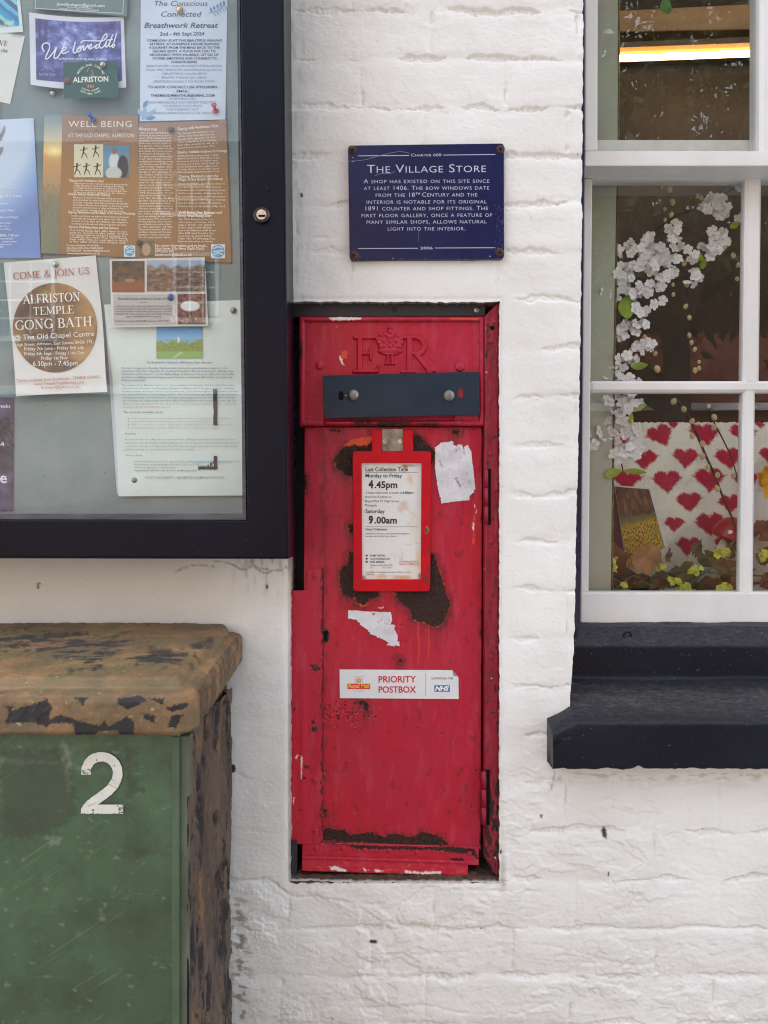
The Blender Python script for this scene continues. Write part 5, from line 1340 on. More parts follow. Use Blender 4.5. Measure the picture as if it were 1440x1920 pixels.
# stiffening strip on the lock side
FL = [(577, 1075), (578.5, 1069), (583, 1066.5), (598, 1066.5), (602, 1069), (603.4, 1074), (603.8, 1330), (603.5, 1579), (596, 1583), (544.5, 1580), (543, 1330), (542, 1107), (574, 1107), (577, 1104)]
fxs = np.arange(541, 605, 1.2); fys = np.arange(1065, 1585, 1.4)
FR = [zz6(p) for p in ([(195, 155), (240, 150), (265, 185), (235, 188)], [(95, 410), (115, 412), (112, 436), (98, 432)], [(160, 765), (185, 770), (195, 795), (172, 790)], [(145, 835), (175, 838), (172, 856), (148, 852)], [(205, 495), (230, 492), (225, 515), (208, 512)], [(262, 860), (275, 870), (272, 890), (264, 885)], [(125, 1035), (145, 1035), (142, 1052)], [(258, 1068), (272, 1066), (270, 1095)])]
fr_ = polymask(FR, 121, 1.8, 4)
FC = [zz6(p) for p in ([(110, 715), (130, 700), (132, 706), (114, 728)], [(145, 700), (156, 720), (150, 850), (146, 845)], [(100, 960), (106, 965), (98, 1010)])]
fc_ = polymask(FC, 122, 1.0, 3)
strip = grid('lock_side_strip', fxs, fys, YD - .0035, lambda X, Y: .0022 * sstep(575, 565, X) * sstep(541, 548, X) + .0014 * np.exp(-((X - 572) / 5) ** 2) + fbm(X / 12, Y / 22, 3, 123) * .0005 - .0005 * sstep(.5, -.5, fr_(X, Y)), [M_RED], pb,
             {'rust': lambda X, Y: np.maximum(sstep(.6, -.6, fr_(X, Y)), .8 * sstep(.5, -.5, np.minimum(603.5 - X, 8) + 7 * (fbm(X / 5, Y / 18, 3, 124) + .02))), 'chip': lambda X, Y: .8 * sstep(.5, -.5, fc_(X, Y)), 'primer': lambda X, Y: .6 * sstep(.92, 1.0, fbm(X / 6, Y / 8, 3, 125))},
             mask=lambda X, Y: sdpoly(X, Y, FL) < .6)
strip.modifiers.new('thickness', 'SOLIDIFY').thickness = .003
strip.modifiers['thickness'].offset = -1
for x, y, m_ in ((590, 1081, M_RED), (591.5, 1252, M_RUSTY), (590, 1366, M_RUSTY), (590, 1463, M_RED), (592, 1559, M_RED)):
    so_ = B().dome(P(x, y, YD - .0038), .0050, .0014, 18, base=.001).build('screw', m_, strip)
    c_ = P(x, y, YD - .0053); B().box((c_.x - .0032, c_.y - .0001, c_.z - .0004), (c_.x + .0032, c_.y + .001, c_.z + .0004)).build('screw_slot', M_RUSTY, so_)
# riveted drip strip at the foot
RB = [zz6(p) for p in ([(300, 1250), (560, 1262), (900, 1272), (1060, 1268), (1210, 1282), (1235, 1345), (1190, 1320), (1040, 1300), (940, 1290), (760, 1288), (560, 1284), (480, 1285), (440, 1262)], [(1065, 1342), (1145, 1338), (1140, 1362), (1075, 1360)])]
rb_ = polymask(RB, 131, 2.6, 4)
FWH = [zz6(p) for p in ([(315, 1395), (380, 1400), (430, 1418), (420, 1424), (330, 1412)], [(780, 1420), (900, 1426), (1000, 1424), (1000, 1436), (880, 1438), (785, 1430)], [(530, 1408), (560, 1415), (540, 1424)], [(590, 1412), (660, 1420), (600, 1426)])]
fw_ = polymask(FWH, 132, 1.5, 5)
bx_ = np.arange(566.5, 898.4, 1.2); by_ = np.arange(1580, 1613, 1.0)
sk = lambda X: (X - 566) / 332 * 9
fl_ = grid('foot_strip', bx_, by_, YD - .003, lambda X, Y: fbm(X / 14, Y / 8, 3, 133) * .0004 - .0006 * sstep(.6, -.6, rb_(X, Y + sk(X))) + .0025 * sstep(1604, 1613, Y), [M_RED], pb,
           {'rust': lambda X, Y: sstep(.8, -.8, rb_(X, Y + sk(X)))}, skirt={'y': YD + .014}, warp=lambda X, Y: (X, Y + sk(X)))
fx2 = np.arange(566.5, 877.6, 1.2); fy2 = np.arange(1612, 1634, 1.0)
grid('drip_flap', fx2, fy2, YD - .0055, lambda X, Y: .0035 * sstep(1612, 1634, Y) + .0016 * np.exp(-((Y - 1613) / 3.0) ** 2) + fbm(X / 16, Y / 9, 3, 134) * .0005, [M_RED], pb,
     {'chip': lambda X, Y: .9 * sstep(.6, -.6, fw_(X, Y + (X - 566) / 311 * 10)), 'primer': lambda X, Y: .6 * sstep(.5, .6, fbm(X / 20, Y / 5, 3, 135)), 'rust': lambda X, Y: .7 * sstep(1632, 1634, Y)}, skirt={'y': YD + .004},
     warp=lambda X, Y: (X, Y - 6 + (X - 566) / 311 * 10 + 4 * sstep(1612, 1634, Y)))
for x, y in ((237, 1281), (402, 1281), (538, 1290), (686, 1295), (857, 1304), (1012, 1305), (1180, 1312)):
    px, py = Z6(x, y); B().dome(P(px, py, YD - .003), .0040, .0016, 14, base=.001).build('rivet', M_RED, pb)
# sill of the recess, rusty and broken
M_LEDGE = paint('rust_dirt', (92, 66, 50), (46, 36, 30), .9, 60, .6, 200)
LX, LY = np.meshgrid(np.linspace(-.1465, .1795, 150), np.linspace(.0012, .06, 30))
LZ = ZC - .5716 + .0022 * fbm(LX * 70, LY * 90, 4, 141) + .05 * (LY - .001) - .004 * sstep(.006, .0, LY)
LZ[0] -= .005
LYY = LY + .0012 * fbm(LX * 90, LY * 0, 3, 143) * (LY < .004)
idx = np.arange(LX.size).reshape(LX.shape)
mk('rusty_ledge', np.stack([LX, LYY, LZ], -1).reshape(-1, 3), np.stack([idx[:-1, :-1], idx[:-1, 1:], idx[1:, 1:], idx[1:, :-1]], -1).reshape(-1, 4), [M_LEDGE], pb, smooth=True)
B().prism([(546, 1578), (556, 1578), (556, 1650), (546, 1650)], .006, .05).build('recess_side', M_IRON, pb)
# hinges
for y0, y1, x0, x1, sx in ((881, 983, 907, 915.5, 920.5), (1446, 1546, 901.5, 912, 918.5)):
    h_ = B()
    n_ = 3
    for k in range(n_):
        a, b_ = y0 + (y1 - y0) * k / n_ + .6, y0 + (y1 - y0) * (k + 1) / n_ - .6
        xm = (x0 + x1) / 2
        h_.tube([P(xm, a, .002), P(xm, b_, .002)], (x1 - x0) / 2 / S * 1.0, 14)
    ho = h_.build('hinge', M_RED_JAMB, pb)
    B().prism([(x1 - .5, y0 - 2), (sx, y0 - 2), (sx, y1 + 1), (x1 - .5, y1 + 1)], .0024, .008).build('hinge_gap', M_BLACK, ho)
# collection notice: bright red frame, steel clip, card
YF = YD - .0085
fr = B(); fr.ring(rounded([(661, 846), (662.5, 1109), (806.5, 1109), (808.5, 846)], 7, 4), rounded([(678, 868), (679, 1086.5), (789, 1086.5), (790.5, 868)], 2.5, 4), YF, YD + .002, .0016, 3)
fr.prism([(697, 806), (716.5, 806), (715.5, 848), (697, 848)], YF + .0003, YD + .002, .0014, 3); fr.prism([(755.5, 806), (775, 806), (775, 848), (755.5, 848)], YF + .0003, YD + .002, .0014, 3)
fro = fr.build('notice_frame', M_BRED, pb)
B().prism([(716, 804), (755.5, 804), (755.5, 846), (716, 846)], YD - .004, YD + .001, .0004, 1).build('clip', M_DULLSTEEL, fro)
for x, y in ((722.5, 828), (750.5, 828)): B().lathe(P(x, y, YD - .004), [(0, 0), (.0040, 0), (.0038, .0008), (.0028, .0009), (.0022, .0003), (0, .0003)], 18).build('screw', M_STEEL, fro)
YN = YD - .003
card = B().prism([(676.5, 867), (677.5, 1088), (790.5, 1088), (791.5, 867)], YN, YN + .002).build('notice_card', paint('notice_card_white', (216, 217, 214), (206, 206, 200), .35, 10, .04, 40), pb)
TB = ink(38, 38, 42); TG = ink(120, 116, 112)
rq = random.Random(12)
def blot(i, x, y, rx, ry, m, n=18): i.poly([(x + rx * rq.uniform(.6, 1.15) * cos(a), y - ry * rq.uniform(.6, 1.15) * sin(a)) for a in np.linspace(0, 2 * pi, n + 1)[:-1]], m)
def card_stains(u, v):
    X, Y = 476 + u * 380, 303 + v * 748
    c_ = np.ones(u.shape + (3,)) * np.array((217, 218, 215.)); nz = fbm(u * 7, v * 13, 4, 301)
    for x, y, rx, ry, k_, cl in ((785, 405, 30, 42, .55, (214, 170, 116)), (740, 585, 48, 44, .5, (206, 160, 146)), (800, 690, 50, 120, .35, (208, 196, 164)), (590, 1030, 80, 22, .75, (206, 160, 104)), (740, 1036, 70, 18, .7, (190, 140, 88)), (840, 905, 24, 70, .55, (220, 186, 128)), (752, 322, 22, 16, .9, (172, 98, 52)), (790, 320, 40, 10, .5, (150, 110, 84)), (800, 1000, 70, 80, .3, (214, 196, 160)), (485, 1035, 20, 20, .7, (120, 86, 62)), (848, 1030, 16, 30, .8, (110, 80, 60)), (720, 900, 90, 40, .18, (220, 190, 170))):
        c_ = over(c_, np.clip(k_ * sstep(1.15, .15, np.hypot((X - x) / rx, (Y - y) / ry) + .55 * nz), 0, 1), cl)
    for x0, y0, x1, y1 in ((700, 890, 735, 930), (735, 850, 737, 920), (760, 825, 850, 818), (730, 560, 815, 640), (815, 640, 780, 695), (690, 930, 680, 880)):
        c_ = over(c_, .5 * sstep(3.2, .8, segd(X, Y, (x0, y0), (x1, y1))[0] + 3 * noise(X / 14, Y / 14, 9)), (196, 150, 120))
    return c_
picture('stain_print', 0, 0, 0, 0, card_stains, on(YN, .0004), card, 110, [Z5(474, 303), Z5(857, 303), Z5(854, 1051), Z5(476, 1051)])
i = Ink(on(YN, .0007), Z5)
i.text('Last Collection Time', 498, 355, 25, TB, 773, bold=.02); i.rect(498, 362, 835, 364, TB)
i.text('Monday to Friday', 498, 395, 24, TB, 733, bold=.014); i.text('4', 517, 462, 47, TB, 549, bold=.045); i.text('.45pm', 556, 462, 41, TB, 703, bold=.03)
i.text('A later collection is made at', 497, 500, 15, ink(84, 82, 82), 733); i.text('6.00pm', 738, 500, 15, TB, 805, bold=.02); i.text('from the Postbox at', 497, 527, 15, ink(84, 82, 82), 665); i.text('Royal Mail 74 High Street,', 497, 554, 15, ink(84, 82, 82), 720); i.text('Polegate', 497, 581, 15, ink(84, 82, 82), 570)
i.text('Saturday', 498, 624, 24, TB, 622, bold=.014); i.text('9', 518, 690, 47, TB, 548, bold=.045); i.text('.00am', 556, 690, 41, TB, 700, bold=.03); i.rect(498, 710, 835, 712, TG)
i.text('Other Collections', 498, 735, 14, TB, 638, bold=.012); i.text('Additional collections may be made throughout', 498, 760, 9.5, TG, 780, bold=.012); i.text('the day until the last time shown.', 498, 777, 9.5, TG, 697, bold=.012)
for y, s_, x1 in ((903, '03457 740740', 622), (923, 'www.royalmail.com', 656), (944, '0345 6000606', 621)): i.text(s_, 527, y, 11.5, TB, x1, bold=.016); i.rect(498, y - 11, 514, y - 6, TB); i.rect(501, y - 5, 511, y, TB)
i.text('Postbox number BN26 3003', 527, 963, 8.5, TG, 672, bold=.012); i.text('CFF', 527, 979, 7, TG, 545); i.text('03/12/2017', 608, 979, 8, TG, 670)
i.text('Royal Mail uses concealed security markings to protect', 502, 1007, 8.5, TG, 790, bold=.01); i.text('postboxes.', 502, 1021, 8.5, TG, 553, bold=.01)
i.rect(718, 932, 838, 958, ink(196, 156, 148)); i.build('lettering', card)
i = Ink(on(YN, .0010), Z5); i.text('Royal Mail', 724, 953, 17, ink(226, 216, 208), 832, bold=.02); i.build('emblem_print', card)

i = Ink(on(YF, .0004), Z5); RB_ = ink(74, 46, 38); RB2 = ink(120, 16, 26); RB3 = ink(150, 110, 84)
for x, y, rx, ry, m_ in ((892, 732, 16, 26, RB3), (890, 735, 10, 18, RB_), (886, 1048, 22, 36, RB2), (905, 860, 6, 14, RB_), (428, 240, 8, 5, RB_), (906, 640, 5, 9, RB_), (425, 900, 5, 10, RB_), (640, 1118, 40, 4, RB2), (860, 238, 30, 4, RB2), (440, 1115, 12, 6, RB_), (900, 980, 7, 22, RB_), (466, 600, 4, 30, RB2), (862, 480, 3, 40, RB2), (700, 232, 30, 3, RB2)): blot(i, x, y, rx, ry, m_)
i.build('chip_marks', fro)
# stickers and torn labels
YS = YD - .0012
sk_ = B(); sk_.prism([(636.7, 1255.3), (637.2, 1309), (860, 1310.6), (859.5, 1269), (848.5, 1256.8)], YS - .0004, YS + .0004)
stk = sk_.build('priority_sticker', paint('sticker_white', (218, 220, 220), (210, 212, 212), .35, 20, .06, 50), pb)
B().prism([(848.5, 1256.8), (850, 1267), (859.5, 1269)], YS - .0010, YS - .0004).build('folded_corner', paint('sticker_back', (150, 138, 132), None, .6, bump=0), stk)
i = Ink(on(YS, .0007), Z6); RR = ink(190, 36, 48); RMR = ink(206, 44, 40); YL = ink(240, 190, 60); NH = ink(30, 92, 160)
i.text('PRIORITY', 621, 260, 38, RR, 851, bold=.02, res=3); i.text('POSTBOX', 621, 323, 38, RR, 851, bold=.02, res=3); i.rect(910, 203, 912, 343, ink(120, 120, 124)); i.text('SUPPORTING THE', 945, 242, 12, ink(100, 98, 102), 1077, bold=.01)
i.frame(476, 222, 524, 315, 1.8, ink(168, 150, 160)); i.rect(430, 268, 570, 301, RMR); i.rect(964, 278, 1058, 317, NH)
OG = ink(196, 132, 60)
i.rect(484, 254, 513, 261, OG)
for x, y in ((486, 250), (499, 250), (511, 250)): i.stroke(spline([(x, 254), (x - 4, y - 8), (x, y - 13), (x + 4, y - 8), (x, 254)], 4), 3, OG)
i.disc(498.5, 233, 3, OG); i.build('emblem_print', stk)
i = Ink(on(YS, .0011), Z6); i.text('Royal Mail', 436, 293, 23, YL, 565, bold=.022, res=3, shear=.1); i.text('NHS', 968, 310, 26, ink(230, 232, 236), 1054, bold=.045, shear=.25); i.build('lettering', stk)
rq = random.Random(21)
def torn(name, pts, jag, colr, marks):
    out = []
    for k, (a, b_) in enumerate(zip(pts, pts[1:] + pts[:1])):
        n_ = max(2, int(math.hypot(b_[0] - a[0], b_[1] - a[1]) / 9)); am = jag.get(k, 2.0)
        for q in range(n_):
            t_ = q / n_; out.append(Z5(a[0] + (b_[0] - a[0]) * t_ + rq.uniform(-am, am), a[1] + (b_[1] - a[1]) * t_ + rq.uniform(-am, am)))
    o = B().prism(out, YS - .0003, YS + .0004).build(name, colr, pb)
    i = Ink(on(YS, .0006), Z5)
    for q in marks: q(i)
    i.build('faded_print', o)
M_TORN = paint('torn_label_paper', (214, 214, 216), (192, 190, 194), .8, 40, .4, 160, .001)
GM = ink(140, 140, 146); GM2 = ink(176, 172, 178)
torn('torn_label', [(948, 200), (985, 172), (1050, 165), (1075, 180), (1085, 200), (1110, 190), (1125, 222), (1140, 200), (1155, 185), (1168, 215), (1178, 225), (1205, 470), (1165, 520), (1168, 540), (990, 560), (975, 520), (960, 440), (945, 330)], {0: 5, 2: 8, 3: 10, 4: 12, 5: 12, 6: 12, 7: 12, 8: 8, 11: 7, 14: 8}, M_TORN,
     [lambda i: [i.disc(rq.uniform(985, 1165), rq.uniform(200, 520), rq.uniform(1, 3.2), GM, n=7) for _ in range(60)], lambda i: i.text('ECONOMY', 1070, 400, 16, TB, 1140, ang=-62), lambda i: [i.stroke(spline([(x, y), (x + 8, y - 14), (x + 18, y - 6), (x + 12, y + 10)], 4), 3, GM) for x, y in ((1068, 225), (1090, 218), (1118, 240), (965, 300), (975, 325), (1155, 430))]])
torn('torn_label', [(385, 1250), (440, 1250), (520, 1258), (660, 1262), (668, 1300), (665, 1340), (690, 1350), (690, 1380), (706, 1410), (705, 1440), (725, 1475), (630, 1478), (650, 1455), (600, 1430), (540, 1405), (470, 1345), (440, 1310), (385, 1300)], {4: 6, 5: 8, 6: 8, 7: 8, 8: 8, 9: 10, 10: 6, 12: 7, 13: 7, 14: 7, 15: 7}, M_TORN,
     [lambda i: [blot(i, rq.uniform(540, 650), rq.uniform(1275, 1340), rq.uniform(2, 9), rq.uniform(2, 6), ink(196, 150, 164), 8) for _ in range(16)], lambda i: blot(i, 550, 1272, 12, 7, ink(176, 70, 96), 9), lambda i: blot(i, 480, 1268, 14, 8, ink(220, 210, 186), 9)])

# ------------------------------------------------------------------ green street cabinet
M_GREEN = None
def green_material():
    m, nt, b = newmat('weathered_green')
    n1 = tex(nt, 5, 6, .65); n2 = tex(nt, 14, 6, .7, off=(4, 2, 6))
    col = mix(nt, ramp(nt, n1, [(.36, 0.), (.64, 1.)]), lin((57, 76, 50)), lin((70, 97, 69)))
    col = mix(nt, ramp(nt, n2, [(.46, 0.), (.68, .75)]), col, lin((50, 60, 38)))
    sc1 = tex(nt, 26, 6, .72, sc=(1.0, 1, 2.2), off=(2, 8, 1))
    col = mix(nt, ramp(nt, sc1, [(.62, 0.), (.80, .5)]), col, lin((150, 158, 128)))
    # long slanting scratches
    tc = nt.nodes.new('ShaderNodeTexCoord'); mr = nd(nt, 'ShaderNodeMapping', None, Vector=tc.outputs['Object']); mr.inputs['Rotation'].default_value = (0, radians(34), 0); mp = nd(nt, 'ShaderNodeMapping', None, Vector=mr.outputs[0]); mp.inputs['Scale'].default_value = (4, 1, 150)
    scn = nd(nt, 'ShaderNodeTexNoise', None, Vector=mp.outputs[0], Scale=1.6, Detail=2.0, Roughness=.6).outputs['Fac']
    col = mix(nt, math_(nt, 'MULTIPLY', ramp(nt, scn, [(.62, 0.), (.72, .26)]), ramp(nt, tex(nt, 4, 3, .5, off=(9, 9, 2)), [(.46, 0.), (.62, 1.)])), col, lin((158, 164, 136)))
    col = mix(nt, attr(nt, 'pale'), col, lin((150, 156, 142)))
    col = mix(nt, attr(nt, 'dark'), col, lin((50, 58, 42)))
    nt.links.new(col, b.inputs['Base Color'])
    r = nd(nt, 'ShaderNodeMapRange', None, Value=n2); r.inputs['To Min'].default_value = .38; r.inputs['To Max'].default_value = .62
    nt.links.new(r.outputs[0], b.inputs['Roughness'])
    bp = nd(nt, 'ShaderNodeBump', None, Strength=.12, Distance=.001, Height=tex(nt, 260, 4, .6)); nt.links.new(bp.outputs[0], b.inputs['Normal'])
    return m
def lid_material():
    m, nt, b = newmat('flaking_brown_paint')
    n1 = tex(nt, 10, 6, .65)
    col = mix(nt, ramp(nt, n1, [(.40, 0.), (.58, 1.)]), lin((146, 110, 70)), lin((108, 86, 60)))
    ol = tex(nt, 16, 6, .7, off=(7, 1, 3)); col = mix(nt, ramp(nt, ol, [(.48, 0.), (.60, .8)]), col, lin((98, 92, 58)))
    rd = tex(nt, 22, 5, .65, off=(1, 9, 5)); col = mix(nt, ramp(nt, rd, [(.58, 0.), (.66, .6)]), col, lin((98, 52, 46)))
    li = tex(nt, 120, 4, .7, off=(3, 3, 9)); col = mix(nt, ramp(nt, li, [(.63, 0.), (.70, .5)]), col, lin((196, 184, 140)))
    gt = tex(nt, 18, 5, .6, off=(2, 3, 4)); 
    bl = math_(nt, 'MULTIPLY', ramp(nt, tex(nt, 42, 7, .72, sc=(.5, 1, 1), off=(2, 2, 2)), [(.47, 0.), (.52, 1.)]), attr(nt, 'worn'))
    col = mix(nt, attr(nt, 'groove'), col, mix(nt, ramp(nt, gt, [(.4, 0.), (.6, 1.)]), lin((92, 88, 54)), lin((132, 112, 78))))
    col = mix(nt, bl, col, lin((54, 49, 44))); col = mix(nt, attr(nt, 'black'), col, lin((32, 30, 31)))
    nt.links.new(col, b.inputs['Base Color']); b.inputs['Roughness'].default_value = .62
    bp = nd(nt, 'ShaderNodeBump', None, Strength=.5, Distance=.0012, Height=tex(nt, 190, 6, .7))
    bp2 = nd(nt, 'ShaderNodeBump', None, Strength=.5, Distance=.001, Height=math_(nt, 'SUBTRACT', 1.0, math_(nt, 'MAXIMUM', bl, attr(nt, 'black'))), Normal=bp.outputs[0])
    nt.links.new(bp2.outputs[0], b.inputs['Normal'])
    return m
def side_material():
    m, nt, b = newmat('rusted_dark_steel')
    n1 = tex(nt, 12, 7, .7, sc=(1, 1, .4))
    col = mix(nt, ramp(nt, n1, [(.36, 0.), (.64, 1.)]), lin((74, 61, 50)), lin((96, 81, 66)))
    n2 = tex(nt, 20, 7, .72, sc=(1, 1.4, .35), off=(3, 1, 1)); col = mix(nt, ramp(nt, n2, [(.50, 0.), (.54, 1.)]), col, lin((34, 28, 27)))
    n3 = tex(nt, 26, 6, .7, sc=(1, 1, .5), off=(1, 6, 2)); col = mix(nt, ramp(nt, n3, [(.58, 0.), (.62, .8)]), col, lin((126, 92, 54)))
    n4 = tex(nt, 30, 6, .7, sc=(1, 1, .3), off=(8, 1, 2)); col = mix(nt, ramp(nt, n4, [(.70, 0.), (.74, .7)]), col, lin((134, 118, 70)))
    nt.links.new(col, b.inputs['Base Color']); b.inputs['Roughness'].default_value = .7
    bp = nd(nt, 'ShaderNodeBump', None, Strength=1.0, Distance=.005, Height=n2); bp2 = nd(nt, 'ShaderNodeBump', None, Strength=.4, Distance=.001, Height=tex(nt, 200, 4, .6), Normal=bp.outputs[0])
    nt.links.new(bp2.outputs[0], b.inputs['Normal'])
    return m
M_GREEN, M_LID, M_SIDE = green_material(), lid_material(), side_material()
YG = -.283
cab = thing('street_cabinet', 'green street cabinet marked 2 with a flaking brown lid, standing against the wall', 'street cabinet', (-.55, -.15, 0))
XR = -.2365
# body: back and right side as a fine flaking sheet
sy, sz = np.linspace(-.277, -.012, 110), np.linspace(ZC - .27, 0.02, 420)
SY, SZ = np.meshgrid(sy, sz)
fl1 = fbm(SY * 34, SZ * 9, 5, 151, .6); fl2 = fbm(SY * 70, SZ * 22, 4, 152)
peel = np.exp(-((SY + .075 + .02 * np.sin(SZ * 21)) / .022) ** 2) * sstep(.1, .35, noise(SZ * 9, SY * 6, 153) + .2)
SX = XR + .0026 * np.tanh(9 * fl1) + .0006 * fl2 + .006 * peel * (.6 + fl2) - .001
idx = np.arange(SX.size).reshape(SX.shape)
V = np.stack([SX, SY, SZ], -1).reshape(-1, 3)
mk('side_panel', V, np.stack([idx[:-1, :-1], idx[1:, :-1], idx[1:, 1:], idx[:-1, 1:]], -1).reshape(-1, 4), M_SIDE, cab, smooth=True)
B().box((-.95, -.272, 0.0), (XR - .006, -.012, ZC - .25), .003).build('body', M_SIDE, cab)
gx_, gy_ = np.concatenate([np.arange(-560, 0, 20.0), np.arange(0, 336.1, 2.4)]), np.concatenate([np.arange(1372, 1930, 2.4), np.arange(1950, 3050, 60.0)])
z3i = lambda pts: [Z3(*p) for p in pts]
dk_ = polymask([z3i(p) for p in ([(525, 1205), (640, 1200), (600, 1228), (560, 1236)], [(0, 800), (240, 790), (300, 900), (320, 1060), (230, 1140), (0, 1170)], [(500, 780), (570, 790), (540, 900), (590, 960), (520, 1000)])], 161, 9, 12)
pl_ = polymask([z3i(p) for p in ([(200, 1160), (250, 1160), (240, 1186), (206, 1186)], [(0, 832), (240, 842), (290, 800), (270, 860), (0, 856)], [(410, 1470), (430, 1475), (424, 1500), (414, 1495)], [(255, 760), (290, 790), (282, 990), (270, 985)])], 162, 5, 9)
dr = grid('cabinet_door', gx_, gy_, YG, lambda X, Y: fbm(X / 90, Y / 120, 3, 163) * .0012, [M_GREEN], cab, {'dark': lambda X, Y: .65 * sstep(6, -8, dk_(X, Y)), 'pale': lambda X, Y: .30 * sstep(4, -5, pl_(X, Y)) + .25 * sstep(.75, .95, fbm(X / 26, Y / 18, 4, 164)) + .28 * sstep(322, 326, X) * sstep(.0, .4, fbm(X / 4, Y / 30, 3, 165))}, skirt={'y': -.27})
B().prism([(336.5, 1380), (336.5, 3050), (349, 3050), (350.5, 1494), (355, 1494), (355, 1380)], YG + .004, -.262, .0025, 2).build('edge_flange', paint('pale_green_edge', (92, 104, 84), (66, 74, 60), .5, 30, .2, 120, sc=(1, 1, .3)), cab)
B().prism([(321.5, 1381), (336, 1381), (336, 3050), (321.5, 3050)], YG - .0012, YG + .006, .001, 2).build('door_fold', paint('dull_green_edge', (78, 96, 74), (60, 76, 56), .5, 30, .2, 120, sc=(1, 1, .3)), cab)
two = [(352, 900), (354, 872), (372, 842), (402, 828), (436, 830), (466, 850), (481, 884), (476, 922), (452, 958), (418, 986), (384, 1010), (362, 1030), (352, 1046)]
i = Ink(on(YG, .0012), Z3)
M_DIGIT = paint('worn_white_paint', (216, 216, 208), (202, 202, 194), .5, 60, .1, 200, specks=[(90, .66, (92, 112, 88))])
def chip_stroke(i, pts, w, mat, seed):
    r = random.Random(seed); p = pts
    i.stroke(p, [w * (1 + r.uniform(-.05, .05)) for _ in p], mat)
chip_stroke(i, spline(two, 7), 39, M_DIGIT, 1); i.up = .0004; i.poly([(331, 1060), (333, 1038), (350, 1022), (505, 1022), (504, 1060)], M_DIGIT)
i.build('digit_two', dr)
i = Ink(on(YG, .0018), Z3)   # wear on the digit
rq = random.Random(31); GSC = ink(84, 104, 78)
for a, b_, w in (((425, 930), (490, 962), 3), ((336, 890), (372, 894), 3), ((385, 985), (410, 965), 2.5), ((360, 1030), (395, 1014), 2), ((450, 905), (474, 940), 2)): i.stroke([a, b_], w, GSC, .6)
for k in range(26):
    x, y = rq.choice([(rq.uniform(335, 500), 1060), (rq.uniform(335, 372), rq.uniform(878, 900)), (rq.uniform(480, 503), rq.uniform(1024, 1058))]); blot(i, x, y, rq.uniform(2, 7), rq.uniform(1.5, 4), GSC, 8)
i.build('chipped_paint_marks', dr)
# lid: moulded profile carried round the corner
XL, YL_, ZL = -.2195, -.31, ZC - .2130
prof = [(-.05, -.0475), (-.012, -.0475), (-.003, -.0462), (0, -.042), (.0006, -.024), (0, -.008), (-.0022, -.0020), (-.006, .0005), (-.013, .0018), (-.0185, .0022), (-.0210, .0030), (-.0230, .0070), (-.0255, .0115), (-.0290, .0136), (-.036, .0142), (-.06, .0150), (-.09, .0156), (-.13, .0160), (-.18, .0162), (-.24, .0163), (-.296, .0163)]
pr = []
for (a, za), (b_, zb) in zip(prof, prof[1:]):
    n_ = max(1, int(math.hypot(b_ - a, zb - za) / .0014)); n_ = min(n_, 34)
    pr += [(a + (b_ - a) * k / n_, za + (zb - za) * k / n_) for k in range(n_)]
pr.append(prof[-1])
fronts = np.concatenate([np.linspace(-1.0, -.62, 20)[:-1], np.linspace(-.62, -.262, 300)])
sides = np.linspace(0, 1, 150)
RHO = .030
rows = []
for off, z in pr:
    r_ = max(RHO + off, .0025)
    cx, cy = XL + off - r_, YL_ - off + r_
    fx = np.clip(fronts, None, cx)
    fx = -1.0 + (fronts + 1.0) / (fronts[-1] + 1.0) * (cx + 1.0)
    front = np.stack([fx, np.full_like(fx, cy - r_)], -1)
    a = np.linspace(-pi / 2, 0, 30)[1:-1]
    corner = np.stack([cx + r_ * np.cos(a), cy + r_ * np.sin(a)], -1)
    side = np.stack([np.full_like(sides, cx + r_), cy + (-.012 - cy) * sides], -1)
    side[:, 1] = np.maximum(side[:, 1], min(cy, -.0125))
    p = np.concatenate([front, corner, side])
    zz_ = z + .085 * (p[:, 1] - YL_)
    rows.append(np.concatenate([p, (ZL + zz_)[:, None]], 1))
LV_ = np.array(rows)
offs = np.array([o for o, z in pr])[:, None] + 0 * LV_[..., 0]
zp_ = np.array([z for o, z in pr])[:, None] + 0 * LV_[..., 0]
bump_ = .0004 * fbm(LV_[..., 0] * 30, LV_[..., 1] * 30 + LV_[..., 2] * 30, 4, 171) + .0004 * np.tanh(9 * fbm(LV_[..., 0] * 60, LV_[..., 1] * 40 + LV_[..., 2] * 60, 3, 172))
LV_[..., 2] += bump_ * (offs < -.002); LV_[..., 1] -= bump_ * (offs >= -.006)
# photo coordinates of the front face for the bare patches
kx = S * D / (D + LV_[..., 1]); FX = 720 + LV_[..., 0] * kx; FY = 960 - (LV_[..., 2] - ZC) * kx
BLK = [z3i(p) for p in ([(20, 690), (40, 640), (180, 600), (185, 585), (215, 620), (200, 680), (250, 655), (320, 680), (410, 700), (430, 680), (440, 705), (520, 665), (550, 680), (545, 740), (500, 740), (480, 720), (400, 725), (380, 745), (310, 740), (300, 690), (215, 690), (190, 705), (130, 685)], [(480, 590), (580, 575), (600, 600), (520, 635), (485, 615)], [(610, 590), (670, 590), (665, 615)], [(680, 625), (770, 605), (765, 630), (700, 645)], [(585, 650), (640, 660), (630, 690), (590, 670)], [(700, 660), (750, 655), (720, 710), (685, 705)], [(300, 585), (360, 585), (340, 615)], [(20, 620), (60, 625), (40, 645)])]
bm_ = polymask(BLK, 173, 2.5, 6)
blk = sstep(1.0, -1.0, bm_(FX, FY)) * (offs > -.0035) * (LV_[..., 1] < -.27)
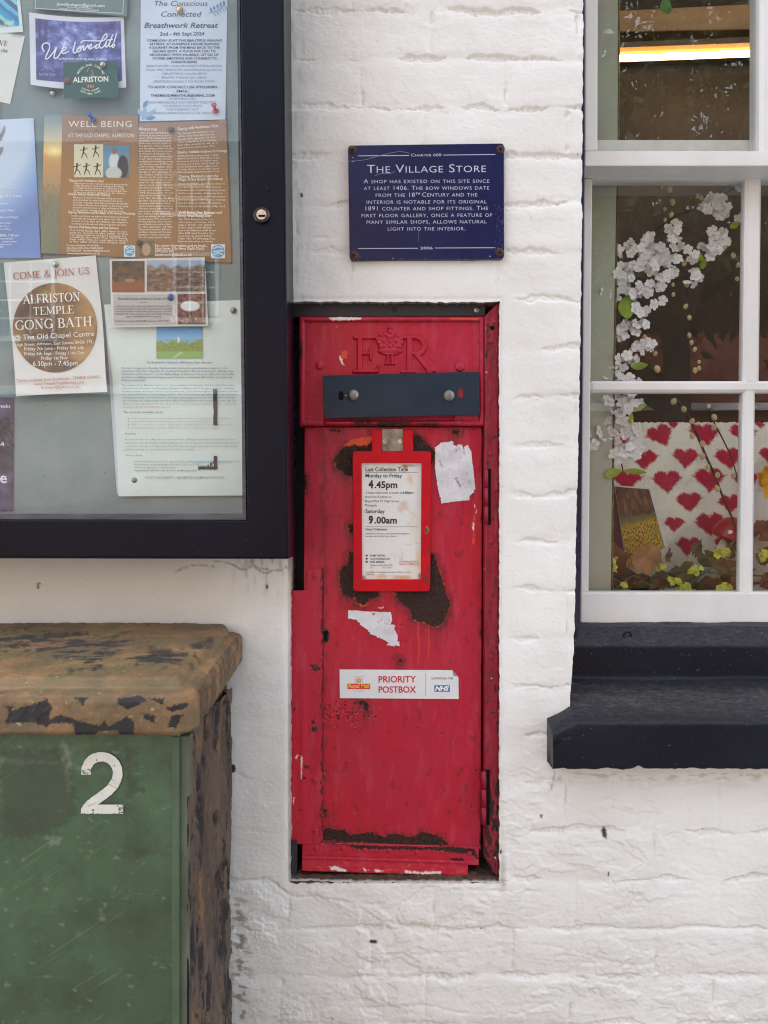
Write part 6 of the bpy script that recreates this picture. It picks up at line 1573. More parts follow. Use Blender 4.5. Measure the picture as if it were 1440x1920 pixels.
TOPP = [z3i(p) for p in ([(-60, 330), (60, 320), (260, 310), (480, 330), (560, 345), (520, 400), (420, 425), (420, 470), (280, 475), (250, 420), (120, 390), (-60, 395)], [(480, 390), (640, 380), (780, 400), (760, 450), (620, 460), (500, 440)], [(780, 380), (860, 330), (890, 335), (830, 400), (780, 470)], [(60, 290), (140, 285), (130, 300), (70, 300)])]
tm_ = polymask(TOPP, 174, 9, 14)
worn = sstep(6, -8, tm_(FX, FY)) * (offs < -.012)
worn = np.maximum(worn, .7 * (zp_ < .0) * (LV_[..., 1] > -.285))
groove = np.exp(-((offs + .0205) / .004) ** 2) * .8
idx = np.arange(LV_.shape[0] * LV_.shape[1]).reshape(LV_.shape[:2])
LF_ = np.stack([idx[:-1, :-1], idx[:-1, 1:], idx[1:, 1:], idx[1:, :-1]], -1).reshape(-1, 4)
mk('lid', LV_.reshape(-1, 3), LF_, M_LID, cab, smooth=True, attrs={'black': blk, 'worn': worn, 'groove': groove})
# ------------------------------------------------------------------ shop window
M_WPAINT = paint('white_window_paint', (226, 226, 224), (212, 210, 206), .42, 7, .22, 70, .0015, specks=[(170, .745, (150, 146, 140))], sc=(1, 1, .5))
M_SILL = paint('blue_black_sill_paint', (13, 14, 24), (22, 24, 35), .42, 6, .3, 60, .002, specks=[(150, .72, (96, 96, 98)), (330, .70, (150, 146, 138))], rv=.1, sc=(.5, 1, 1), spec=.22)
win = thing('shop_window', 'white painted sash window with a dark blue sill and surround', 'window', (.55, .10, ZC - .39))
B().prism([(1040, -500), (1097.5, -500), (1096.5, 250), (1093, 700), (1088.3, 1179), (1040, 1179)], .086, .235, .001).build('surround', paint('deep_blue_gloss', (34, 32, 66), (28, 28, 50), .3, 10, .15, 70), win)
YU, YLo = .09, .14
def bar(b, poly, yf, yb, cham=.004): b.prism(poly, yf, yb, cham, 3, front_only=True)
b = B()
b.prism([(1098, -470), (1122.5, -470), (1120.5, 282.5), (1096.8, 282.5)], YU, YLo - .002, .002, 2)
b.prism([(1096.8, 282.8), (1740, 282.8), (1740, 311), (1096.5, 311)], YU, YLo - .002, .002, 2)
b.prism([(1428, -470), (1462, -470), (1460, 290), (1426, 290)], YU + .0014, YLo - .004, .005, 1)
b.prism([(1700, -470), (1740, -470), (1740, 282.5), (1700, 282.5)], YU, YLo - .002, .002, 2)
b.build('upper_sash', M_WPAINT, win)
b = B()
b.prism([(1096, 262), (1740, 262), (1740, 334), (1096, 334)], YLo, .172, .0015, 2)
b.prism([(1095.5, 334.3), (1110.8, 334.3), (1103.8, 1110.5), (1088.8, 1110.5)], YLo, .172, .002, 2)
b.prism([(1088.8, 1110.8), (1740, 1110.8), (1740, 1178), (1088, 1178)], YLo - .006, .172, .003, 3)
b.prism([(1107, 714), (1712, 714), (1712, 735), (1106.5, 735)], YLo + .0012, .168, .0045, 1)
b.prism([(1399.5, 328), (1429.5, 328), (1425, 721), (1394.5, 721)], YLo + .0022, .167, .005, 1)
b.prism([(1395.2, 728), (1417.5, 728), (1413.5, 1117), (1389, 1117)], YLo + .0028, .1665, .0045, 1)
b.prism([(1705, 334.3), (1740, 334.3), (1740, 1110.5), (1705, 1110.5)], YLo, .172, .002, 2)
b.build('lower_sash', M_WPAINT, win)
for q, yy in (([(1118, -475), (1427, -475), (1427, 286), (1118, 286)], .106), ([(1458, -475), (1703, -475), (1703, 286), (1458, 286)], .1065),
              ([(1107, 330), (1401, 330), (1397, 717), (1106, 717)], .152), ([(1424, 330), (1708, 330), (1708, 717), (1421, 717)], .1515),
              ([(1103, 732), (1396, 732), (1391, 1113), (1100, 1113)], .1525), ([(1414, 732), (1708, 732), (1708, 1113), (1411, 1113)], .1518)):
    B().prism(q, yy, yy + .003).build('glass_pane', M_GLASS_W, win)
# sill: moulded profile swept along the wall, with its worn end
pf = [(.14, -.190), (.112, -.1965), (.084, -.2215), (.0805, -.2245), (.0795, -.228), (.0795, -.272), (.078, -.2755), (.074, -.278), (.04, -.2895), (0, -.3040), (-.034, -.3155), (-.0395, -.3185), (-.042, -.3225), (-.0425, -.33), (-.0425, -.37), (-.0415, -.3865), (-.038, -.3885), (.012, -.3885)]
pp = []
for (a, za), (b_, zb) in zip(pf, pf[1:]):
    n_ = max(1, int(math.hypot(b_ - a, zb - za) / .004)); pp += [(a + (b_ - a) * k / n_, za + (zb - za) * k / n_) for k in range(n_)]
pp.append(pf[-1]); pp = np.array(pp)
sx_ = np.concatenate([np.linspace(.2545, .30, 24), np.arange(.303, .62, .003), np.arange(.64, 1.25, .03)])
SXX, PYY = np.meshgrid(sx_, pp[:, 0]); _, PZZ = np.meshgrid(sx_, pp[:, 1])
horn = np.clip((.292 - SXX) / .036, 0, 1)
top = (PZZ > -.345)
PZ2 = np.where(top & (PYY < .011), PZZ - horn * .017 * (PZZ > -.335), PZZ)
cl = (SXX < .2915)
PZ2 = np.where(cl & (PYY > .006), np.minimum(PZ2, -.305 - horn * .020), PZ2); PY2 = np.where(cl, np.minimum(PYY, .006), PYY)
wv = fbm(SXX * 12, PYY * 30 + PZZ * 30, 3, 181) * .0010 + fbm(SXX * 60, PYY * 90 + PZZ * 90, 3, 182) * .0004
PZ2 = PZ2 + wv; PY2 = PY2 - wv * .6
low = np.clip((-.372 - PZZ) / .014, 0, 1); PZ2 = PZ2 + low * (.0022 * fbm(SXX * 40, SXX * 0, 3, 183) + .004 * np.exp(-((SXX - .385) / .006) ** 2))
idx = np.arange(SXX.size).reshape(SXX.shape)
V = np.stack([SXX, PY2, ZC + PZ2], -1).reshape(-1, 3)
F = [tuple(q) for q in np.stack([idx[:-1, :-1], idx[1:, :-1], idx[1:, 1:], idx[:-1, 1:]], -1).reshape(-1, 4)]
k0 = int(np.argmax(pp[:, 0] < .0065))
F.append(tuple(idx[k0:, 0])); F.append(tuple(idx[:, -1]))
sd_ = (np.exp(-((PYY - .02) / .05) ** 2) * ((PZZ > -.320) & (PZZ < -.277)) + .6 * (PZZ > -.2235)) * (.75 + .2 * fbm(SXX * 60, PYY * 120, 3, 184))  # dust, strengthened to paint pale skylight onto the upward slopes
sill = mk('sill', V, F, M_SILL, win, smooth=True, attrs={'dust_skylight': np.clip(sd_, 0, 1)})
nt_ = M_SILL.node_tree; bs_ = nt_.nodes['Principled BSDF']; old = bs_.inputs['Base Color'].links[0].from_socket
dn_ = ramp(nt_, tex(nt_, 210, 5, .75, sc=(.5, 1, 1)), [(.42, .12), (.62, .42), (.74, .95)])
nt_.links.new(mix(nt_, math_(nt_, 'MULTIPLY', dn_, attr(nt_, 'dust_skylight')), old, lin((122, 120, 117))), bs_.inputs['Base Color'])
er = B(); c_ = P(1176, 1191, .098)
er.tube([c_ + Vector((.0062 * cos(a), -.002, .0062 * sin(a))) for a in np.linspace(0, 2 * pi, 20)], .0016, 8); er.tube([c_ + Vector((0, -.002, -.0062)), c_ + Vector((0, .01, -.010))], .0016, 8); er.build('screw_eye', M_SILL, win)

# ------------------------------------------------------------------ inside the shop
M_ROOM = paint('dark_brown_wall', (60, 46, 36), (38, 30, 26), .8, 2, .2, 30)
M_WOOD = paint('varnished_beam', (150, 112, 70), (120, 86, 52), .5, 6, .2, 60, sc=(.2, 1, 1))
rm = thing('shop_room', 'dark brown shop interior with timber beams behind the window', 'room', (1.0, 1.7, 0))
b = B()
b.box((.02, 1.17, -.1), (3.4, 1.23, 3.6)); b.build('back_wall', M_ROOM, rm)
B().box((-.04, .26, -.1), (.02, 1.17, 3.6)).box((3.4, .26, -.1), (3.46, 1.17, 3.6)).build('side_wall', M_ROOM, rm)
B().box((.02, .26, 3.3), (3.4, 1.17, 3.36)).build('ceiling', paint('tan_ceiling', (150, 116, 78), (128, 98, 64), .8), rm)
B().box((.02, .26, .0), (3.4, 1.17, .04)).build('floor', M_ROOM, rm)
B().prism([(1020, 62), (1900, 46), (1900, -18), (1020, 26)], 1.05, 1.14, .004).build('beam', M_WOOD, rm)
B().prism([(1020, 100), (1900, 66), (1900, 46), (1020, 84)], 1.02, 1.10, .004).build('beam', paint('dark_beam', (84, 62, 40), (62, 46, 32), .6, 6, .2, 60, sc=(.2, 1, 1)), rm)
tb = thing('strip_light', 'glowing warm white strip light under a beam behind the upper pane', 'strip light', tuple(P(1300, 108, .98)))
m_em, nt_, bs_ = newmat('warm_tube'); bs_.inputs['Base Color'].default_value = (1, .9, .7, 1); bs_.inputs['Emission Color'].default_value = (1.0, .80, .50, 1); bs_.inputs['Emission Strength'].default_value = 4.5
B().tube([P(1030, 114, .98), P(1900, 82, .98)], .0085, 12).build('tube', m_em, tb)
B().prism([(1030, 104), (1900, 71), (1900, 61), (1030, 93)], .99, 1.04, .002).build('reflector', paint('orange_enamel', (190, 128, 62), None, .5), tb)
# pale painted board at the window's side
pn = thing('shutter_board', 'pale grey green painted board standing behind the edge of the window glass', 'board', tuple(P(1120, 1105, .2)))
B().prism([(1030, -480), (1161, -480), (1158.5, 283), (1157, 335), (1150, 714), (1146, 1112), (1030, 1112)], .200, .216, .0015).build('panel', paint('pale_sage_paint', (176, 180, 164), (166, 170, 152), .5, 5, .1, 60), pn)
B().prism([(1161.3, -480), (1164.5, -480), (1162, 283), (1153.5, 714), (1149.5, 1112), (1146.3, 1112), (1150.3, 714), (1158.8, 283)], .199, .215, .0008).build('gilt_edge', paint('ochre_edge', (132, 110, 62), (78, 64, 40), .5, 60, .2, 200), pn)
sf = B().box((.22, .176, ZC - .180), (1.3, .75, ZC - .150), .002).build('display_shelf', paint('shelf_paint', (196, 192, 178), (176, 172, 158), .6)); tag(sf, 'pale shelf inside the shop window carrying the display', 'shelf')

# cushion with hearts
HEARTS = [(655, 460, 172, .35), (960, 452, 180, 0), (1236, 450, 160, 0), (520, 632, 150, .0), (800, 622, 152, 0), (1100, 625, 160, .1), (668, 785, 165, .05), (955, 775, 178, 0), (1215, 785, 150, 0), (815, 925, 148, 0), (1100, 935, 138, .1), (715, 1078, 112, 0), (958, 1080, 172, .1), (818, 1232, 142, 0), (1055, 1210, 100, 0), (415, 772, 150, 0), (760, 372, 60, 0), (1376, 372, 60, 0), (1385, 600, 120, 0), (380, 470, 140, 0), (1390, 800, 130, 0)]
def heart_d(u, v):   # u, v in heart half-widths, v downwards; < 0 inside: two round lobes over a rounded point
    y = v + .05
    lob = np.minimum(np.hypot(u - .45, y + .34), np.hypot(u + .45, y + .34)) - .53
    a = np.abs(u); tri = np.maximum((a - .93) * .72 + (y + .12) * .70 + .0, -.40 - y)
    return np.minimum(lob, tri)
def hearts(X, Y):
    m = np.zeros_like(X); fz = .13 * fbm(X / 2.6, Y / 2.6, 3, 191)
    for x, y, w, ro in HEARTS:
        cx, cy = ZA(x, y); r = w / 3.789 / 2 * 1.10
        sel = (abs(X - cx) < 1.7 * r) & (abs(Y - cy) < 1.7 * r)
        u, v = (X[sel] - cx) / r, (Y[sel] - cy) / r; u, v = u * cos(ro) - v * sin(ro), u * sin(ro) + v * cos(ro)
        u, v = u + fz[sel] * .5, v + fz[sel] * .6
        m[sel] = np.maximum(m[sel], sstep(.10, -.10, heart_d(u, v)))
    return m
mm, nt, bb = newmat('fluffy_heart_fabric')
fn_ = tex(nt, 320, 4, .7)
cw_ = mix(nt, ramp(nt, fn_, [(.3, 0.), (.7, 1.)]), lin((222, 219, 211)), lin((238, 235, 228))); ch_ = mix(nt, ramp(nt, fn_, [(.3, 0.), (.7, 1.)]), lin((156, 30, 56)), lin((196, 54, 84)))
nt.links.new(mix(nt, attr(nt, 'heart'), cw_, ch_), bb.inputs['Base Color']); bb.inputs['Roughness'].default_value = 1.0; bb.inputs['Specular IOR Level'].default_value = .1
bp = nd(nt, 'ShaderNodeBump', None, Strength=.6, Distance=.003, Height=fn_); nt.links.new(bp.outputs[0], bb.inputs['Normal'])
cxs, cys = np.arange(1142, 1476, 1.3), np.arange(792, 1092, 1.3)
def cush(X, Y):
    e = np.minimum(np.minimum(X - 1142, 1475 - X), np.minimum(Y - 792, 1091 - Y))
    return .050 * (1 - np.exp(-np.clip(e, 0, 200) / 42)) + .0010 * fbm(X / 2.4, Y / 2.4, 3, 192) + .003 * fbm(X / 40, Y / 40, 2, 193)
cu = grid('cushion', cxs, cys, .40, cush, [mm], None, {'heart': hearts}, skirt={'y': .43}, warp=lambda X, Y: (X + 2.0 * noise(Y / 7, X / 90, 194), Y + 2.0 * noise(X / 6, Y / 90, 195)), loc=tuple(P(1310, 1080, .42)))
tag(cu, 'fluffy cream cushion patterned with dark red hearts behind the lower pane', 'cushion')

# greeting card
gc = thing('greeting_card', 'upright greeting card with a photograph of daffodils under woodland trees', 'greeting card', tuple(P(1205, 1085, .27)))
gcorn = [ZA(350, 795), ZA(603, 815), ZA(716, 1240), ZA(440, 1395)]
B().prism(gcorn, .262, .264).build('front', paint('card_edge_white', (214, 212, 216), None, .5), gc)
B().prism([ZA(330, 815), ZA(352, 797), ZA(436, 1390), ZA(330, 1225)], .2655, .268).build('back', paint('card_back_maroon', (70, 42, 50), (56, 40, 42), .6), gc)
def daff(u, v):
    c_ = photo_noise(201, (58, 46, 32), (124, 102, 66), 7)(u, v)
    for x, w in ((.12, .06), (.28, .035), (.52, .03), (.72, .05), (.9, .03)): c_ = over(c_, .8 * sstep(w, w * .6, np.abs(u - x + .04 * noise(v * 5, u, 3))) * (v < .42), (92, 54, 42))
    c_ = over(c_, sstep(.36, .42, v + .04 * noise(u * 7, v, 4)), (92, 104, 60)); c_ = over(c_, sstep(.44, .50, v + .03 * noise(u * 5, v, 5)), (150, 124, 44))
    sp_ = noise(u * 34, v * 30, 6); c_ = over(c_, ((sp_ > .12) & (v > .5)) * .9, (206, 170, 40)); return over(c_, ((sp_ < -.25) & (v > .5)) * .8, (58, 58, 34))
picture('picture', 0, 0, 0, 0, daff, lambda X, Y: W(X, Y, .2614), gc, 70, [(gcorn[0][0] + .5, gcorn[0][1] + 2.5), (gcorn[1][0] - 2, gcorn[1][1] + 2.5), (gcorn[2][0] - 2, gcorn[2][1]), (gcorn[3][0] + .5, gcorn[3][1])])

# leaves, blossoms
def maple(cx, cy, y, r_px, rot, seed, tilt=(0, 0), fold=.12):
    rg = random.Random(seed); n = 60; V, F = [], []
    k = (D + y) / (S * D); c_ = P(cx, cy, y); R = Matrix.Rotation(tilt[0], 3, 'X') @ Matrix.Rotation(tilt[1], 3, 'Z') @ Matrix.Rotation(rot, 3, 'Y')
    lob = [(0, 1.0), (.95, .86), (-.95, .86), (2.0, .70), (-2.0, .70)]
    def rad(a):
        r = .40
        for la, lr in lob:
            d = (a - la + pi) % (2 * pi) - pi; r = max(r, lr * max(0, 1 - .62 * (abs(d) / .62) ** 1.1))
        return max(r, .70 + .06 * cos(a)) * (1 + .07 * (((a * 9.5) % 1) - .5) * 2) * (.5 if abs(abs(a) - pi) < .16 else 1)
    rings = 5
    for j in range(rings + 1):
        for q in range(n):
            a = -pi + 2 * pi * q / n; r = rad(a) * j / rings * r_px * k
            x, z = r * sin(a), r * cos(a)
            vein = min(abs(((a - la + pi) % (2 * pi)) - pi) for la, _ in lob)
            yy = -r * fold * (.35 - min(vein, .5)) * 1.6 + .15 * r * sin(3 * a + seed) + rg.uniform(-1, 1) * .0003
            V.append(c_ + R @ Vector((x, yy, z)))
    for j in range(rings):
        for q in range(n):
            q2 = (q + 1) % n; F.append((j * n + q, j * n + q2, (j + 1) * n + q2, (j + 1) * n + q))
    return V, F
def leafblade(c_, d, up, L, w, n=7, curl=.25):
    d = Vector(d).normalized(); s_ = d.cross(Vector(up)).normalized(); nn = s_.cross(d)
    V, F = [], []
    for k in range(n + 1):
        t_ = k / n; ww = w * math.sin(pi * min(t_ * .92 + .04, 1)) ** .8; p = Vector(c_) + d * L * t_ - nn * curl * L * t_ * t_
        V += [p - s_ * ww + nn * ww * .3, p, p + s_ * ww + nn * ww * .3]
    for k in range(n):
        a = 3 * k; F += [(a, a + 1, a + 4, a + 3), (a + 1, a + 2, a + 5, a + 4)]
    return V, F
def joinvf(lst):
    V, F = [], []
    for v, f in lst:
        n = len(V); V += list(v); F += [tuple(q + n for q in g) for g in f]
    return V, F
def vmesh(name, vf, m, parent, smooth=True):
    return mk(name, [tuple(v) for v in vf[0]], vf[1], m, parent, smooth=smooth)
M_PETAL = paint('white_petal', (238, 238, 240), (230, 228, 230), .7, 30, .1, 120)
M_PLEAF = paint('bright_green_leaf', (150, 168, 34), (118, 146, 36), .5, 40, .1, 100)
M_STEM = paint('grey_green_stem', (84, 92, 82), (62, 68, 60), .6, 30, .1, 100)
M_GSTEM = paint('green_stem', (74, 104, 74), (58, 84, 62), .5)
M_BROWNLEAF = [paint('tan_leaf', (168, 124, 84), (142, 100, 64), .65, 26, .2, 90), paint('brown_leaf', (128, 90, 58), (104, 74, 48), .65, 26, .2, 90), paint('olive_leaf', (122, 108, 62), (104, 90, 54), .65, 26, .2, 90), paint('dark_green_leaf', (82, 90, 60), (66, 70, 48), .6, 26, .2, 90)]
M_LIME = paint('lime_flower', (204, 206, 82), (184, 190, 66), .6, 50, .1, 100)
def flower(c_, nrm, r, rg):
    nrm = Vector(nrm).normalized(); u = nrm.orthogonal().normalized(); w = nrm.cross(u); V, F = [], []
    a0 = rg.uniform(0, 2 * pi); cup = rg.uniform(.1, .55)
    for k in range(5):
        a = a0 + 2 * pi * k / 5 + rg.uniform(-.12, .12); d = u * cos(a) + w * sin(a); s_ = nrm.cross(d); n = len(V)
        rr = r * rg.uniform(.85, 1.1)
        for i_ in range(7):
            t_ = .04 + .96 * i_ / 6; ww = rr * .41 * math.sqrt(max(1 - ((t_ - .60) / .56) ** 2, 0.02)) * min(1, .35 + 1.3 * t_)
            if i_ == 6: ww = rr * .20
            for j in (-1, -.5, 0, .5, 1):
                V.append(Vector(c_) + d * rr * (t_ - .05 * j * j * (t_ > .9)) + s_ * ww * j + nrm * rr * (cup * t_ * (1.3 - .9 * t_) + .13 * j * j * (1 - .5 * t_) + .03 * sin(5 * t_ + k)))
        for i_ in range(6):
            for j in range(4): q = n + i_ * 5 + j; F.append((q, q + 1, q + 6, q + 5))
    return V, F
def blossom_cluster(zfn, x, y, r, dep, rg, sc, parent):
    cx, cy = zfn(x, y); rp = r / 3.789; fl = []
    nf = max(2, int(rp * rp / 58))
    for k in range(nf):
        a = rg.uniform(0, 2 * pi); q = rp * math.sqrt(rg.uniform(0, 1)) * 1.0
        c_ = P(cx + q * cos(a), cy + q * sin(a) * .8, dep + rg.uniform(-.012, .012))
        fl.append(flower(c_, (rg.gauss(0, .45), -1, rg.gauss(.05, .45)), sc * rg.uniform(.8, 1.15), rg))
    vmesh('blossom', joinvf(fl), M_PETAL, parent)
rg = random.Random(61)
br = thing('blossom_branch', 'artificial branch of white blossom arching behind the middle pane', 'artificial flowers', tuple(P(1150, 712, .21)))
b = B()
st = lambda z, pts, y: [P(*z(*p), y) for p in spline(pts, 5)]
b.tube(st(Z8, [(1300, 140), (1080, 260), (900, 345), (720, 440), (580, 555), (470, 720), (440, 930), (400, 1150), (350, 1300), (340, 1560)], .222), .0022, 8)
for pts in ([(1290, 170), (1180, 300), (1080, 440), (980, 520), (840, 600), (760, 640)], [(720, 470), (660, 560), (600, 640)], [(690, 540), (720, 640), (760, 700)], [(900, 400), (940, 520)], [(1200, 250), (1100, 300), (980, 380)], [(630, 720), (640, 760), (600, 840)], [(450, 1100), (520, 1200)], [(380, 1320), (420, 1420)], [(370, 1310), (380, 1380), (370, 1460)], [(470, 1280), (530, 1320)], [(560, 820), (560, 900)], [(580, 840), (600, 900)]):
    b.tube(st(Z8, pts, .218), .0009, 6)
b.build('stem', M_STEM, br)
for x, y, r in ((1060, 340, 112), (1150, 385, 60), (1240, 165, 62), (1262, 420, 50), (780, 470, 66), (620, 610, 90), (480, 690, 125), (560, 740, 80), (430, 830, 110), (285, 950, 85), (400, 960, 80), (710, 690, 95), (800, 605, 70), (880, 685, 66), (1080, 570, 115), (1030, 640, 70), (690, 790, 90), (605, 950, 110), (910, 830, 75), (545, 1040, 75), (540, 1190, 75), (410, 1215, 85), (560, 1340, 85), (460, 1410, 66), (345, 1480, 82), (490, 1550, 45), (360, 1560, 50)):
    blossom_cluster(Z8, x, y, r, .208, rg, .0108, br)
for x, y, d, L, w in ((440, 965, (-.12, -.1, -1), .047, .0145), (1000, 700, (-.6, -.2, -1), .027, .006), (470, 1470, (1, -.1, .1), .027, .007), (1170, 480, (.6, -.2, .3), .017, .006), (960, 660, (.0, -.2, -1), .02, .005)):
    vmesh('leaf', leafblade(P(*Z8(x, y), .200), d, (0, 1, .1), L, w), M_PLEAF, br)
b2 = thing('blossom_branch', 'short hanging sprig of white blossom beside the greeting card behind the lower pane', 'artificial flowers', tuple(P(1160, 890, .21)))
b = B(); b.tube(st(ZA, [(282, 120), (290, 300), (340, 440), (390, 600), (410, 700)], .218), .0013, 8); b.tube(st(ZA, [(285, 120), (275, 220), (300, 330)], .22), .0016, 8); b.build('stem', M_STEM, b2)
for x, y, r in ((400, 190, 110), (470, 200, 80), (340, 300, 70), (380, 290, 60), (250, 430, 95), (240, 490, 70), (420, 420, 90), (340, 450, 70), (440, 540, 95), (350, 610, 60), (400, 570, 60)): blossom_cluster(ZA, x, y, r, .206, rg, .0112, b2)
for x, y, d, L, w in ((400, 690, (-1, -.1, -.3), .037, .0085), (420, 690, (1, -.1, -.1), .037, .0055), (450, 270, (.9, -.1, .35), .032, .006), (470, 280, (-.2, -.1, -1), .022, .006)): vmesh('leaf', leafblade(P(*ZA(x, y), .200), d, (0, 1, .1), L, w), M_PLEAF, b2)

# strings of catkins and twigs
M_CATKIN = paint('cream_catkin', (206, 190, 146), (186, 168, 122), .8, 90, .3, 400)
M_TWIG = paint('dark_twig', (66, 48, 42), (46, 36, 34), .6, 60, .2, 200)
def catkins(label, zfn, path, buds, y, r_=.0016, br=.0052):
    t = thing('catkin_twig', label, 'catkin twig', tuple(P(*zfn(*path[-1]), y)), 'catkin twigs in the window')
    B().tube(st(zfn, path, y), r_, 8, r1=r_ * .6).build('stem', M_TWIG, t)
    for k, (x, yy, s_) in enumerate(buds):
        q = Matrix.Rotation(random.Random(k).uniform(-.5, .5), 3, 'Y').to_quaternion()
        B().ellipsoid(P(*zfn(x, yy), y - .004), (br * s_ * .82, br * s_ * .82, br * s_ * 1.05), q, 10, 7).build('catkin', M_CATKIN, t)
catkins('thick catkin twig leaning across the heart cushion', ZA, [(780, 170), (890, 340), (1000, 590), (1060, 720), (1120, 880), (1190, 1040), (1220, 1135)], [(770, 200, 1.15), (842, 255, 1.05), (900, 340, 1), (902, 445, 1), (975, 500, 1.05), (975, 590, 1.1), (1012, 665, .9), (1082, 722, 1), (1080, 820, 1.1)], .262, .0026, .0058)
catkins('thin dark catkin twig beside the bar, right of the thick one', ZA, [(1035, 200), (1050, 330), (1120, 470), (1180, 600), (1210, 700), (1242, 830)], [(1020, 232, .8), (1058, 312, 1.1), (1055, 385, 1.05), (1195, 728, .9)], .268, .0016, .0058)
catkins('hanging string of cream catkins in the middle of the upper blossom', Z8, [(845, 690), (855, 880), (850, 1040), (880, 1240), (900, 1420), (925, 1490)], [(845, 735, 1.2), (862, 885, 1.2), (855, 1040, 1.1), (882, 1120, 1.1), (880, 1245, 1.1), (897, 1297, 1), (920, 1345, 1), (950, 1435, .8), (950, 1480, 1), (922, 1495, 1.2)], .216, .0007, .0046)
catkins('short string of cream catkins hanging at the top of the middle pane', Z8, [(725, 120), (740, 250), (745, 400), (725, 580)], [(708, 160, 1.2), (740, 212, 1.35), (685, 195, .8), (762, 300, 1.35), (668, 290, .8), (706, 348, .8), (752, 388, 1.2), (708, 425, .9), (727, 572, .9), (765, 885, .8), (768, 955, .9)], .214, .0006, .0046)
catkins('string of cream catkins hanging near the bar of the middle pane', Z8, [(1090, 520), (1135, 620), (1195, 680), (1228, 760), (1220, 850)], [(1135, 622, 1), (1193, 678, 1.2), (1228, 747, 1.1), (1220, 845, .95), (940, 255, 1), (967, 270, 1)], .213, .0006, .0046)
catkins('single pair of cream catkins low on the blossom branch', Z8, [(560, 1230), (620, 1360), (660, 1450), (700, 1540)], [(640, 1375, 1), (652, 1485, 1.5), (563, 1255, .9), (466, 1355, 1.1)], .212, .0006, .0046)

# autumn leaf garland along the shelf
ga = thing('leaf_garland', 'garland of brown artificial vine leaves and lime flowers along the window shelf', 'leaf garland', tuple(P(1260, 1110, .25)))
b = B()
for pts, y_, r_ in (([(880, 1500), (1050, 1370), (1150, 1260), (1240, 1135)], .232, .0018), ([(480, 1500), (600, 1450), (740, 1415), (900, 1400), (1100, 1420), (1260, 1430)], .246, .0016), ([(360, 1530), (480, 1440), (560, 1480), (640, 1530)], .24, .0016), ([(190, 1430), (300, 1440), (420, 1500)], .238, .0014), ([(600, 1470), (760, 1480), (900, 1490)], .236, .0014), ([(1260, 1430), (1500, 1440), (2200, 1430)], .25, .0016)): b.tube(st(ZA, pts, y_), r_, 8)
b.build('stem', M_GSTEM, ga)
for k, (x, y, r, rot, mi_, dp, tl) in enumerate(((585, 1300, 172, 2.9, 0, .222, (.15, .1)), (310, 1310, 175, 1.2, 1, .246, (.3, -.3)), (930, 1255, 100, .3, 1, .27, (.2, .5)), (850, 1405, 128, 1.5, 2, .25, (.4, .2)), (1160, 1395, 125, -1.5, 2, .252, (.3, -.2)), (660, 1510, 110, -.6, 1, .228, (.7, .1)), (400, 1440, 150, 2.2, 3, .258, (.6, .0)), (980, 1500, 120, 1.0, 1, .256, (.6, .2)), (1010, 1310, 110, 2.4, 2, .28, (.4, -.3)), (1190, 1250, 130, -.8, 2, .30, (.4, .3)), (740, 1290, 90, -2.2, 1, .27, (.1, .9)), (1140, 1510, 120, 2.7, 1, .262, (.7, 0)), (530, 1540, 120, .6, 3, .27, (.8, 0)), (260, 1480, 120, -1.2, 3, .27, (.8, .2)), (1400, 1120, 130, .4, 1, .29, (.3, -.3)), (1420, 1290, 120, 2.0, 2, .27, (.3, .2)), (1440, 1470, 130, 1.0, 1, .25, (.6, .2)), (1560, 1380, 140, 2.6, 0, .25, (.3, .2)), (1800, 1400, 140, .6, 1, .25, (.3, .2)), (2100, 1420, 140, 1.6, 2, .25, (.3, .2)))):
    px, py = ZA(x, y); vmesh('leaf', maple(px, py, dp, r / 3.789 * .86, rot, k + 3, tl), M_BROWNLEAF[mi_], ga)
rl = random.Random(77)
for k in range(26):
    x, y = 150 + 1150 * (k + rl.random()) / 26 + (0 if k < 26 else 0), rl.uniform(1430, 1560)
    px, py = ZA(x, y); vmesh('leaf', maple(px, py, rl.uniform(.255, .33), rl.uniform(85, 125) / 3.789, rl.uniform(-3, 3), 60 + k, (rl.uniform(.2, .7), rl.uniform(-.5, .5))), M_BROWNLEAF[rl.choice((1, 1, 2, 2, 2, 3, 0))], ga)
def lime(x, y, r, n, dp):
    L_ = []
    for k in range(n):
        a = rg.uniform(0, 2 * pi); q = r / 3.789 * math.sqrt(rg.uniform(0, 1)); px, py = ZA(x, y)
        L_.append(flower(P(px + q * cos(a), py + q * sin(a) * .7, dp + rg.uniform(-.006, .006)), (rg.gauss(0, .6), -1, rg.gauss(.2, .6)), .0064 * rg.uniform(.8, 1.2), rg))
    vmesh('lime_flower', joinvf(L_), M_LIME, ga)
for x, y, r, n, dp in ((305, 1350, 70, 16, .212), (1112, 1285, 50, 11, .23), (770, 1470, 40, 9, .206), (830, 1520, 50, 11, .208), (930, 1400, 40, 8, .222), (1130, 1530, 40, 7, .214), (400, 1530, 60, 8, .222), (685, 1375, 22, 4, .23), (1420, 1300, 50, 9, .224)): lime(x, y, r, n, dp)

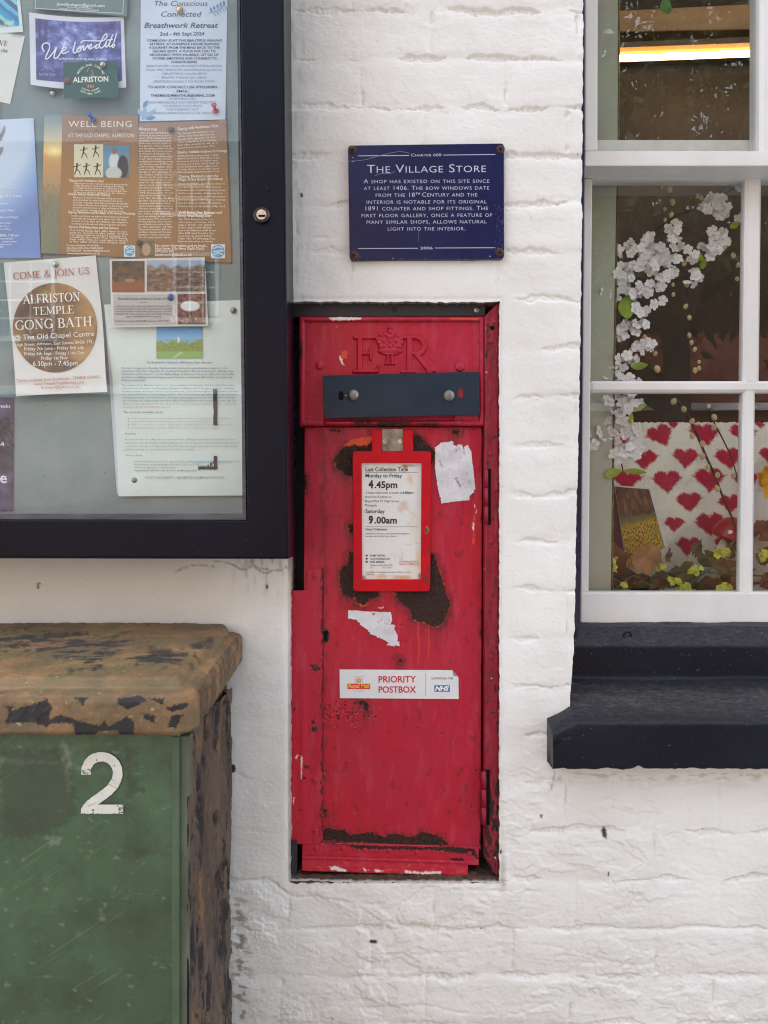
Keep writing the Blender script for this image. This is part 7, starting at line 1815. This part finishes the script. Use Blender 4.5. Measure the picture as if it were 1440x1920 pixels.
# toadstool, sunflower, mug
ts = thing('toadstool_ornament', 'red toadstool ornament with a white spot behind the lower pane', 'ornament', tuple(P(1372, 1030, .30)))
ax = Vector((.35, -.25, 1)).normalized(); c_ = P(1368, 1003, .30)
B().lathe(c_, [(.0, -.006), (.030, -.009), (.0345, -.003), (.033, .006), (.028, .018), (.019, .029), (.008, .035), (0, .036)], 28, axis=ax).build('cap', paint('glossy_red', (160, 26, 36), (146, 22, 32), .3, 10), ts)
B().ellipsoid(c_ + Vector((-.012, -.0300, .006)), (.0052, .0018, .004)).build('spot', M_PETAL, ts)
B().tube([c_ - ax * .006, c_ - ax * .05], .011, 14, r1=.014).build('stalk', paint('cream_stalk', (206, 196, 170)), ts)
sfw = thing('artificial_sunflower', 'bright yellow artificial sunflower partly hidden by the window bar', 'artificial flower', tuple(P(1450, 960, .26)))
c_ = P(1452, 902, .26); L_ = []
for k in range(22):
    a = 2 * pi * k / 22 + rg.uniform(-.1, .1); L_.append(leafblade(c_ + Vector((.008 * cos(a), rg.uniform(-.004, .004), .008 * sin(a))), (cos(a), -.25 - .2 * (k % 2), sin(a)), (0, 1, 0), .036 * rg.uniform(.8, 1.1), .0075))
vmesh('petal', joinvf(L_), paint('sunflower_yellow', (232, 186, 20), (222, 162, 16), .6, 40), sfw)
B().dome(c_ + Vector((0, -.002, 0)), .012, .006, 18).build('seed_head', paint('seed_brown', (70, 46, 30), (50, 34, 26), .9, 200, .6, 500), sfw)
B().tube([c_ + Vector((0, .004, 0)), c_ + Vector((.004, .008, -.06)), c_ + Vector((.0, .01, -.11))], .0024, 8).build('stem', M_GSTEM, sfw)
mg = thing('white_mug', 'plain white mug behind the window bar under the sunflower', 'mug', tuple(P(1440, 1000, .33)))
c_ = P(1446, 1010, .33)
B().lathe(c_, [(0, 0), (.034, 0), (.037, .004), (.038, .092), (.0355, .092), (.034, .006), (0, .006)], 32, axis=Vector((0, 0, 1))).build('cup', paint('white_china', (222, 220, 216), None, .25, bump=0), mg)
B().tube([c_ + Vector((.036 + .022 * sin(a), 0, .048 - .03 * cos(a))) for a in np.linspace(0, pi, 12)], .0045, 8).build('handle', MATS['white_china'], mg)
gl = thing('green_sprig', 'small green leafy sprig at the top of the window display', 'plant sprig', tuple(P(1247, 40, .16)))
L_ = [leafblade(P(1250, -6, .150), (-.1, -.1, -1), (0, 1, .1), .040, .0105), leafblade(P(1254, 2, .152), (-.35, -.1, -1), (0, 1, .1), .024, .008)]
vmesh('leaf', joinvf(L_), paint('mid_green_leaf', (72, 112, 30), (52, 90, 28), .5, 40, .1, 100), gl); B().tube([P(1252, -60, .152), P(1250, -4, .150)], .0012, 6).build('stem', M_GSTEM, gl)
